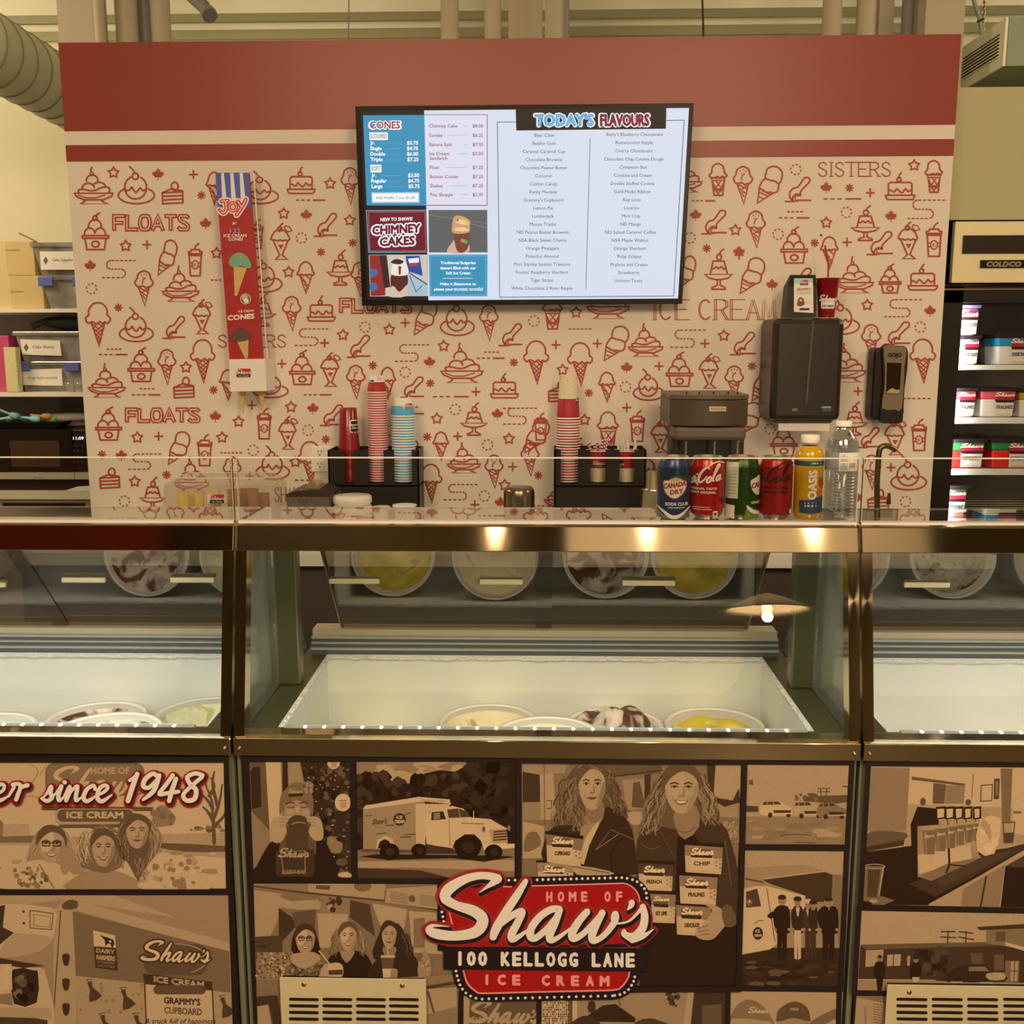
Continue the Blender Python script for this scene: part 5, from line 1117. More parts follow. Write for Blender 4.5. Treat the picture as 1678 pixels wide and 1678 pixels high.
for k in range(5): pw.rect(px-2, 743+2.4*k, px+9, 744+2.4*k, mat('label_print_grey', raw(130, 120, 110), .4), 2, bump=False); pw.rect(px-2, 757+2.4*k, px+9, 758+2.4*k, mat('label_print_grey', 0), 2, bump=False)
pw.build('printed_label', wb_)
# ================================================================== BEHIND THE PATTERNED WALL
# horizontal beams and vertical pipes above the wall
def solveY(px, py, z, lo=2.0, hi=6.0):
    for _ in range(40):
        m = (lo+hi)/2
        if P(px, py, m).z < z: lo = m
        else: hi = m
    return lo
zb_ = P(839, 60, 3.88).z; yb_ = solveY(839, 44, zb_); za_ = P(839, 33, yb_).z; ya_ = solveY(839, 17, za_)
bw = mat('beam_cream', obs(220, 190, 140), .7); 
tag(rebase(MB().box((-4.5, yb_, zb_), (4.5, 3.88, P(839, 33, yb_).z), bw).build('roof_beam'), (0, yb_, zb_)), 'lower of two horizontal beams seen above the red band', 'beam', 'roof beams')
tag(rebase(MB().box((-4.5, ya_, za_), (4.5, yb_-.02, za_+.3), bw).build('roof_beam'), (0, ya_, za_)), 'upper of two horizontal beams seen above the red band', 'beam', 'roof beams')
pipe = mat('pipe_paint', obs(164, 132, 94), .6); pipe2 = mat('pipe_grey_paint', obs(122, 102, 84), .6)
PV = [(129, 34, 'b', 2.45, 'wide flat post at the left end above the wall'), (160, 9, 'p', 2.40, 'slim rounded post edge beside the wide left post'), (201, 18, 'p', 2.5, 'first round pipe right of the wide left post'), (232, 11, 'g', 2.62, 'grey pipe between two pale pipes, upper left'), (258, 16, 'p', 2.5, 'pale pipe just right of the grey one, upper left'),
      (736, 15, 'p', 2.5, 'left pale pipe above the menu screen'), (807, 14, 'p', 2.5, 'second pale pipe above the menu screen'), (861, 28, 'b', 2.55, 'flat wide duct above the menu screen'), (911, 18, 'b', 2.5, 'narrow flat duct right of the wide one above the screen'), (929, 4, 'g', 2.45, 'thin grey conduit on the right edge of the flat duct'),
      (1367, 16, 'p', 2.5, 'leftmost pale pipe of the upper right group'), (1423, 16, 'p', 2.5, 'second pale pipe of the upper right group'), (1452, 12, 'b', 2.85, 'flat pale strip beside the second upper right pipe'), (1490, 10, 'g', 2.6, 'dark grey pipe in the upper right group'), (1510, 10, 'p', 2.66, 'slim pale pipe right of the dark grey one'), (1548, 32, 'b', 2.45, 'wide flat post at the right end above the wall')]
for px, hw, kd, Y, lb in PV:
    c_ = P(px, 40, Y); r_ = (P(px+hw, 40, Y).x-P(px-hw, 40, Y).x)/2; m_ = {'p': pipe, 'b': pipe, 'g': pipe2}[kd]
    zlo = 2.62 if px > 1400 else 0
    if kd == 'b': o = MB().box((c_.x-r_, Y, zlo), (c_.x+r_, Y+.08, 5), m_).build('flat_duct')
    else: o = MB().tube([(c_.x, Y+r_, zlo), (c_.x, Y+r_, 5)], r_, m_, 20).build('vertical_pipe')
    tag(rebase(o, (c_.x, Y, zlo)), lb, 'duct' if kd == 'b' else 'pipe', 'pipes and ducts above the wall')
# a sprinkler line crossing behind
a, b = P(285, 25, 2.9), P(345, 22, 2.9)
t = thing('sprinkler_pipe', 'slanting sprinkler pipe with a flared joint, top left of centre', 'pipe', a)
MB().tube([P(300, -20, 2.9), P(335, 12, 2.9)], .03, pipe2, 14).build('pipe', t); MB().tube([P(335, 12, 2.9), P(342, 22, 2.88), P(344, 26, 2.87)], [.026, .034, .034], pipe2, 14).build('joint', t)
MB().tube([P(572, -20, 2.7), P(571, 50, 2.7), P(572, 70, 2.7)], .003, pipe2, 6).build('chain', thing('hanging_chain', 'thin chain hanging above the left edge of the menu screen', 'chain', P(571, 60, 2.7)))
MB().tube([P(1150, -20, 2.7), P(1152, 28, 2.7), P(1153, 70, 2.7)], .004, dk, 6).build('cable', thing('hanging_cable', 'dark cable hanging above the right edge of the menu screen', 'cable', P(1152, 60, 2.7)))
# spiral duct
d0, d1 = P(-80, 46, 2.4), P(170, 190, 3.72); dr = .152
t = thing('spiral_duct', 'big round spiral-seamed air duct at the upper left', 'duct', d0); dm = mat('duct_paint', obs(188, 164, 118), .55)
MB().tube([d0, d1], dr, dm, 40).build('duct_tube', t); ax = (d1-d0).normalized(); ux = ax.orthogonal().normalized(); uy = ax.cross(ux); sm = mat('duct_seam', obs(128, 108, 74), .6)
sv = []
for i in range(420):
    q_ = i/419; aa = q_*2*math.pi*11; sv.append(d0.lerp(d1, q_)+(ux*math.cos(aa)+uy*math.sin(aa))*(dr+.001))
MB().tube(sv, .0042, sm, 5).build('spiral_seam', t)
# soffit over the fridge
A, B = P(1560, 362, 2.06), P(1573, 143, 2.06)
struct(MB().box((A.x-.3, 2.06, A.z+.004), (4.5, 2.6, B.z), tan).build('wall_soffit'))
# air conditioner box with louvre
yk = 2.35; A, B = P(1643, 108, yk), P(1650, 28, yk); yk2 = 2.80
ac = thing('air_vent_unit', 'grey boxy air unit with slatted side vent at the upper right', 'air unit', (A.x, yk, A.z)); gw = mat('unit_grey', obs(128, 118, 84), .5); fm_ = mat('unit_cream', obs(214, 186, 136), .5)
MB().box((A.x+.01, yk, A.z), (A.x+1.4, yk2, B.z), gw).build('housing', ac)
f_ = MB(); e = .045
f_.box((A.x, yk, A.z+e), (A.x+.012, yk+e, B.z-e), fm_).box((A.x, yk2-e, A.z+e), (A.x+.012, yk2, B.z-e), fm_).box((A.x, yk, A.z), (A.x+.012, yk2, A.z+e), fm_).box((A.x, yk, B.z-e), (A.x+.012, yk2, B.z), fm_).build('vent_frame', ac)
MB().box((A.x+.006, yk+e, A.z+e), (A.x+.011, yk2-e, B.z-e), mat('unit_dark', obs(70, 58, 36), .7)).build('vent_opening', ac)
for k in range(7):
    z = A.z+e+(B.z-A.z-2*e)*(k+.5)/7; MB().hexa([(A.x-.004, yk+e, z-.010), (A.x+.012, yk+e, z-.001), (A.x+.012, yk2-e, z-.001), (A.x-.004, yk2-e, z-.010), (A.x-.004, yk+e, z-.005), (A.x+.012, yk+e, z+.004), (A.x+.012, yk2-e, z+.004), (A.x-.004, yk2-e, z-.005)], fm_).build('slat', ac)
t = thing('unit_cable', 'grey cable curving down to the air unit, upper right', 'cable', P(1610, 50, 2.6)); MB().tube(cr([P(1592, -20, 2.6), P(1597, 5, 2.6), P(1605, 30, 2.6), P(1609, 60, 2.6)], 5), .009, gw, 8).build('sheath', t); MB().tube([P(1601, 36, 2.59), P(1612, 31, 2.59)], .004, dk, 6).build('cable_tie', t)
t = thing('unit_chain', 'steel link chain holding up the air unit, upper right', 'chain', P(1612, 50, 2.6))
for k in range(10):
    c_ = P(1614-.4*k, -12+6.5*k, 2.6); MB().tube([c_+Vector((.007*math.cos(a_)*(k % 2), .007*math.cos(a_)*(1-k % 2), .013*math.sin(a_))) for a_ in [2*math.pi*j/10 for j in range(11)]], .0022, steel2, 5).build('link', t)
# ---------------- left: shelf with boxes and bins
ys = 3.0
def S_(px, py, Y=ys): return P(px, py, Y)
xl, xr = S_(-160, 600).x, S_(200, 600).x
shm = mat('shelf_cream', obs(236, 208, 160), .5); shb = mat('shelf_back', obs(132, 108, 80), .7)
sh = thing('storage_shelf', 'cream storage shelving at the left edge behind the patterned wall', 'shelf', ((xl+xr)/2, ys+.2, 0))
ZS = []
for a, b in ((506, 512), (643, 650)):
    z1_, z0_ = S_(60, a).z, S_(60, b).z; ZS.append(z1_+.001); MB().box((xl, ys, z0_), (xr, ys+.45, z1_), shm).build('shelf_board', sh)
zc_ = S_(60, 804).z
MB().box((xl, ys+.44, 0), (xr, ys+.46, ZS[0]), shb).build('back_board', sh)
MB().box((xl, ys-.02, zc_-.04), (xr, ys+.45, zc_), mat('shelf_worktop', obs(200, 170, 124), .5)).build('lower_counter', sh)
MB().box((xl, ys, 0), (xr, ys+.43, zc_-.045), mat('cabinet_tan', obs(150, 124, 88), .5)).box((S_(5, 826).x, ys-.004, S_(5, 832).z), (S_(140, 826).x, ys, S_(5, 824).z), dk).build('base_cabinet', sh)
card = mat('cardboard', obs(196, 150, 86), .8, noise=.06, nscale=12); card2 = mat('cardboard_print', obs(168, 122, 64), .8)
def carton(px0, py0, px1, py1, zb, lb):
    A, B = S_(px0, py1), S_(px1, py0); t = thing('cardboard_box', lb, 'box', ((A.x+B.x)/2, ys+.18, zb)); B.z = max(B.z, zb+.05)
    MB().box((A.x, ys+.03, zb), (B.x, ys+.36, B.z), card, .004).build('carton', t); MB().box(((A.x+B.x)/2-.03, ys+.0295, zb), ((A.x+B.x)/2+.03, ys+.03, B.z), mat('parcel_tape', obs(204, 160, 98), .4)).build('tape', t)
    return B.z, t
z_, t_ = carton(-58, 451, 64, 505, ZS[0], 'lower cardboard box on the top shelf, left edge')
pt = Print(lambda u, v, h: P(u, v, ys+.029)+Vector((0, -h, 0)), .0003); pt.text('Specialties', 16, 479, 3.4, card2, 22, off=.02); pt.build('print', t_)
z_, t_ = carton(-58, 394, 49, 451, z_, 'upper cardboard box stacked on the lower one, left edge')
pt = Print(lambda u, v, h: P(u, v, ys+.029)+Vector((0, -h, 0)), .0003); pt.text('Specialties', 9, 411, 3.4, card2, 22, off=.02); pt.build('print', t_)
tag(rebase(MB().tube([S_(31, 382), S_(60, 396)], .004, shb, 6).build('stick'), S_(60, 396)), 'thin stick leaning over the upper cardboard box', 'stick')
binm = glassy('bin_plastic', (.80, .78, .76, 1), refl=.10, smear=.62); latch = mat('latch_blue', obs(86, 88, 130), .4); lidm = glassy('bin_lid', (.55, .56, .60, 1), refl=.12, smear=.5)
labm = mat('bin_label', obs(232, 204, 160), .6); inkm = mat('bin_ink', obs(104, 84, 62), .6); fillm = mat('bin_contents', obs(120, 100, 78), .8, noise=.4, nscale=30)
def bin_(px0, py0, px1, py1, zb, lb, text=None, lab=None, blue=False, yo=0):
    A, B = S_(px0, py1, ys+yo), S_(px1, py0, ys+yo); y0 = ys+yo; h = B.z-zb; t = thing('storage_bin', lb, 'bin', ((A.x+B.x)/2, y0+.15, zb), 'plastic storage bins')
    i = .022
    MB().hexa([(A.x+i, y0+i, zb), (B.x-i, y0+i, zb), (B.x-i, y0+.28, zb), (A.x+i, y0+.28, zb), (A.x, y0, zb+h*.86), (B.x, y0, zb+h*.86), (B.x, y0+.3, zb+h*.86), (A.x, y0+.3, zb+h*.86)], binm).build('tub_body', t)
    MB().box((A.x-.012, y0-.012, zb+h*.86), (B.x+.012, y0+.31, zb+h), lidm, .004).build('bin_lid', t)
    MB().box((A.x+.04, y0+.06, zb+.01), (B.x-.04, y0+.25, zb+h*.45), fillm, .02).build('contents', t)
    if blue:
        for f in (.1, .78): x = A.x+(B.x-A.x)*f; MB().box((x-.035, y0-.02, zb+h*.68), (x+.035, y0-.008, zb+h*.97), latch, .004).build('latch', t)
    if lab:
        pr = Print(lambda u, v, hh: P(u, v, y0-.004)+Vector((0, -hh, 0)), .0004); pr.poly(lab, labm); x0, y0_ = lab[0]; x1, y1 = lab[2]
        if 'Cake' in text: pr.poly([(x0+10, (y0_+y1)/2-7), (x0+14, (y0_+y1)/2), (x0+10, (y0_+y1)/2+7), (x0+6, (y0_+y1)/2)], inkm); pr.text(text, x0+20, (y0_+y1)/2+1, 5, inkm, min(38, (x1-x0)*.52), shear=.3)
        else: pr.text(text, x0+9, (y0_+y1)/2+2, 4.6, inkm, x1-x0-18, shear=.3)
        pr.build('paper_label', t)
    return zb+h
z_ = bin_(72, 452, 150, 505, ZS[0], 'clear bin with blue rim on the top shelf beside the cardboard', blue=True)
bin_(58, 397, 150, 452, z_, 'labelled cake supplies bin stacked highest beside the cardboard', 'Cake Supplies', [(65, 412), (64+66, 412), (130, 442), (67, 442)])
z_ = bin_(31, 592, 146, 642, ZS[1], 'labelled lower bin with blue latches on the middle shelf', 'Stringy burger wood bits', [(36, 606), (101, 604), (103, 632), (38, 631)], blue=True, yo=.075)
z2_ = bin_(29, 543, 146, 592, z_, 'labelled cake boxes bin stacked on the middle shelf', 'Cake Boxes', [(33, 556), (98, 558), (101, 583), (37, 581)], yo=.075)
# bag on top of it, files, cups
A = S_(52, 545); B = S_(140, 521)
MB().tube(cr([S_(54, 535, 3.16), S_(70, 528, 3.16), S_(96, 524, 3.16), S_(120, 528, 3.16), S_(135, 534, 3.16)], 4), [.016]*17, mat('bag_black', obs(58, 50, 38), .8), 10).sphere(((A.x+B.x)/2, 3.17, z2_+.039), .14, mat('bag_black', 0), 16, (1, .6, .24)).build('soft_body', thing('soft_bag', 'dark soft bag lying on the cake boxes bin', 'bag', ((A.x+B.x)/2, 3.14, z2_)))
for px0, px1, py, nm, lb, mm, ct_ in ((-1, 13, 550, 'binder', 'pink folder standing at the left of the middle shelf', mat('folder_pink', obs(186, 62, 84), .5), 'folder'), (11, 25, 569, 'paper_stack', 'bundle of yellowed papers leaning on the pink folder', mat('papers_yellow', obs(206, 174, 110), .7, noise=.2, nscale=60), 'papers')):
    y0 = ys+(.05 if nm == 'binder' else .0); A, B = S_(px0, 642, y0), S_(px1, py, y0); ob_ = MB().box((A.x, y0, ZS[1]), (B.x, y0+(.25 if nm == 'binder' else .045), B.z), mm, .003).build(nm); tag(rebase(ob_, ((A.x+B.x)/2, y0, ZS[1])), lb, ct_)
A = S_(120, 642); 
for k, (px, r_) in enumerate(((117, .024), (131, .022))):
    c_ = S_(px, 642, ys-.0+.03); tag(rebase(MB().lathe([(r_*.8, 0), (r_, .03), (r_*1.1, .045), (r_*.9, .046)], (c_.x, ys+.03 if k == 0 else ys+.035, ZS[1]), binm, 20, closed=True).build('portion_cup'), (c_.x, ys+.03, ZS[1])), 'small clear portion cup in front of the lower bin, %s one' % ('left' if k == 0 else 'right'), 'cup')
# microwave
A, B = S_(-90, 786), S_(148, 704); mwv = thing('microwave', 'black microwave with a lit clock under the storage shelves', 'microwave', ((A.x+B.x)/2, ys+.2, zc_)); zt_ = B.z; zc_ += .0012
MB().box((A.x, ys+.01, zc_), (B.x, ys+.40, zt_), dk, .006).build('case', mwv)
MB().box((A.x, ys, S_(60, 773).z), (S_(116, 700).x, ys+.01, zt_), mat('microwave_black', raw(34, 29, 24), .2)).build('door', mwv)
MB().box((S_(14, 700).x, ys-.002, S_(60, 765).z), (S_(95, 700).x, ys, S_(60, 722).z), mat('microwave_window', raw(72, 60, 44), .25)).build('door_window', mwv)
MB().box((A.x, ys-.008, S_(60, 785).z), (S_(117, 700).x, ys+.01, S_(60, 774).z), mat('microwave_strip', obs(176, 148, 108), .4, .1)).box((S_(118, 700).x, ys-.008, S_(60, 785).z), (B.x, ys+.01, S_(60, 774).z), mat('microwave_strip', 0)).build('trim_strip', mwv)
pr = Print(lambda u, v, h: P(u, v, ys-.001)+Vector((0, -h, 0)), .0005); pr.text('11:09', 120, 720.5, 5.2, em('clock_digits', 235, 240, 255, 1.2), 17, off=.02)
for k in range(4):
    for j in range(3): pr.rect(120+6*j, 728+9*k, 124+6*j, 732+9*k, mat('keypad_grey', raw(60, 54, 46), .4), bump=False)
pr.h = 120; pr.text('Panasonic', 73, 780.6, 2.6, inkm, 15, 'c', .03); pr.build('display', mwv)
zt2 = zt_
A, B = S_(-60, 706, ys+.02), S_(104, 690, ys+.02)
t = thing('serving_tray', 'black tray on the microwave holding colourful spatulas', 'tray', ((A.x+B.x)/2, ys+.15, zt2)); MB().hexa([(A.x+.02, ys+.02, zt2+.001), (B.x-.04, ys+.02, zt2+.001), (B.x-.04, ys+.11, zt2+.001), (A.x+.02, ys+.11, zt2+.001), (A.x, ys+.0, zt2+.035), (B.x, ys+.0, zt2+.035), (B.x, ys+.128, zt2+.035), (A.x, ys+.128, zt2+.035)], dk).build('tray', t)
for k, (x0, y0, x1, y1, c_, lb) in enumerate(((0, 672, 30, 684, obs(120, 150, 120), 'pale green spatula at the left of the black tray'), (-5, 690, 32, 681, obs(150, 180, 160), 'mint spatula lying across the tray'), (30, 683, 66, 692, obs(128, 176, 176), 'light blue spatula in the middle of the tray'), (50, 680, 84, 683, obs(196, 112, 42), 'orange scoop at the back of the tray'), (58, 690, 92, 687, obs(120, 156, 70), 'green spatula at the right of the tray'), (20, 694, 52, 690, obs(130, 84, 58), 'brown spatula at the front of the tray'), (0, 688, 20, 694, obs(150, 136, 70), 'olive spatula at the left front of the tray'))):
    p0, p1 = P(x0, y0, ys+.02+.014*k), P(x1, y1, ys+.02+.014*k); p0.z = max(p0.z, zt2+.045); p1.z = max(p1.z, zt2+.045)
    t = thing('spatula', lb, 'spatula', p0, 'spatulas on the tray'); mm = mat('spatula_%d_paint' % k, c_, .5); d_ = (p1-p0)
    MB().tube([p0, p0+d_*.5], .006, mm, 8).build('handle', t); MB().tube([p0+d_*.5, p0+d_*.62, p0+d_*.9, p1], [.006, .014, .017, .008], mm, 10).build('blade', t)
c_ = P(116, 690, ys+.27); t = thing('cake_stand', 'white round cake stand with a rosy foot on the microwave', 'cake stand', (c_.x, ys+.27, zt2+.001)); wp = mat('stand_white', obs(226, 200, 160), .35); r_ = .13
zq = P(116, 680, ys+.14).z-zt2; MB().lathe([(.10, 0), (.115, .004), (.115, .010), (.05, .014)], (c_.x, ys+.27, zt2+.001), mat('stand_pink', obs(206, 130, 112), .4), 32, closed=True).build('foot', t)
MB().lathe([(.085, .014), (.08, zq-.03)], (c_.x, ys+.27, zt2+.001), mat('stand_clear', obs(176, 160, 130), .3), 32).build('stem', t); MB().lathe([(.05, zq-.03), (r_, zq-.028), (r_, zq-.012), (r_-.004, zq-.004), (.001, zq)], (c_.x, ys+.27, zt2+.001), wp, 36, closed=True).build('plate', t)
q0 = S_(108, 803, ys); tag(rebase(MB().hexa([(q0.x, ys-.015, zc_), (q0.x+.3, ys-.015, zc_), (q0.x+.3, ys+.0, zc_), (q0.x, ys+.0, zc_), (q0.x+.06, ys-.012, zc_+.02), (q0.x+.3, ys-.012, zc_+.035), (q0.x+.3, ys-.003, zc_+.035), (q0.x+.06, ys-.003, zc_+.02)], mat('cloth_cream', obs(206, 178, 134), .8)).build('folded_cloth'), (q0.x, ys, zc_)), 'folded cream cloth in front of the microwave', 'cloth')
# ---------------- right: glass-front freezer
yf = 2.06
def D_(px, py, Y=yf): return P(px, py, Y)
x0 = D_(1549, 420).x-.04; x1 = x0+1.35; zt_ = D_(1600, 362).z; zs_ = D_(1600, 465).z; fz = thing('glass_door_freezer', 'black upright freezer with steel top and glass door at the right edge', 'freezer', ((x0+x1)/2, yf+.35, 0))
xi = D_(1578, 496).x
MB().box((x0, yf+.02, 0), (xi-.04, yf+.75, zt_), dk).box((x1-.06, yf+.02, 0), (x1, yf+.75, zt_), dk).box((x0, yf+.70, 0), (x1, yf+.75, zt_), mat('freezer_liner', raw(120, 116, 108), .5)).box((x0, yf+.02, zs_), (x1, yf+.75, zt_), dk).box((x0, yf+.02, 0), (x1, yf+.75, .3), dk).build('cabinet', fz)
A = D_(1561, 420).x
MB().box((A, yf-.006, zs_+.004), (x1, yf+.02, zt_-.003), mat('header_steel', obs(218, 180, 118), .4, .2)).build('steel_header', fz)
hp = MB().box((D_(1576, 400).x, yf-.009, D_(1600, 416).z), (x1-.2, yf-.0065, D_(1600, 386).z), mat('header_slot', raw(40, 32, 22), .4)).build('header_grille', fz)
np_ = MB().box((D_(1605, 430).x, yf-.010, D_(1600, 439.5).z), (D_(1605, 430).x+.34, yf-.0065, D_(1600, 426.5).z), mat('plate_black', raw(30, 26, 22), .3)).build('name_plate', fz)
pr = Print(lambda u, v, h: P(u, v, yf-.010)+Vector((0, -h-.0005, 0)), .0003); pr.text('COLDCO', 1616, 436.5, 8, mat('plate_letters', raw(196, 186, 160), .3, .6), 56, off=.07, shear=.25); pr.build('name_lettering', np_)
dz1 = D_(1600, 470).z; dzt = D_(1600, 496).z
fr_ = MB().box((x0, yf, .32), (xi, yf+.04, dz1), dk).box((x1-.1, yf, .32), (x1, yf+.04, dz1), dk).box((x0, yf, dzt), (x1, yf+.04, dz1), dk).box((x0, yf, .30), (x1, yf+.04, .42), dk).box((x0+.04, yf-.004, dz1-.012), (x1, yf, dz1-.006), steel2).build('door', fz)
MB().add([(xi, yf+.02, .42), (x1-.1, yf+.02, .42), (x1-.1, yf+.02, dzt), (xi, yf+.02, dzt)], [(0, 1, 2, 3)], glassy('freezer_pane', (.92, .94, .94, 1), refl=.05)).build('door_glass', fr_)
ZF = []
for a, b in ((598, 606), (684, 694), (768, 778), (850, 860)):
    z1_, z0_ = D_(1620, a, yf+.10).z, D_(1620, b, yf+.10).z; ZF.append(z1_)
    s_ = MB().box((xi-.04, yf+.095, z0_), (x1-.06, yf+.105, z1_), mat('price_rail', raw(226, 226, 220), .4)).build('shelf_rail', fz)
    m = MB()
    for k in range(9): m.tube([(xi-.04, yf+.11+.06*k, z1_-.006), (x1-.06, yf+.11+.06*k, z1_-.006)], .004, steel2, 6)
    m.build('wire_shelf', fz)
for nm, loc, rot, sx in (('freezer_light', (xi+.04, yf+.07, 1.55), (R(60), 0, R(25)), 1.6),):
    l = bpy.data.lights.new(nm, 'AREA'); l.shape = 'RECTANGLE'; l.size = .03; l.size_y = 1.6; l.energy = 2.4; l.color = (1, .97, .92)
    o = bpy.data.objects.new(nm, l); COL.objects.link(o); o.parent = fz; o.location = Vector(loc)-fz.location; o.rotation_euler = (R(90), 0, R(-35))
def carton_tub(px0, px1, pyt, zb, yo, c1, c2, text, lb, c3=None):
    y0 = yf+.10+yo; A, B = P(px0, 600, y0), P(px1, pyt, y0); h = B.z-zb; w = B.x-A.x; t = thing('ice_cream_carton', lb, 'carton', ((A.x+B.x)/2, y0+w/2, zb), 'ice cream cartons in the freezer')
    i = .010; wm = mat('carton_white', raw(232, 228, 218), .45); cm_ = mat('carton_'+c1[0], raw(*c1[1:]), .45); lm_ = mat('carton_'+c2[0], raw(*c2[1:]), .4)
    g = lambda f, e: [(A.x+i*(1-f)-e, y0+i*(1-f)-e, zb+h*f), (B.x-i*(1-f)+e, y0+i*(1-f)-e, zb+h*f), (B.x-i*(1-f)+e, y0+w, zb+h*f), (A.x+i*(1-f)-e, y0+w, zb+h*f)]
    MB().hexa(g(0, 0)+g(.62, 0), cm_ if c3 else wm).hexa(g(.62, 0)+g(.9, 0), mat('carton_'+c3[0], raw(*c3[1:]), .45) if c3 else cm_).build('box', t, bev=.006); MB().hexa(g(.9, .004)+g(1.0, .004), lm_).build('lid', t)
    pr = Print(lambda u, v, hh: Vector((A.x+w*u, y0-hh-.0028+i*(v), zb+h*(1-v))), .0005)
    lx = .42 if px1-px0 > 44 else .12
    pr.poly([(lx, .34), (.95, .34), (.93, .95), (lx+.02, .95)], mat('carton_white', 0)); pr.up(); pr.poly([(lx, .18), (.95, .18), (.95, .42), (lx, .42)], mat('carton_logo_red', raw(176, 44, 66), .45)); pr.poly([(lx-.02, .40), (.96, .40), (.93, .49), (lx+.02, .49)], mat('carton_logo_dark', raw(62, 26, 34), .45))
    pr.up(); sc = (.99-lx)/1560; pr.tf = lambda x, y: (lx-.06+x*sc*1.02, .10+y*sc*.88); shaws(pr, 0, 0, 1, mat('carton_cream', raw(246, 236, 220), .45), 14, n=2); pr.tf = lambda x, y: (x, y)
    pr.text(text, lx+.04, .70, .12, mat('carton_ink', raw(96, 92, 96), .5), .93-lx-.06, off=.03); pr.text('Family recipe', lx+.05, .92, .05, mat('carton_rose', raw(190, 90, 96), .5), .4); pr.build('printed_label', t)
    return zb+h
LAV, DKL = ('lavender', 150, 130, 180), ('dark_lid', 44, 36, 40)
PNK_, BLU, GRN_, RED_ = ('coral', 222, 92, 110), ('sky', 40, 150, 196), ('leaf_green', 40, 130, 64), ('bright_red', 216, 44, 40)
z_ = carton_tub(1562, 1607, 550, ZF[0], 0, LAV, DKL, 'CHOCOLATE', 'lower lavender chocolate carton on the top freezer shelf')
carton_tub(1564, 1606, 500, z_, 0, LAV, LAV, 'CHOCOLATE', 'upper lavender chocolate carton, topmost in the freezer')
carton_tub(1632, 1692, 548, ZF[0], 0, BLU, DKL, 'MOOSE TRACKS', 'sky blue carton on the top freezer shelf')
carton_tub(1618, 1662, 552, ZF[0], .22, LAV, DKL, 'CHOCOLATE', 'shaded carton behind the lavender and blue ones, top shelf')
carton_tub(1556, 1602, 636, ZF[1], 0, PNK_, DKL, 'PRALINES', 'left coral praline carton on the second freezer shelf')
carton_tub(1611, 1667, 636, ZF[1], 0, PNK_, DKL, 'PRALINES', 'middle coral praline carton on the second freezer shelf')
carton_tub(1674, 1730, 638, ZF[1], 0, ('mustard', 190, 160, 40), DKL, 'BANANA', 'mustard yellow carton at the frame edge, second freezer shelf')
carton_tub(1556, 1616, 720, ZF[2], 0, RED_, DKL, 'PEPPERMINT', 'left green and red peppermint carton on the third freezer shelf', GRN_)
carton_tub(1636, 1696, 720, ZF[2], 0, RED_, DKL, 'PEPPERMINT', 'right green and red peppermint carton on the third freezer shelf', GRN_)
carton_tub(1540, 1587, 796, ZF[3], 0, RED_, DKL, 'PEPPERMINT', 'lone green and red carton on the lowest freezer shelf in view', GRN_)
# ================================================================== PHOTO PRINTS ON THE CASE FRONTS
def T(i):
    d, l = (28, 12, 3), (232, 178, 120); q = i/9
    return mat('sepia_%d' % round(i*2), obs(*[a+(b-a)*q**1.08 for a, b in zip(d, l)]), .6, spec=.12, noise=.10, nscale=170)
pfn = lambda u, v, h: P(u, v, YP)+Vector((0, -h-.0008, 0))
HMAX = 0
class Photo(Print):
    def __init__(s, ox, oy, sc=440/1678.): super().__init__(pfn, .00002); s.tf = lambda x, y: (ox+x*sc, oy+y*sc)
    def build(s, *a):
        global HMAX
        HMAX = max(HMAX, s.h); return super().build(*a)
    def p(s, tone, pts, sm=0): s.poly(pts, T(tone), sm)
    def l(s, tone, w, pts, sm=0): s.line(pts, w, T(tone), smooth=sm)
    def border(s, pts, w=34):
        cx, cy = sum(a for a, b in pts)/4, sum(b for a, b in pts)/4
        s.line([(a+math.copysign(w/2-1, a-cx), b+math.copysign(w/2-1, b-cy)) for a, b in pts], w, black_panel, True)
    def e(s, tone, x, y, rx, ry=None): s.poly(arc(x, y, rx, ry, 0, 342, 19), T(tone))
def splot(p, n, tones, x0, y0, x1, y1, r0, r1, seed, ry=1.0):
    rnd = random.Random(seed)
    for _ in range(n):
        x, y, r = rnd.uniform(x0, x1), rnd.uniform(y0, y1), rnd.uniform(r0, r1)
        p.up() if _ % 6 == 0 else None
        p.poly([(x+r*rnd.uniform(.7, 1.2)*math.cos(a), y+r*ry*rnd.uniform(.7, 1.2)*math.sin(a)) for a in [k*math.pi/4 for k in range(8)]], T(rnd.choice(tones)), bump=False)
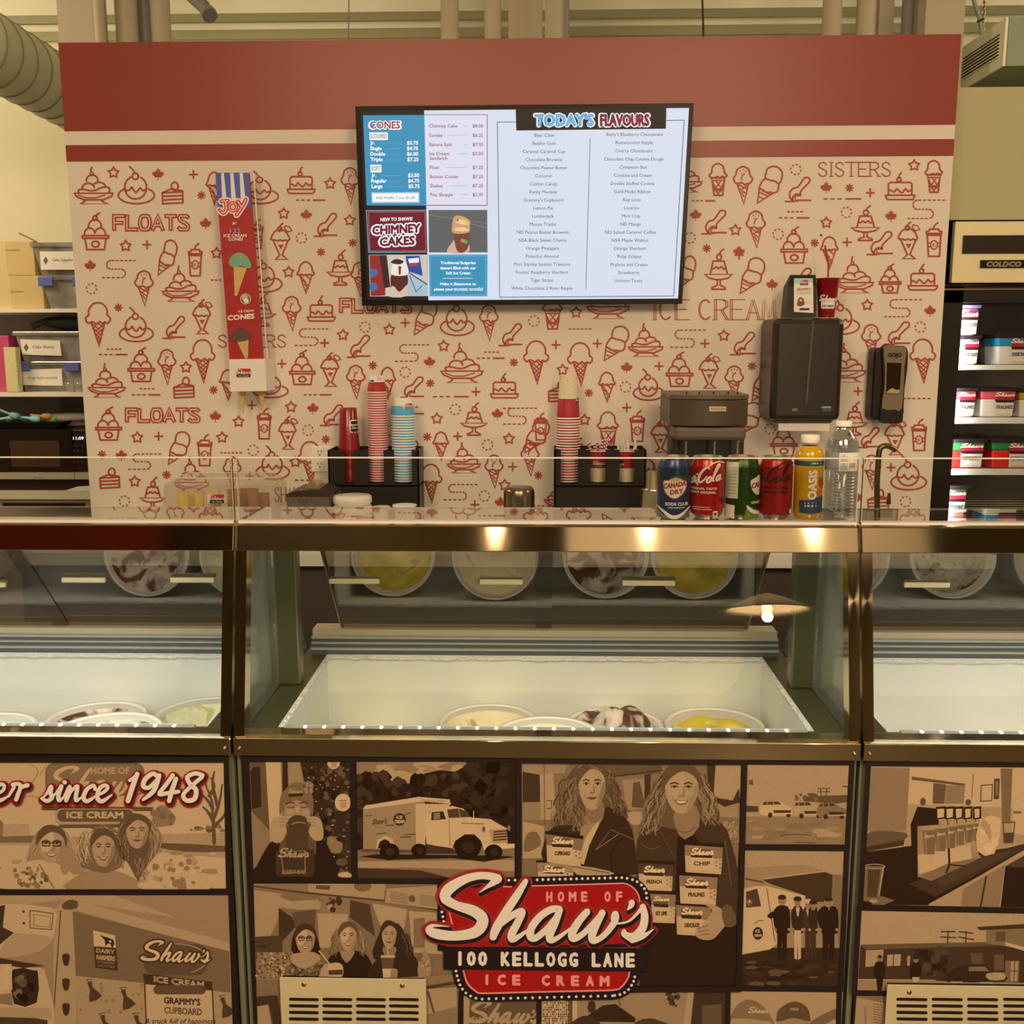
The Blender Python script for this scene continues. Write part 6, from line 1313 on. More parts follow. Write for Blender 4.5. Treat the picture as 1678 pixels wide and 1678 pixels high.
def face(p, x, y, w, h, sk, hr, smile=.5, eye=1.0, glasses=False, nose=1.0):
    """front-on face, x, y = centre, w, h = half sizes"""
    lo = max(0, sk-2.2)
    p.p(sk, [(x-w, y-h*.35), (x-w*.85, y-h*.8), (x, y-h), (x+w*.85, y-h*.8), (x+w, y-h*.35), (x+w*.93, y+h*.25), (x+w*.6, y+h*.78), (x+w*.2, y+h), (x-w*.2, y+h), (x-w*.6, y+h*.78), (x-w*.93, y+h*.25)], 3)
    p.p(min(9, sk+.7), [(x-w*.75, y-h*.6), (x-w*.2, y-h*.82), (x+w*.2, y-h*.6), (x, y+h*.1), (x-w*.5, y+h*.4), (x-w*.8, y+h*.1)], 3)
    p.p(max(0, sk-.6), [(x+w*.97, y-h*.3), (x+w*.9, y+h*.25), (x+w*.6, y+h*.76), (x+w*.3, y+h*.9), (x+w*.55, y+h*.4), (x+w*.72, y)], 3)
    p.p(hr, [(x-w*1.12, y+h*.05), (x-w*1.15, y-h*.6), (x-w*.6, y-h*1.12), (x+w*.1, y-h*1.2), (x+w*.8, y-h*1.0), (x+w*1.18, y-h*.45), (x+w*1.1, y+h*.1), (x+w*.98, y-h*.3), (x+w*.7, y-h*.62), (x+w*.1, y-h*.8), (x-w*.45, y-h*.62), (x-w*.92, y-h*.25)], 2)
    for s in (-1, 1):
        ex = x+s*w*.42; ey = y-h*.12
        p.l(max(0, lo-1.5), w*.09, [(ex-w*.24, ey-h*.14), (ex, ey-h*.2), (ex+w*.22, ey-h*.13)])
        p.p(min(9, sk+1), [(ex-w*.2, ey), (ex, ey-h*.055*eye), (ex+w*.2, ey), (ex, ey+h*.045*eye)], 2)
        p.e(max(0, lo-2.5), ex, ey-h*.005, w*.085, h*.055*eye); p.l(max(0, lo-2), w*.06, [(ex-w*.21, ey-h*.01), (ex, ey-h*.065*eye), (ex+w*.21, ey-h*.01)])
        if glasses: p.line([(ex-w*.3, ey-h*.1), (ex+w*.3, ey-h*.1), (ex+w*.27, ey+h*.14), (ex-w*.25, ey+h*.14)], w*.08, T(max(0, lo-3)), True)
    if glasses: p.l(max(0, lo-3), w*.07, [(x-w*.13, y-h*.15), (x+w*.13, y-h*.15)])
    p.l(lo+.6, w*.08, [(x+w*.12, y-h*.05), (x+w*.16, y+h*.2), (x+w*.1, y+h*.27), (x-w*.14, y+h*.26)], 2); p.e(lo, x-w*.1, y+h*.255, w*.05, h*.02); p.e(lo, x+w*.1, y+h*.255, w*.05, h*.02)
    if smile > .6:
        p.p(max(0, lo-1), [(x-w*.42, y+h*.43), (x, y+h*.47), (x+w*.42, y+h*.43), (x+w*.25, y+h*.60), (x, y+h*.65), (x-w*.25, y+h*.60)], 2); p.p(min(9, sk+1.8), [(x-w*.34, y+h*.46), (x, y+h*.49), (x+w*.34, y+h*.46), (x+w*.2, y+h*.56), (x, y+h*.585), (x-w*.2, y+h*.56)], 2)
    else:
        p.p(lo-.2, [(x-w*.36, y+h*.48), (x-w*.1, y+h*.45), (x, y+h*.47), (x+w*.1, y+h*.45), (x+w*.36, y+h*.48), (x+w*.1, y+h*.56), (x-w*.1, y+h*.56)], 2); p.l(max(0, lo-1.5), w*.05, [(x-w*.38, y+h*.475), (x, y+h*.5), (x+w*.38, y+h*.47)], 2)
    p.l(sk-.9, w*.05, [(x-w*.5, y+h*.3), (x-w*.55, y+h*.45)], 0); p.l(sk-.9, w*.05, [(x+w*.5, y+h*.3), (x+w*.55, y+h*.45)], 0)
def curls(p, tones, path, w, n, seed, wt=3):
    """wavy strands following a path of (x, y) points"""
    rnd = random.Random(seed); q = cr(path, 8)
    for i in range(n):
        off = rnd.uniform(-w, w); a = rnd.randint(0, len(q)//3); b = rnd.randint(len(q)*2//3, len(q)); ph = rnd.uniform(0, 6); amp = w*rnd.uniform(.14, .3); fq = rnd.uniform(.7, 1.3)
        p.line([(x+off+amp*math.sin(ph+j*fq), y+amp*.4*math.cos(ph+j*fq)) for j, (x, y) in enumerate(q[a:b])], wt*rnd.uniform(.6, 1.3), T(rnd.choice(tones)), bump=i % 5 == 0)
# ---------- left case, upper photo: three women in front of a round-cornered sign
p = Photo(0, 1238)
p.p(7.2, [(-80, 38), (1402, 38), (1418, 830), (-80, 830)]); p.p(6.2, [(-80, 520), (1410, 480), (1418, 830), (-80, 830)]); p.p(7, [(-80, 560), (500, 560), (1410, 640), (1418, 830), (-80, 830)])
p.p(4.2, [(-80, 505), (300, 500), (460, 530), (-80, 545)], 2); p.p(3.4, [(980, 545), (1412, 565), (1413, 600), (1150, 600), (980, 570)], 2)
splot(p, 60, (6, 7, 7.5, 5.6), -60, 600, 1400, 820, 15, 60, 3, .35)
p.p(5, [(950, 440), (970, 340), (1020, 310), (1080, 360), (1090, 420), (1040, 440)], 4); splot(p, 14, (4, 4.6), 960, 330, 1080, 430, 12, 26, 4)
p.p(4.5, [(-80, 420), (0, 400), (25, 440), (15, 500), (-80, 500)], 3); p.p(6.4, [(20, 430), (180, 425), (190, 500), (20, 505)]); splot(p, 16, (3.5, 4.5), 1190, 440, 1400, 470, 8, 22, 5, .6)
for bx in ([(1340, 545), (1335, 430), (1325, 380), (1330, 300), (1290, 190), (1270, 120)], [(1332, 400), (1370, 300), (1390, 180)], [(1330, 330), (1300, 280), (1240, 220)], [(1335, 410), (1300, 350), (1270, 320)], [(1338, 440), (1390, 390), (1412, 350)], [(1360, 310), (1330, 180), (1340, 100)], [(1310, 250), (1340, 190), (1320, 140)]): p.brush([(a, b, 24-20*i/len(bx)) for i, (a, b) in enumerate(bx)], T(3.2), n=4)
for bx in ([(200, 170), (240, 90), (170, 40)], [(330, 330), (210, 250), (100, 280)], [(250, 120), (290, 60)]): p.l(5.5, 5, bx, 3)
# sign behind
p.up(); rrect(p, 285, 42, 905, 250, 60, T(3.8)); p.up(); rrect(p, 300, 55, 880, 240, 50, T(4.6)); p.text('HOME OF', 570, 112, 42, T(6.6), 240, off=.04)
p.up(); shaws(p, 270, 20, .40, T(7), 0, n=3); p.p(3.2, [(260, 315), (960, 320), (955, 345), (265, 340)]); p.up(); rrect(p, 345, 330, 850, 432, 40, T(6.4)); p.up(); rrect(p, 360, 335, 835, 412, 34, T(3.6)); p.text('ICE CREAM', 420, 388, 40, T(7), 350, off=.05)
p.l(3.4, 22, [(380, 440), (860, 436)]); 
# women
p.p(5.4, [(165, 640), (190, 560), (240, 470), (330, 435), (420, 480), (470, 570), (540, 690), (480, 740), (200, 700)], 3); curls(p, (4.4, 6.6, 7.4), [(420, 480), (480, 600), (560, 700)], 26, 18, 6); curls(p, (4.2, 6.4, 7.6), [(255, 480), (215, 580), (170, 680)], 24, 18, 7)
p.p(6.8, [(15, 830), (50, 740), (150, 670), (260, 650), (400, 690), (470, 760), (480, 830)], 3); splot(p, 46, (3, 4, 5, 7.6), 90, 700, 300, 815, 8, 22, 8); p.l(4.6, 8, [(250, 680), (300, 760), (340, 825)]); p.p(5.4, [(380, 680), (440, 690), (420, 740), (390, 730)], 2)
face(p, 325, 560, 82, 108, 6.2, 3, .9, .8, True)
p.p(4.2, [(510, 680), (540, 520), (610, 440), (680, 430), (750, 490), (780, 600), (760, 690), (640, 730), (540, 700)], 3); curls(p, (3.2, 5.6, 7.4, 7.8), [(560, 470), (530, 570), (545, 690)], 40, 30, 9); curls(p, (3, 5, 7), [(730, 480), (765, 580), (740, 700)], 30, 24, 10); curls(p, (3, 5.5, 7), [(600, 450), (650, 445), (720, 490)], 24, 14, 11)
p.p(5.6, [(420, 830), (470, 760), (560, 715), (650, 730), (740, 720), (850, 770), (900, 830)], 3); face(p, 650, 580, 72, 108, 5.8, 3, .9, .7)
p.p(3.6, [(735, 560), (750, 420), (830, 360), (920, 380), (985, 470), (990, 640), (940, 780), (870, 780), (800, 660), (760, 640)], 3); curls(p, (2.4, 4.4, 6.6), [(930, 400), (975, 530), (950, 740)], 38, 40, 12); curls(p, (2.4, 4.2, 6), [(800, 400), (770, 520), (800, 650)], 30, 26, 13)
p.p(7, [(900, 830), (880, 760), (960, 640), (1030, 600), (1180, 690), (1280, 750), (1310, 830)], 3); splot(p, 30, (6, 7.6, 5), 960, 640, 1290, 820, 10, 26, 14); p.p(5.2, [(1100, 770), (1160, 760), (1170, 828), (1115, 828)]); curls(p, (2.6, 4.4, 6.4), [(880, 640), (900, 720), (880, 790)], 40, 22, 15)
face(p, 862, 475, 70, 98, 5.8, 3, .4, .6)
p.border([(-80, 38), (1402, 38), (1418, 830), (-80, 830)]); p.build('printed_photo', GL)
# lettering over it
sl = Print(pfn, .00002); sl.h = HMAX+8; sl.tf = p.tf
LT = [[(-50, 262, 18), (-20, 240, 16), (22, 215, 18), (34, 188, 20), (18, 172, 20), (-12, 196, 24), (-24, 245, 26), (2, 276, 24), (58, 250, 10)], [(60, 250, 14), (95, 190, 20), (85, 175, 20), (135, 180, 22), (108, 270, 24)], [(112, 240, 14), (140, 195, 20), (178, 180, 26)],
 [(270, 262, 8), (300, 230, 16), (325, 190, 26), (322, 225, 26), (330, 258, 26), (300, 278, 24), (268, 262, 18)], [(330, 262, 8), (375, 205, 16), (390, 186, 24), (372, 240, 26), (375, 275, 22), (405, 255, 12)], [(408, 160, 24), (412, 163, 24)], [(405, 250, 10), (442, 188, 22), (428, 245, 24), (420, 276, 22), (450, 220, 16), (490, 186, 22), (480, 250, 24), (484, 276, 20), (515, 255, 10)],
 [(600, 205, 20), (590, 182, 22), (550, 205, 24), (528, 255, 26), (550, 280, 24), (600, 250, 12)], [(600, 250, 10), (650, 225, 18), (680, 196, 20), (660, 180, 22), (625, 205, 24), (615, 260, 26), (645, 280, 24), (705, 240, 8)],
 [(815, 150, 18), (850, 128, 22), (862, 112, 26), (830, 200, 30), (805, 278, 28)], [(990, 125, 26), (960, 108, 26), (915, 140, 28), (900, 185, 26), (935, 195, 24), (985, 150, 24), (1000, 120, 26), (965, 215, 28), (900, 270, 16)],
 [(1085, 118, 24), (1040, 180, 24), (1000, 235, 24), (1060, 228, 24), (1120, 220, 22)], [(1105, 140, 26), (1080, 210, 28), (1062, 278, 26)], [(1270, 118, 24), (1225, 106, 24), (1175, 130, 26), (1195, 175, 26), (1230, 210, 28), (1220, 265, 28), (1170, 275, 26), (1150, 240, 24), (1190, 195, 22), (1265, 130, 24)]]
lk = mat('letter_red', obs(140, 20, 16), .45)
for m_, g, dx, dy in ((lk, 21, 6, 10), (ldark, 9, 6, 8), (lcream, 1, 0, 0)):
    sl.up()
    for st in LT: sl.brush([(a+dx, b+dy, w) for a, b, w in st], m_, g, n=4, bump=False)
sl.build('printed_lettering', GL)
# ---------- left case, lower photo: wrapped truck
p = Photo(0, 1238)
p.p(5.6, [(-80, 868), (1428, 868), (1458, 1700), (-80, 1700)]); p.p(6.4, [(-80, 868), (700, 868), (1100, 1010), (380, 900), (-80, 960)])
p.p(6.6, [(340, 960), (420, 896), (490, 906), (1432, 1168), (1436, 1230), (470, 965), (480, 1700), (330, 1700)], 0); p.p(3.8, [(455, 972), (1434, 1222), (1440, 1480), (475, 1375)]); p.p(5.8, [(475, 1375), (1440, 1480), (1456, 1700), (490, 1700)]); p.p(3.2, [(390, 930), (430, 900), (485, 910), (480, 955), (400, 960)], 2); p.l(3, 8, [(330, 1700), (380, 970)])
splot(p, 30, (4.8, 6.6), 500, 1400, 900, 1690, 5, 14, 20)
for x, y in ((560, 1430), (770, 1480), (1390, 1530), (640, 1640), (850, 1640)): p.p(2.4, [(x-14, y-10), (x+16, y-20), (x+22, y+20), (x+80, y+70), (x, y+110), (x+4, y+30)], 2); p.l(3, 5, [(x, y-16), (x-20, y-30), (x+20, y-34)], 2)
p.p(7.6, [(583, 1090), (720, 1122), (738, 1342), (595, 1325)]); p.p(2, [(588, 1190), (727, 1200), (738, 1342), (596, 1325)]); p.p(1.6, [(625, 1120), (650, 1128), (710, 1150), (712, 1185), (700, 1200), (690, 1172), (668, 1180), (660, 1192), (655, 1150)], 2); p.e(7, 690, 1160, 9, 7)
for s_, y, c_, w in (('DAIRY', 1228, 26, 112), ('FARMERS', 1272, 30, 114), ('OF CANADA', 1294, 14, 110), ('QUALITY MILK', 1315, 12, 112)): p.text(s_, 604+(y-1228)*.05, y, c_, T(6.5 if y < 1290 else 4.6), w, off=.05, rise=-.09)
p.up(); rrect(p, 900, 1175, 1300, 1370, 70, T(3)); p.line(arc(1100, 1270, 195, 95, -90, 60, 14), 6, T(6)); p.text('SINCE 1948', 1108, 1250, 20, T(6), 140, off=.04, rise=-.14)
for c_, g in ((2, 12), (7.8, 0)): p.up(); shaws(p, 858, 1118, .295, T(c_), g*3, rise=-.02, n=3)
p.p(2, [(895, 1360), (1328, 1412), (1328, 1465), (905, 1425)]); p.text('ICE CREAM', 965, 1412, 38, T(6.6), 310, off=.05, rise=-.12); p.p(7.2, [(912, 1428), (1328, 1468), (1336, 1700), (920, 1700)]); p.up(); rrect(p, 960, 1432, 1290, 1490, 50, T(3)); p.l(2, 8, [(905, 1425), (918, 1700)]); p.l(2, 8, [(1328, 1460), (1340, 1700)])
p.text("GRAMMY'S", 1028, 1545, 40, T(1.8), 224, off=.04, rise=-.06); p.text('CUPBOARD', 1030, 1608, 42, T(3.6), 232, off=.03, rise=-.05); p.text('A truck full of happiness', 905, 1672, 34, T(1.4), 440, off=.01, shear=.3, rise=.0)
# cab
p.p(7, [(-80, 960), (35, 925), (330, 950), (350, 1060), (280, 1200), (-80, 1260)], 2); p.p(2, [(-80, 960), (35, 930), (20, 1070), (90, 1105), (0, 1180), (-80, 1180)]); p.p(6.4, [(20, 1190), (100, 1110), (320, 1130), (300, 1190), (200, 1240), (0, 1262)], 2); p.line([(190, 965), (335, 985), (325, 1085), (190, 1075)], 6, T(3), True); p.line([(215, 990), (318, 1005), (312, 1070), (214, 1060)], 4, T(4), True)
for x, y in ((150, 972), (152, 1045)): p.e(2, x, y, 8)
p.p(7, [(-80, 1290), (80, 1300), (280, 1330), (340, 1560), (345, 1700), (-80, 1700)]); p.p(1.6, [(80, 1335), (215, 1340), (240, 1360), (232, 1540), (90, 1548)], 2); splot(p, 10, (.6, 3, 4), 100, 1370, 220, 1520, 12, 30, 21); p.p(2, [(0, 1262), (280, 1310), (150, 1325), (0, 1300)]); p.p(7.6, [(10, 1300), (75, 1300), (80, 1460), (5, 1470)]); p.p(5, [(0, 1490), (80, 1480), (80, 1560), (0, 1545)]); p.p(2.4, [(0, 1600), (300, 1650), (300, 1700), (0, 1700)], 0); p.p(6.6, [(0, 1570), (320, 1575), (330, 1640), (0, 1630)])
for y in (1270, 1425, 1580): p.p(2, [(392, y-30), (438, y-30), (428, y+35), (402, y+35)], 2)
p.border([(-80, 868), (1428, 868), (1458, 1700), (-80, 1700)]); p.build('printed_photo', GL)
# ---------- middle case: girl biting a sandwich by a tree
p = Photo(400, 1238)
p.p(5, [(32, 35), (662, 35), (676, 760), (60, 760)]); p.p(3.4, [(32, 38), (140, 38), (160, 470), (42, 340)]); p.p(1.4, [(60, 70), (100, 70), (110, 320), (50, 335), (40, 100)]); p.p(7, [(135, 35), (228, 35), (236, 240), (240, 520), (165, 540), (150, 300)]); p.p(1.6, [(240, 35), (272, 35), (276, 200), (240, 240)]); p.p(5.6, [(276, 38), (350, 38), (360, 170), (280, 190)])
p.p(1.4, [(350, 35), (662, 35), (676, 760), (470, 760), (420, 500), (380, 180)], 0); splot(p, 150, (.4, 1, 2, 2.8, 3.6), 365, 45, 660, 750, 8, 26, 30)
for x, y, r in ((560, 40, 40), (618, 292, 50)): p.e(7.4, x, y, r, r*1.1); p.l(4, 5, [(x-24, y-10), (x+24, y-14)]); p.p(6, [(x-18, y), (x+24, y-4), (x+18, y+34), (x-12, y+36)])
p.p(5, [(520, 510), (570, 505), (580, 530), (615, 545), (605, 605), (535, 600)], 2); p.p(7, [(590, 735), (640, 725), (672, 740), (672, 758), (600, 758)], 2)
rnd = random.Random(31)
for _ in range(40): p.e(7.5, rnd.uniform(400, 655), rnd.uniform(60, 740), 4)
p.p(1.2, [(60, 760), (80, 690), (150, 560), (200, 520), (280, 500), (430, 480), (500, 520), (560, 640), (570, 760)], 2); p.p(2.4, [(230, 480), (290, 430), (420, 430), (450, 540), (430, 640), (250, 640)], 3); curls(p, (1.5, 3.4, 4.2), [(270, 470), (250, 560), (260, 640)], 24, 14, 32); curls(p, (1.5, 3, 4), [(420, 470), (430, 560), (420, 640)], 24, 14, 33)
p.up(); rrect(p, 200, 580, 440, 752, 30, T(2)); p.line([(230, 600), (380, 590), (384, 720), (250, 735)], 6, T(5), True); p.up(); shaws(p, 205, 560, .13, T(6), 10, n=3); p.text('DAIRY BAR', 240, 735, 26, T(5), 150, off=.04)
p.e(5.6, 335, 340, 84, 100); p.p(4, [(225, 370), (230, 250), (290, 180), (340, 165), (400, 190), (435, 270), (430, 380), (405, 320), (330, 275), (255, 320)], 3); p.e(4.6, 400, 190, 36, 34); splot(p, 14, (3.6, 5.4), 375, 165, 430, 225, 8, 14, 34); p.up(); shaws(p, 272, 196, .062, T(6.6), 10, n=2); p.p(1.6, [(275, 238), (372, 232), (366, 250), (282, 254)])
for s in (-1, 1): p.l(2, 7, [(335+s*42-26, 296), (335+s*42, 288), (335+s*42+24, 296)], 2); p.l(2.6, 6, [(335+s*42-22, 318), (335+s*42, 322), (335+s*42+22, 316)], 2)
p.e(6.4, 335, 335, 16, 22); p.e(6.2, 290, 350, 24, 18); p.e(6.2, 385, 350, 24, 18); p.p(1.4, [(310, 372), (365, 372), (360, 396), (315, 396)], 2)
p.p(6.4, [(170, 520), (178, 400), (215, 378), (290, 376), (300, 400), (262, 424), (268, 470), (230, 540)], 3); p.p(6.4, [(495, 515), (490, 420), (460, 380), (390, 378), (375, 400), (420, 424), (405, 470), (440, 525)], 3)
for y in (392, 412, 432): p.l(4.6, 4, [(225, y), (285, y+2)]); p.l(4.6, 4, [(395, y), (455, y+2)])
p.p(2.4, [(275, 420), (300, 378), (380, 376), (395, 425), (340, 452), (300, 448)], 3); p.l(5, 8, [(300, 425), (340, 412), (385, 420)], 2)
p.border([(32, 35), (662, 35), (676, 760), (60, 760)]); p.build('printed_photo', GM)
# ---------- old delivery truck
p = Photo(400, 1238)
p.p(5.2, [(702, 35), (1692, 35), (1692, 765), (712, 765)]); splot(p, 22, (5, 6, 6.4, 5.6), 780, 50, 1380, 150, 40, 110, 40, .4); p.p(6.6, [(850, 180), (900, 110), (1000, 95), (1090, 150), (1060, 180)], 3)
p.p(1.0, [(702, 130), (760, 95), (830, 130), (880, 170), (1000, 185), (1090, 150), (1130, 110), (1230, 90), (1320, 100), (1390, 60), (1420, 35), (1692, 35), (1692, 640), (702, 600)]); splot(p, 60, (.5, 1.2, 1.8), 702, 120, 1390, 260, 18, 44, 41); splot(p, 70, (.2, .8, 1.4), 1380, 45, 1690, 420, 20, 50, 42); splot(p, 30, (1, 1.8), 702, 250, 800, 560, 20, 40, 43)
p.p(4.6, [(702, 590), (1692, 560), (1692, 765), (712, 765)]); p.p(5.8, [(705, 660), (1692, 650), (1692, 720), (1100, 700), (708, 700)]); p.p(2.2, [(712, 700), (1100, 715), (1300, 765), (712, 765)], 0); p.p(1.2, [(720, 630), (820, 615), (1380, 620), (1640, 625), (1692, 630), (1500, 662), (1300, 640), (900, 650)], 0)
p.p(5.4, [(745, 330), (770, 315), (1090, 270), (1130, 290), (1130, 590), (745, 582)]); p.p(7.4, [(745, 330), (760, 310), (1090, 256), (1285, 272), (1292, 300), (1110, 284), (770, 332)]); p.p(7, [(1072, 300), (1292, 300), (1270, 330), (1160, 345), (1140, 420), (1130, 590), (1075, 588)])
p.text("Shaw's", 800, 430, 36, T(2), 90, off=.02, shear=.3, rise=.1); p.e(1.8, 972, 397, 40); p.text('ICE', 955, 392, 18, T(6.8), 34, off=.05); p.text('CREAM', 942, 420, 20, T(6.8), 60, off=.05); p.text('Made by Shaws', 1112, 282, 10, T(3), 150, rise=-.03)
for q in (((760, 375), (800, 372)), ((1000, 370), (1040, 355)), ((830, 488), (885, 482)), ((1000, 492), (1070, 488)), ((980, 508), (1040, 506)), ((885, 436), (935, 432))): p.l(2.6, 6, q)
p.p(7.6, [(1130, 400), (1165, 345), (1245, 330), (1300, 312), (1370, 330), (1420, 385), (1540, 395), (1600, 430), (1640, 450), (1645, 550), (1490, 560), (1480, 530), (1440, 490), (1380, 490), (1320, 530), (1300, 580), (1140, 550)], 0)
p.p(1.6, [(1172, 352), (1245, 345), (1262, 395), (1170, 402)]); p.p(5, [(1185, 358), (1225, 354), (1225, 392), (1185, 396)]); p.p(2.6, [(1268, 335), (1340, 328), (1400, 350), (1415, 382), (1280, 388)], 0); p.l(6, 4, [(1340, 330), (1352, 384)]); p.l(5, 5, [(1280, 400), (1288, 560)]); p.l(4, 6, [(1360, 420), (1500, 425)])
p.p(6, [(1530, 460), (1640, 455), (1648, 540), (1555, 545)]); 
for k in range(4): p.l(2, 9, [(1560, 475+17*k), (1640, 468+17*k)])
p.e(6, 1498, 458, 14, 24); p.e(3, 1498, 458, 8, 14); p.e(5, 1655, 450, 10, 18); p.p(7.8, [(1490, 552), (1692, 548), (1692, 575), (1500, 588)]); p.l(8, 5, [(1435, 345), (1435, 385)])
p.p(3, [(730, 580), (1130, 588), (1130, 604), (735, 600)]); p.p(7, [(825, 582), (835, 520), (880, 496), (930, 520), (950, 582)], 0); p.p(1, [(835, 578), (850, 535), (880, 518), (910, 535), (922, 578)], 0)
for x, y, r in ((910, 598, 62), (1095, 590, 50), (1398, 570, 84), (1560, 600, 56)): p.e(.6, x, y, r, r*.86); p.e(1.6, x+4, y, r*.45, r*.42)
p.p(2, [(1300, 575), (1140, 552), (1140, 610), (1330, 610)])
p.border([(702, 35), (1692, 35), (1692, 765), (712, 765)]); p.build('printed_photo', GM)
# ---------- two women holding cartons
p = Photo(820, 1238)
p.p(4.4, [(132, 40), (1508, 50), (1468, 1435), (132, 1435)]); p.p(5.6, [(132, 40), (420, 40), (400, 110), (132, 120)]); p.p(2, [(140, 100), (250, 120), (245, 290), (140, 290)]); p.p(5.4, [(140, 295), (250, 290), (255, 400), (140, 400)]); p.p(6.2, [(245, 120), (330, 110), (350, 400), (255, 400)]); p.l(3, 5, [(273, 42), (277, 430)])
for k in range(8): p.l(4, 3, [(150+13*k, 300), (152+13*k, 395)])
p.p(6.4, [(140, 410), (275, 440), (265, 640), (140, 640)]); p.p(4, [(165, 490), (230, 480), (250, 560), (150, 600)], 3); p.e(6, 310, 180, 24, 30); p.l(3.5, 6, [(290, 280), (320, 280), (320, 330), (290, 330)], 0)
p.p(3.6, [(640, 50), (1010, 50), (1000, 110), (720, 130)]); p.l(2, 8, [(700, 130), (1010, 90)]); p.p(5.4, [(760, 150), (900, 140), (900, 330), (790, 340)]); p.p(2.8, [(830, 170), (870, 160), (910, 330), (820, 320)]); p.p(2.2, [(900, 120), (940, 110), (930, 340), (900, 340)]); p.p(6, [(780, 360), (900, 350), (920, 420), (820, 430)], 2)
p.p(6.2, [(1340, 55), (1508, 55), (1500, 290), (1420, 270), (1330, 240)], 2); p.p(5.6, [(1360, 290), (1480, 270), (1490, 390), (1370, 380)]); p.p(2.2, [(1290, 55), (1345, 55), (1330, 260), (1450, 280), (1490, 200), (1500, 290), (1400, 320), (1300, 260)]); splot(p, 40, (4, 5.4, 6), 1400, 400, 1495, 560, 6, 14, 50)
# left woman
p.p(3.0, [(330, 460), (390, 300), (420, 130), (500, 48), (630, 45), (690, 130), (720, 260), (800, 380), (700, 430), (450, 470)], 3)
p.p(1.6, [(300, 740), (290, 480), (400, 430), (520, 440), (640, 330), (700, 330), (800, 410), (840, 560), (850, 740)], 2); p.p(5.4, [(520, 380), (640, 300), (640, 390), (560, 520), (520, 650), (480, 650)], 2); p.p(6.8, [(500, 640), (530, 520), (600, 420), (612, 440), (555, 560), (520, 680)], 2)
curls(p, (2.2, 3.8, 4.8), [(450, 130), (410, 260), (370, 440)], 62, 60, 51, 5); curls(p, (2, 3.6, 4.6), [(660, 110), (700, 230), (760, 370)], 44, 46, 52, 5); curls(p, (2.4, 4, 5), [(460, 300), (500, 400), (470, 470)], 44, 24, 53, 4)
p.p(4.6, [(530, 310), (640, 290), (640, 380), (560, 420)], 2); face(p, 572, 192, 84, 142, 5.8, 3, .3, 1.1); curls(p, (3, 4.4), [(480, 80), (530, 50), (640, 90)], 14, 10, 54, 5)
p.l(3.6, 6, [(600, 580), (680, 470)]); p.l(5.6, 4, [(595, 585), (735, 490)]); p.l(3, 9, [(690, 460), (830, 520)], 2); p.l(.8, 7, [(700, 740), (690, 600), (760, 520)], 2); p.l(2.8, 6, [(820, 430), (850, 620)], 2)
# right woman
p.p(3.6, [(900, 520), (950, 330), (1000, 160), (1070, 60), (1180, 55), (1260, 150), (1300, 300), (1350, 420), (1250, 480), (1000, 480)], 3)
p.p(2.2, [(850, 760), (855, 520), (960, 430), (1100, 460), (1220, 400), (1380, 420), (1440, 540), (1490, 760), (1480, 1000), (1430, 1060), (1300, 1000), (860, 1060)], 2); p.p(.8, [(870, 1060), (1100, 1000), (1240, 1000), (1470, 1060), (1472, 1430), (870, 1430)]); p.p(1, [(1105, 500), (1200, 470), (1240, 540), (1230, 900), (1090, 900)], 0)
curls(p, (2.6, 4.4, 5.4), [(1050, 120), (970, 300), (920, 490)], 60, 64, 55, 5); curls(p, (2.6, 4.4, 5.6), [(1220, 110), (1290, 270), (1320, 430)], 50, 56, 56, 5)
p.p(5.2, [(1090, 330), (1220, 310), (1240, 440), (1150, 520), (1090, 440)], 2); face(p, 1130, 210, 104, 145, 6, 3, .9, 1.0); p.l(3.4, 5, [(1095, 450), (1150, 480), (1220, 440)], 2); p.l(3.4, 6, [(880, 550), (940, 580), (1000, 560)], 2); p.l(3.2, 5, [(1000, 470), (1090, 640)]); p.l(3.4, 7, [(1400, 520), (1440, 800)], 2); p.l(1.2, 8, [(1380, 540), (1360, 720)], 2)
def pc(x, y, w, h, t1, tx='', rot=0):
    p.p(6.8, [(x, y), (x+w, y+rot), (x+w*.95, y+h+rot), (x+w*.03, y+h)]); p.p(t1, [(x, y), (x+w, y+rot), (x+w*.98, y+h*.45+rot), (x+w*.01, y+h*.4)]); p.p(1.2, [(x-6, y-h*.08), (x+w+6, y-h*.08+rot), (x+w+3, y+h*.04+rot), (x-3, y+h*.03)])
    x0 = x+w*.16; p.p(7.6, [(x0, y+h*.3), (x0+w*.58, y+h*.34), (x0+w*.56, y+h*.94), (x0+w*.02, y+h*.9)]); p.p(3.6, [(x0, y+h*.16), (x0+w*.55, y+h*.2), (x0+w*.55, y+h*.42), (x0, y+h*.38)]); p.p(1.6, [(x0-4, y+h*.36), (x0+w*.58, y+h*.40), (x0+w*.55, y+h*.5), (x0+4, y+h*.47)])
    p.up(); shaws(p, x0-w*.03, y+h*.08, w*.00040, T(8.4), 22, n=2); p.text(tx, x0+w*.08, y+h*.76, h*.14, T(2.2), w*.42, off=.04)
    for k in range(6): p.e(4.4, x+w*(.82+.1*(k % 2)), y+h*(.5+.07*k), w*.025)
pc(230, 660, 230, 150, 5.4, ''); pc(285, 480, 228, 180, 4.6, 'CUPBOARD', 30); p.p(6.6, [(470, 680), (680, 715), (690, 740), (480, 740)], 2); p.l(3, 6, [(470, 690), (680, 728)])
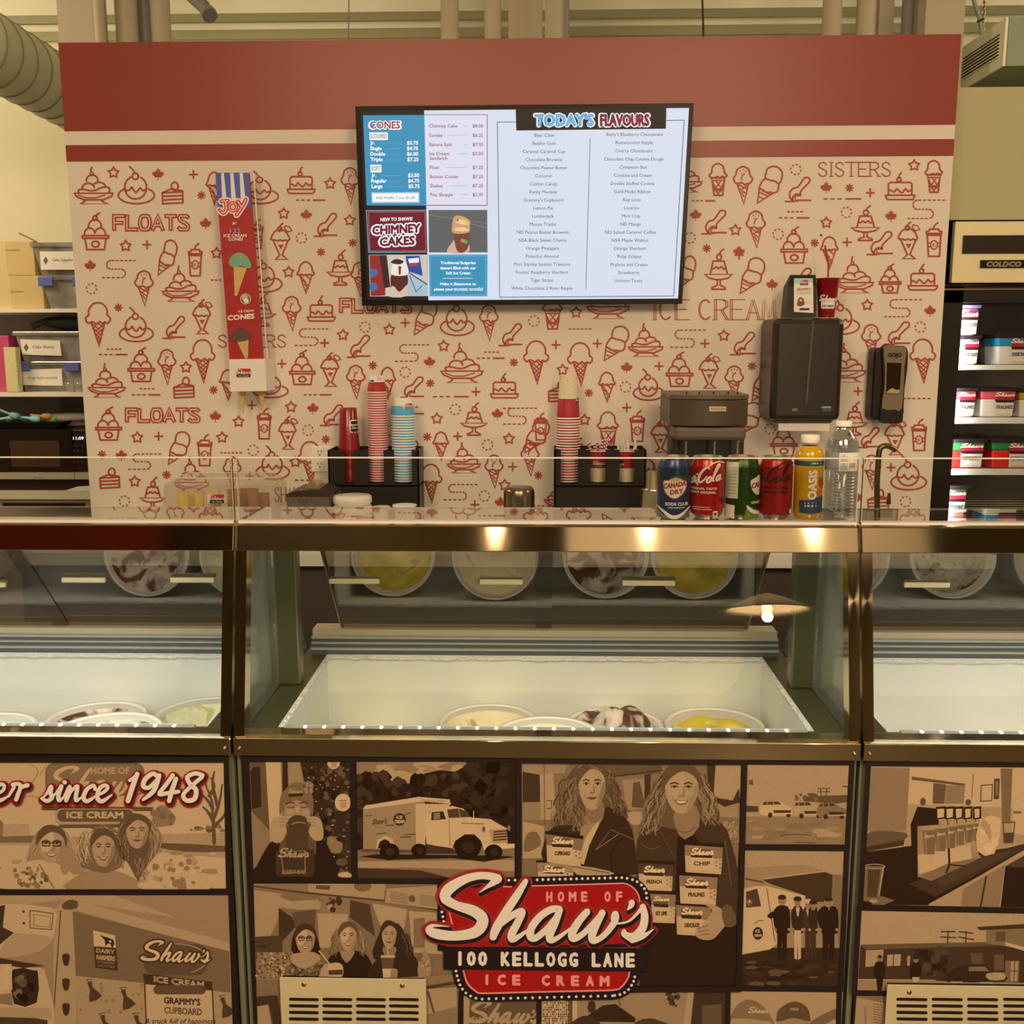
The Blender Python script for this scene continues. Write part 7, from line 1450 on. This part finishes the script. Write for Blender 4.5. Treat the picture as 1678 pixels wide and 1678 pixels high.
pc(860, 660, 220, 175, 2.6, 'FRENCH', 10); pc(930, 850, 165, 185, 5, 'KEY LIME', 6); pc(1095, 920, 220, 190, 5.2, 'CHOCOLATE', 14); pc(1115, 735, 240, 180, 4.8, 'PRALINES', 12); pc(1148, 545, 240, 175, 4.8, 'CHIP', 14)
# hand under the carton
p.p(6, [(1215, 1100), (1260, 1050), (1320, 960), (1280, 925), (1300, 915), (1380, 950), (1420, 1020), (1380, 1080), (1320, 1140), (1240, 1135)], 3); p.l(4, 5, [(1240, 1090), (1300, 1080)]); p.l(4, 5, [(1245, 1112), (1300, 1104)]); p.l(4, 5, [(1225, 1075), (1295, 1050)]); p.p(3.4, [(1380, 940), (1440, 930), (1475, 1040), (1400, 1060)], 2)
p.border([(132, 40), (1508, 50), (1468, 1435), (132, 1435)]); p.build('printed_photo', GM)
# ---------- three friends at a table
p = Photo(400, 1238)
p.p(4.6, [(60, 798), (1692, 805), (1692, 1250), (1340, 1470), (1335, 1700), (85, 1700)]); p.p(5.2, [(60, 800), (400, 800), (390, 850), (62, 830)]); p.p(5.8, [(62, 840), (230, 860), (220, 1000), (140, 1190), (70, 1180)]); p.p(6.2, [(220, 880), (300, 910), (460, 900), (470, 960), (230, 950)], 2); p.p(2.2, [(215, 950), (300, 1010), (330, 1060), (220, 1180)]); p.p(3.2, [(300, 980), (450, 960), (440, 1100), (320, 1080)])
p.p(6.4, [(460, 985), (650, 985), (645, 1200), (470, 1200)]); p.p(5, [(480, 870), (660, 880), (660, 990), (480, 985)]); splot(p, 14, (2, 6.4), 490, 885, 600, 960, 8, 22, 60); p.p(2.4, [(665, 900), (785, 930), (820, 1130), (660, 1010)]); p.p(6.6, [(800, 920), (1020, 960), (1000, 1080), (850, 1060)]); p.p(6.4, [(1030, 970), (1200, 980), (1240, 1240), (1050, 1230)]); p.p(4.6, [(1060, 1020), (1130, 1010), (1130, 1200), (1060, 1200)])
p.p(5.8, [(400, 800), (885, 800), (870, 900), (400, 850)]); p.l(2.4, 10, [(60, 815), (400, 858), (875, 905), (1210, 965)]); p.p(6, [(895, 830), (1230, 810), (1210, 960), (880, 915)]); p.p(4, [(690, 800), (790, 800), (780, 840), (710, 845)], 2); p.p(3, [(450, 808), (540, 812), (535, 838), (450, 832)])
for k in range(6): p.l(4, 4, [(915, 850+11*k), (1020, 866+11*k)]); p.l(4, 4, [(1100, 870+11*k), (1195, 884+11*k)])
p.p(3.4, [(1030, 880), (1060, 870), (1070, 910), (1035, 910)], 2)
p.p(5, [(70, 1225), (310, 1225), (300, 1400), (80, 1400)]); splot(p, 130, (2.4, 3.4, 6.8), 75, 1230, 300, 1390, 4, 9, 61); p.p(2.6, [(66, 1130), (240, 1120), (240, 1225), (70, 1225)]); p.text('sisters', 80, 1198, 26, T(1.6), 80, off=.02, shear=.3)
# woman with glasses
p.p(1.2, [(310, 1240), (305, 1130), (340, 1070), (400, 1060), (450, 1110), (475, 1200), (470, 1250)], 3); p.p(4, [(260, 1400), (290, 1290), (370, 1250), (480, 1260), (520, 1320), (520, 1400)], 2); splot(p, 110, (2, 3, 6), 275, 1290, 500, 1395, 4, 9, 62); p.p(6, [(310, 1235), (440, 1225), (480, 1270), (380, 1330), (300, 1290)], 2); face(p, 384, 1150, 60, 85, 6.2, 2, .8, .8, True)
# blonde woman
p.p(4.6, [(545, 1230), (580, 1100), (640, 1035), (700, 1050), (740, 1130), (750, 1240)], 3); p.p(1.0, [(530, 1400), (520, 1280), (590, 1220), (740, 1220), (800, 1300), (820, 1400)], 2); curls(p, (3.6, 5.6, 6.2), [(600, 1080), (570, 1160), (560, 1250)], 24, 22, 63); curls(p, (3.6, 5.4, 6), [(710, 1080), (735, 1160), (735, 1250)], 18, 18, 64); p.p(5.6, [(600, 1220), (690, 1210), (680, 1250), (640, 1290)], 2); face(p, 652, 1130, 54, 82, 6.2, 3, .9, .8)
# dark-haired woman
p.p(1.6, [(810, 1260), (850, 1100), (900, 1040), (970, 1050), (1010, 1120), (1060, 1240), (1010, 1300)], 3); p.p(1.4, [(780, 1400), (830, 1270), (1040, 1230), (1090, 1300), (1100, 1380)], 2); curls(p, (1, 2.6, 3.2), [(1000, 1100), (1030, 1180), (1040, 1260)], 22, 18, 65); p.p(5, [(870, 1190), (950, 1190), (940, 1240), (880, 1240)], 2); face(p, 908, 1120, 46, 80, 6, 2, .4, .9)
p.p(6.4, [(470, 1380), (510, 1290), (560, 1320), (550, 1400)], 2); p.p(6.8, [(525, 1320), (550, 1290), (600, 1290), (622, 1320), (610, 1385), (535, 1385)], 2); p.p(2.6, [(528, 1335), (620, 1330), (616, 1362), (532, 1364)]); p.l(7.4, 9, [(472, 1215), (540, 1300)]); p.p(3, [(858, 1250), (942, 1250), (932, 1325), (866, 1325)]); p.p(7.4, [(866, 1325), (932, 1325), (922, 1395), (872, 1395)]); p.p(7.2, [(856, 1240), (945, 1240), (945, 1256), (856, 1256)]); p.l(7, 8, [(898, 1200), (904, 1245)])
p.p(5.6, [(920, 1330), (960, 1330), (955, 1385), (920, 1395)], 3); p.p(5.4, [(1095, 1380), (1090, 1290), (1130, 1210), (1170, 1290), (1160, 1380)], 3); splot(p, 14, (4, 6), 1100, 1230, 1160, 1330, 8, 18, 66)
p.p(5, [(640, 1400), (1310, 1360), (1320, 1420), (1140, 1440), (640, 1430)]); p.l(2.6, 16, [(1140, 1440), (1320, 1410)]); p.p(6.2, [(1145, 1450), (1330, 1440), (1335, 1700), (1140, 1700)]); p.l(3, 14, [(1150, 1470), (1200, 1640)]); p.p(4.8, [(1140, 1610), (1330, 1560), (1335, 1700), (1140, 1700)])
p.p(2.2, [(80, 1500), (210, 1490), (240, 1700), (190, 1700), (160, 1540), (85, 1555)]); p.p(6, [(85, 1560), (155, 1550), (180, 1700), (90, 1700)])
p.build('printed_photo', GM)
# ---------- bottom strip: dairy bar sign, awning scene, two caps
p = Photo(400, 1238)
p.p(3.6, [(1375, 1450), (1838, 1450), (1838, 1700), (1372, 1700)]); p.p(6.6, [(1372, 1500), (1410, 1500), (1405, 1700), (1372, 1700)]); p.up(); shaws(p, 1370, 1500, .31, T(6.4), 6, n=3); p.text('= DAIRY BAR =', 1380, 1660, 30, T(6.2), 330, off=.03)
p.build('printed_photo', GM)
p = Photo(820, 1238)
p.p(5.4, [(258, 1500), (1405, 1460), (1400, 1700), (256, 1700)]); p.p(6.8, [(256, 1520), (480, 1520), (480, 1700), (256, 1700)]); rnd = random.Random(70)
for i in range(14):
    for j in range(13): p.up() if j == 0 else None; p.poly([(264+12*i, 1526+14*j), (272+12*i, 1526+14*j), (272+12*i, 1536+14*j), (264+12*i, 1536+14*j)], T(rnd.choice((1, 2.4, 4, 6, 7.4))), bump=False)
p.p(3.4, [(425, 1520), (450, 1520), (450, 1700), (425, 1700)]); p.p(1.4, [(520, 1640), (640, 1560), (720, 1550), (845, 1640), (840, 1665), (530, 1660)], 0); p.p(1.8, [(550, 1540), (590, 1535), (590, 1600), (550, 1600)], 2); p.l(4, 12, [(745, 1500), (745, 1570)]); p.p(2, [(430, 1700), (480, 1640), (560, 1625), (640, 1700)], 2); p.p(2.6, [(850, 1660), (950, 1640), (1080, 1700), (850, 1700)], 2)
p.p(6.4, [(1170, 1470), (1210, 1470), (1185, 1700), (1140, 1700)]); p.p(2, [(1210, 1470), (1405, 1462), (1400, 1700), (1188, 1700)]); splot(p, 22, (1.4, 2.4), 1040, 1470, 1110, 1560, 8, 18, 71); p.p(3.6, [(1260, 1560), (1380, 1550), (1380, 1700), (1260, 1700)])
p.border([(258, 1500), (1405, 1460), (1400, 1700), (256, 1700)]); p.build('printed_photo', GM)
p = Photo(1238, 1238)
p.p(6.4, [(-155, 1470), (506, 1478), (500, 1700), (-160, 1700)]); p.p(4.4, [(-150, 1700), (-140, 1590), (-60, 1525), (20, 1545), (90, 1620), (100, 1700)], 3); p.up(); shaws(p, -52, 1560, .085, T(6.8), 14, n=2); p.p(6, [(-140, 1640), (80, 1660), (90, 1700), (-145, 1700)], 2); p.p(3.2, [(130, 1640), (150, 1580), (240, 1535), (320, 1570), (342, 1640), (330, 1660), (240, 1640), (140, 1662)], 3); p.p(5.6, [(215, 1575), (270, 1578), (268, 1592), (216, 1590)]); p.p(5.4, [(145, 1665), (240, 1645), (330, 1664), (330, 1700), (145, 1700)], 2); p.p(3.8, [(345, 1660), (500, 1580), (502, 1640), (380, 1700), (345, 1700)], 2)
p.border([(-155, 1470), (506, 1478), (500, 1700), (-160, 1700)]); p.build('printed_photo', GM)
# ---------- parked cars
p = Photo(1238, 1238)
p.p(6.2, [(-58, 55), (585, 60), (556, 555), (-70, 552)]); p.p(5.2, [(-64, 380), (566, 385), (556, 555), (-70, 552)]); splot(p, 24, (4.6, 5.6, 6), -50, 400, 550, 540, 20, 60, 80, .3); p.l(2.6, 5, [(150, 500), (260, 490), (350, 500)]); p.l(2.6, 5, [(250, 540), (370, 545)])
p.p(2.8, [(290, 255), (575, 245), (575, 290), (500, 300), (300, 285)]); p.l(2, 5, [(405, 205), (410, 250)]); p.l(2, 5, [(445, 205), (440, 250)])
for y in (205, 225): p.l(2, 5, [(388, y), (465, y)])
splot(p, 14, (3, 3.8), 230, 240, 380, 275, 8, 16, 81); p.l(2.4, 8, [(545, 190), (575, 195)]); p.text('GRIL', -40, 180, 30, T(3), 26, off=.04)
for x0, y0, w, c_ in ((20, 280, 215, 6.8), (220, 285, 200, 6.4), (375, 290, 190, 4.6)):
    p.p(c_, [(x0, y0+70), (x0+8, y0+40), (x0+25, y0+10), (x0+w*.6, y0), (x0+w*.75, y0+25), (x0+w, y0+45), (x0+w, y0+85), (x0+w*.8, y0+98), (x0+20, y0+92)], 0); p.p(2.4, [(x0+22, y0+28), (x0+32, y0+8), (x0+w*.56, y0+4), (x0+w*.66, y0+24)]); p.l(6, 4, [(x0+w*.25, y0+6), (x0+w*.25, y0+26)]); p.l(6, 4, [(x0+w*.43, y0+5), (x0+w*.43, y0+26)]); p.p(2, [(x0+w*.42, y0+60), (x0+w*.94, y0+60), (x0+w*.92, y0+76), (x0+w*.44, y0+78)]); p.e(1.4, x0+w*.33, y0+90, 14, 16); p.e(1.4, x0+w*.86, y0+92, 14, 12); p.l(7.4, 6, [(x0+w*.4, y0+84), (x0+w, y0+80)])
p.p(2.4, [(-62, 310), (15, 315), (18, 350), (-62, 350)])
p.border([(-58, 55), (585, 60), (556, 555), (-70, 552)]); p.build('printed_photo', GM)
# ---------- five men by a truck
p = Photo(1238, 1238)
p.p(5.6, [(-72, 588), (553, 595), (515, 1440), (-110, 1435)]); p.p(6.2, [(-72, 590), (553, 597), (548, 760), (300, 680), (-74, 700)]); p.p(1.8, [(45, 775), (430, 725), (480, 745), (476, 920), (310, 905), (300, 870), (90, 800)]); p.l(6.4, 9, [(48, 770), (430, 722)]); p.l(2.4, 10, [(-60, 770), (45, 790)]); p.p(4.6, [(480, 740), (545, 750), (525, 1210), (480, 900)])
p.p(1.6, [(-100, 1240), (100, 1200), (525, 1200), (515, 1440), (-110, 1436)]); splot(p, 30, (1, 2.2, 2.8), -90, 1290, 510, 1430, 20, 60, 85, .3)
p.p(7.4, [(-70, 830), (0, 815), (70, 815), (310, 875), (310, 960), (140, 960), (150, 1160), (90, 1210), (-100, 1245), (-95, 960)]); p.p(2.4, [(-60, 850), (10, 830), (35, 940), (-60, 950)]); p.e(4, -40, 915, 20); p.e(7, -38, 910, 8); p.e(1.6, 14, 1110, 32, 40); p.text('ICE', 0, 1104, 18, T(7), 26, off=.05); p.text('CREAM', -8, 1130, 16, T(7), 44, off=.05); p.l(3.4, 5, [(-10, 1050), (20, 1030), (46, 1030)], 2); p.l(3, 5, [(70, 830), (120, 1160)])
for x, hy, w, c_, c2, lg in ((165, 895, 48, 1.2, 1.2, 0), (262, 905, 34, 1.6, 7.2, 0), (325, 920, 26, 2.2, 2, 1), (360, 925, 26, 1.6, 1.8, 0), (455, 905, 58, 1.1, 1.1, 0)):
    p.p(c_, [(x-w, 960), (x-w*.4, 935), (x+w*.4, 935), (x+w, 965), (x+w*1.05, 1090), (x+w*.7, 1110), (x-w*.7, 1110), (x-w*1.2, 1000)], 2); p.p(c2, [(x-w*.65, 1090), (x+w*.65, 1090), (x+w*.6, 1265), (x+w*.1, 1275), (x, 1150), (x-w*.1, 1275), (x-w*.6, 1265)]); p.e(5.6, x, hy+10, w*.42+6, 30); p.p(7 if lg else 1.4, [(x-24, hy), (x-20, hy-22), (x, hy-28), (x+20, hy-22), (x+24, hy)], 2); p.l(2, 4, [(x-12, hy+6), (x-4, hy+6)]); p.l(2, 4, [(x+4, hy+6), (x+12, hy+6)]); p.l(3, 4, [(x-8, hy+22), (x+8, hy+22)]); p.e(5.4, x-w*.9, 1085, 10); p.e(5.4, x+w*.9, 1085, 10)
p.p(7.2, [(250, 945), (275, 945), (268, 1000), (258, 1000)]); p.p(7, [(315, 960), (330, 960), (326, 1010)]); p.l(6, 5, [(455, 930), (458, 960)]); p.p(1.2, [(75, 990), (140, 960), (150, 1000), (90, 1015)], 2)
p.border([(-72, 588), (553, 595), (515, 1440), (-110, 1435)]); p.build('printed_photo', GM)
# ---------- right case: soda fountain on a bar
p = Photo(1238, 1238)
p.p(6.2, [(720, 62), (1700, 70), (1700, 950), (668, 930)]); p.p(6.8, [(960, 75), (1700, 75), (1700, 330), (950, 300)]); p.p(5, [(725, 75), (965, 78), (940, 470), (700, 470)]); p.p(3.6, [(697, 490), (760, 470), (935, 480), (925, 530), (695, 570)], 2); p.p(2, [(692, 570), (930, 525), (925, 560), (690, 600)]); p.p(5.2, [(780, 600), (960, 560), (960, 590), (780, 640)]); p.p(3.6, [(975, 130), (1310, 175), (1305, 190), (975, 150)]); p.p(3.4, [(1110, 170), (1190, 180), (1180, 300), (1105, 300)]); p.p(5.2, [(1190, 185), (1310, 185), (1300, 300), (1185, 300)]); p.l(4, 6, [(1360, 120), (1350, 260)]); p.line([(1410, 185), (1480, 180), (1475, 280), (1405, 285)], 6, T(2.4), True); p.p(2.6, [(1490, 145), (1525, 142), (1520, 270), (1488, 272)]); p.p(5, [(1500, 160), (1515, 160), (1512, 250), (1500, 250)]); p.p(3.8, [(1530, 80), (1605, 80), (1590, 420), (1540, 420)]); p.p(7.2, [(1620, 80), (1700, 80), (1700, 500), (1600, 480)]); p.p(4, [(1610, 345), (1660, 345), (1660, 362), (1610, 362)])
p.p(1.0, [(668, 930), (690, 600), (1000, 560), (1000, 640), (1100, 790), (1400, 600), (1700, 560), (1700, 575), (1080, 935)]); p.p(1.8, [(960, 800), (1400, 620), (1700, 545), (1700, 575), (1120, 880)], 0); p.p(2.4, [(1150, 760), (1420, 640), (1600, 590), (1500, 660), (1200, 800)], 3); p.l(6.4, 10, [(1085, 930), (1700, 590)]); p.p(6, [(1110, 938), (1700, 610), (1700, 945)]); p.p(5, [(1300, 830), (1560, 680), (1520, 944), (1280, 942)]); p.l(2, 12, [(1440, 755), (1405, 942)]); p.p(1, [(1530, 945), (1560, 690), (1700, 610), (1700, 948)]); p.p(2.6, [(1560, 690), (1700, 610), (1700, 700)])
p.p(5.6, [(1010, 440), (1350, 560), (1410, 635), (1100, 780), (1012, 755)]); p.p(7, [(1012, 620), (1340, 550), (1350, 640), (1020, 740)], 0); p.p(1.2, [(968, 430), (1010, 320), (1012, 755), (980, 740)]); p.p(4.6, [(1015, 755), (1205, 670), (1410, 632), (1100, 782)]); p.l(1.4, 14, [(1205, 560), (1210, 680), (1190, 730)]); p.l(1.4, 9, [(1210, 680), (1310, 690)])
p.p(.8, [(1010, 318), (1130, 330), (1140, 430), (1012, 440)]); 
for k in range(5):
    x = 1130+58*k; w = 56-3*k; p.p(1, [(x-4, 320), (x+w+2, 315), (x+w+2, 390), (x-4, 398)]); p.p(7.6, [(x+4, 332), (x+w-8, 330), (x+w-10, 382), (x+6, 390)], 0); p.l(2, 5, [(x+10, 400), (x+14, 430)])
p.e(3, 1045, 285, 18, 24); p.e(3, 1328, 290, 18, 20)
for x, y, w, h in ((1040, 455, 90, 160), (1120, 445, 76, 150), (1190, 435, 62, 140), (1250, 425, 56, 128), (1305, 420, 50, 118), (1350, 415, 44, 112)):
    p.p(4.0, [(x, y), (x+w, y-6), (x+w*.84, y+h), (x+w*.16, y+h)]); p.p(6, [(x-2, y-2), (x+w+2, y-8), (x+w, y+6), (x, y+10)]); p.p(5, [(x+w*.12, y+10), (x+w*.3, y+8), (x+w*.34, y+h-4), (x+w*.2, y+h-4)]); p.text("Shaw's", x+w*.14, y+h*.36, h*.13, T(7.4), w*.66, off=.03, shear=.3, rise=.1)
p.p(7.4, [(1400, 400), (1530, 390), (1490, 610), (1380, 590)], 2); splot(p, 12, (6.2, 7.8, 6.8), 1400, 410, 1510, 590, 16, 34, 90); p.p(2.4, [(1545, 480), (1615, 478), (1605, 540), (1550, 540)]); p.line([(1545, 415), (1618, 412), (1605, 540), (1552, 540)], 6, T(3), True); p.p(7, [(1095, 640), (1130, 632), (1130, 662), (1098, 668)])
p.p(4.2, [(680, 685), (805, 690), (765, 915), (672, 905)]); p.p(2.4, [(700, 700), (780, 700), (755, 880), (695, 880)]); p.line(arc(742, 690, 64, 14), 5, T(6.4), True); p.l(6.6, 8, [(795, 700), (765, 900)]); p.p(3.8, [(770, 870), (868, 900), (800, 930), (720, 928)]); p.e(6, 735, 905, 26, 12)
p.border([(720, 62), (1700, 70), (1700, 950), (668, 930)]); p.build('printed_photo', GR)
# ---------- right case: low building with two people
p = Photo(1238, 1238)
p.p(6.4, [(662, 966), (1700, 985), (1700, 1480), (632, 1465)]); p.p(5.6, [(640, 1395), (1700, 1410), (1700, 1480), (632, 1465)])
p.p(1.8, [(655, 1185), (1380, 1168), (1700, 1180), (1700, 1420), (640, 1395)]); p.p(3.4, [(655, 1180), (1560, 1162), (1560, 1185), (690, 1212)]); p.p(4.4, [(1440, 1085), (1700, 1065), (1700, 1215), (1440, 1170)]); p.p(2.2, [(1380, 1070), (1700, 1050), (1700, 1078), (1400, 1090)]); p.p(3, [(1500, 1100), (1560, 1098), (1560, 1160), (1500, 1160)]); p.p(6.8, [(1560, 1165), (1700, 1200), (1700, 1225), (1560, 1185)])
p.p(6.2, [(690, 1215), (800, 1212), (790, 1310), (685, 1320)]); p.p(6.4, [(822, 1243), (908, 1240), (904, 1312), (820, 1315)]); p.l(2, 6, [(862, 1243), (860, 1312)]); p.p(6, [(948, 1250), (966, 1250), (962, 1312), (946, 1312)]); splot(p, 40, (1, 1.6, 2.4), 1000, 1210, 1200, 1380, 14, 40, 91); p.p(3, [(1340, 1235), (1420, 1230), (1420, 1300), (1350, 1300)]); p.p(3.4, [(1490, 1240), (1550, 1240), (1550, 1340), (1490, 1340)]); p.p(4, [(1560, 1280), (1650, 1280), (1640, 1420), (1555, 1415)]); p.p(6.2, [(1595, 1285), (1640, 1285), (1632, 1410), (1592, 1408)]); p.l(2, 5, [(1618, 1285), (1612, 1410)]); p.l(2, 5, [(1594, 1345), (1636, 1345)]); p.l(6.4, 8, [(640, 1398), (1120, 1402)])
for x in (1200, 1312): p.l(1.6, 7, [(x, 1165), (x+2, 1095)]); p.l(1.6, 7, [(x-40, 1098), (x+44, 1098+10*(x > 1250))]); p.l(1.6, 7, [(x-44, 1132), (x+50, 1136+12*(x > 1250))])
p.p(1.6, [(1185, 1380), (1240, 1330), (1330, 1308), (1440, 1312), (1480, 1350), (1550, 1365), (1550, 1410), (1200, 1412)], 2); p.p(6.6, [(1440, 1360), (1550, 1355), (1552, 1398), (1460, 1400)], 2); p.p(4.6, [(1330, 1318), (1430, 1316), (1460, 1345), (1330, 1345)]); p.e(.8, 1265, 1398, 20); p.l(7, 6, [(1220, 1412), (1290, 1412)]); p.l(7, 6, [(1400, 1416), (1480, 1416)])
for x, y in ((775, 1255), (1000, 1262)): p.p(1.2, [(x-36, y+60), (x-16, y+30), (x+20, y+30), (x+36, y+80), (x+20, y+130), (x-30, y+130)], 2); p.p(1 if x < 900 else 6.8, [(x-24, y+120), (x+24, y+120), (x+14, y+150+(60 if x < 900 else 0)), (x-14, y+150+(60 if x < 900 else 0))]); p.e(5, x, y+10, 16, 20); p.p(1, [(x-16, y+6), (x, y-14), (x+16, y+6)], 2)
p.border([(662, 966), (1700, 985), (1700, 1480), (632, 1465)]); p.build('printed_photo', GR)
p = Photo(1238, 1238)
p.p(4.6, [(630, 1500), (1700, 1510), (1700, 1700), (615, 1700)]); p.p(6, [(632, 1510), (800, 1545), (800, 1700), (620, 1700)])
for k in range(9): p.l(3, 4, [(735, 1550+16*k), (790, 1560+16*k)]); p.l(3, 4, [(680, 1570+12*k), (692, 1572+12*k)])
p.build('printed_photo', GR)
# ---------- big sign on the middle case
s = Print(pfn, .00002); s.h = HMAX+8; k_ = 420/1678.; s.tf = lambda x, y: (680+x*k_, 1400+y*k_)
nb = mat('sign_near_black', obs(30, 14, 14), .5); sr_ = mat('sign_red', obs(158, 14, 14), .42); sro = mat('sign_outline_red', obs(150, 34, 26), .45); pk = mat('sign_pink', obs(226, 128, 104), .45); dotm = mat('sign_dot', obs(222, 196, 172), .45)
def rr_pts(x0, y0, x1, y1, rs, sk=0):
    q = []
    for (cx, cy, a), r in zip(((x1, y0, -90), (x1, y1, 0), (x0, y1, 90), (x0, y0, 180)), rs):
        ccx = cx-r if cx == x1 else cx+r; ccy = cy+r if cy == y0 else cy-r; q += arc(ccx, ccy, r, r, a, a+90, 10)
    return [(x, y-(x-x0)*sk) for x, y in q]
O1 = rr_pts(150, 150, 1545, 620, (190, 10, 10, 10), .022); O2 = rr_pts(245, 640, 1475, 955, (10, 190, 210, 10), .015)
s.poly(O1, nb); s.poly(O2, nb)
I1 = rr_pts(205, 212, 1470, 600, (120, 8, 8, 8), .022); I2 = rr_pts(318, 700, 1400, 900, (8, 120, 130, 8), .015)
s.poly(I1, sr_); s.line(I1[1:12]+[], 1, sr_); s.poly(I2, sr_)
s.line([(582, 201), (632, 201)], 9, pk); s.line([(768, 196), (1340, 180)]+arc(1345, 300, 125, 122, -88, -2, 10), 9, pk); s.line([(228, 372), (245, 445)], 9, pk)
s.line([(318, 750), (345, 830), (400, 885), (450, 897), (700, 891), (1000, 884), (1290, 876), (1350, 855), (1392, 800), (1402, 760)], 10, pk, smooth=5)
for (x0, y0, x1, y1, n) in ((800, 156, 1352, 142, 16), (615, 159, 655, 158, 2)):
    for i in range(n): s.disc(x0+(x1-x0)*i/max(1, n-1), y0+(y1-y0)*i/max(1, n-1), 9, dotm, bump=False)
for x, y in ((1387, 146), (1422, 155), (1453, 169), (1480, 190), (1500, 214), (1512, 243), (1515, 275), (178, 366), (184, 397), (190, 428), (1437, 790), (1430, 818), (1416, 845), (1396, 872), (1370, 892), (1340, 905), (1306, 911), (270, 752), (277, 783), (286, 812), (296, 842), (312, 870), (335, 895), (365, 915), (400, 929), (441, 935)): s.disc(x, y, 9, dotm, bump=False)
for i in range(18): s.disc(485+47.5*i, 933-1.15*i, 9, dotm, bump=False)
for m_, g, dx, dy in ((sro, 27, 2, 6), (nb, 12, 6, 14), (lcream, 0, 0, 0)): s.up(); shaws(s, 0, 0, 1, m_, g, dx, dy, n=6)
s.up(); s.poly([(110, 560), (300, 592), (1480, 602), (1545, 560), (1480, 600), (300, 590)], sro)
s.poly([(188, 592), (1520, 604), (1520, 758), (188, 742)], nb)
def spaced(t_, x, y, cap, m_, w, cw, off, rise):
    n = len(t_)
    for i, ch in enumerate(t_):
        if ch != ' ':
            V_, _f = tmesh(ch); nw = (max(v[0] for v in V_)-min(v[0] for v in V_))*cap/.727; c_ = cw if ch not in '1I' else min(cw, nw*.9)
            if ch == 'M': c_ = cw*1.25
            cx = x+cw/2+(w-cw)*i/(n-1); s.text(ch, cx, y-rise*(cx-x), cap, m_, c_, 'c', off, bump=False)
s.up(); spaced('HOME OF', 862, 297, 64, pk, 490, 34, .045, .004); spaced('100 KELLOGG LANE', 272, 711, 88, lcream, 1160, 48, .05, -.010); spaced('ICE CREAM', 450, 838, 64, pk, 812, 44, .06, -.012)
s.build('printed_sign', GM)

# ---------- vent grilles bolted over the photos
def grille(gp, x0, y0, x1, t, lb, sx, scr):
    yv = YP-.014; A, B = P(x0, 1678, yv), P(x1, y0, yv)
    g = MB().box((A.x, yv, A.z-.10), (B.x, YP-.012, B.z), mat('vent_cream', obs(196, 160, 106), .45), .002).build('vent_cover', gp)
    MB().box((A.x+.004, YP-.012, A.z-.096), (B.x-.004, YP-.001, B.z-.004), dk).build('vent_backing', g)
    pr = Print(lambda u, v, h: P(u, v, yv)+Vector((0, -h-.0006, 0)), .0001)
    for k in range(8):
        y = 1637+10.5*k
        for (a, b) in sx: pr.brush([(a+2, y, 5), ((a+b)/2, y+.4, 5), (b-2, y+.8, 5)], nb, n=3)
    pr.build('slots', g)
    for x, y in scr: c_ = P(x, y, yv); MB().sphere((c_.x, yv, c_.z), .0052, steel2, 12, (1, .5, 1)).build('screw', g)
grille(GM, 461, 1605, 698, CM, '', [(474, 522), (529, 577), (584, 632), (638, 686)], [(498, 1613), (659, 1615)])
grille(GR, 1450, 1618, 1760, CR, '', [(1469, 1519), (1527, 1577), (1585, 1635), (1644, 1694)], [(1490, 1626)])
for o in bpy.data.objects:
    if '_w' in o: del o['_w']
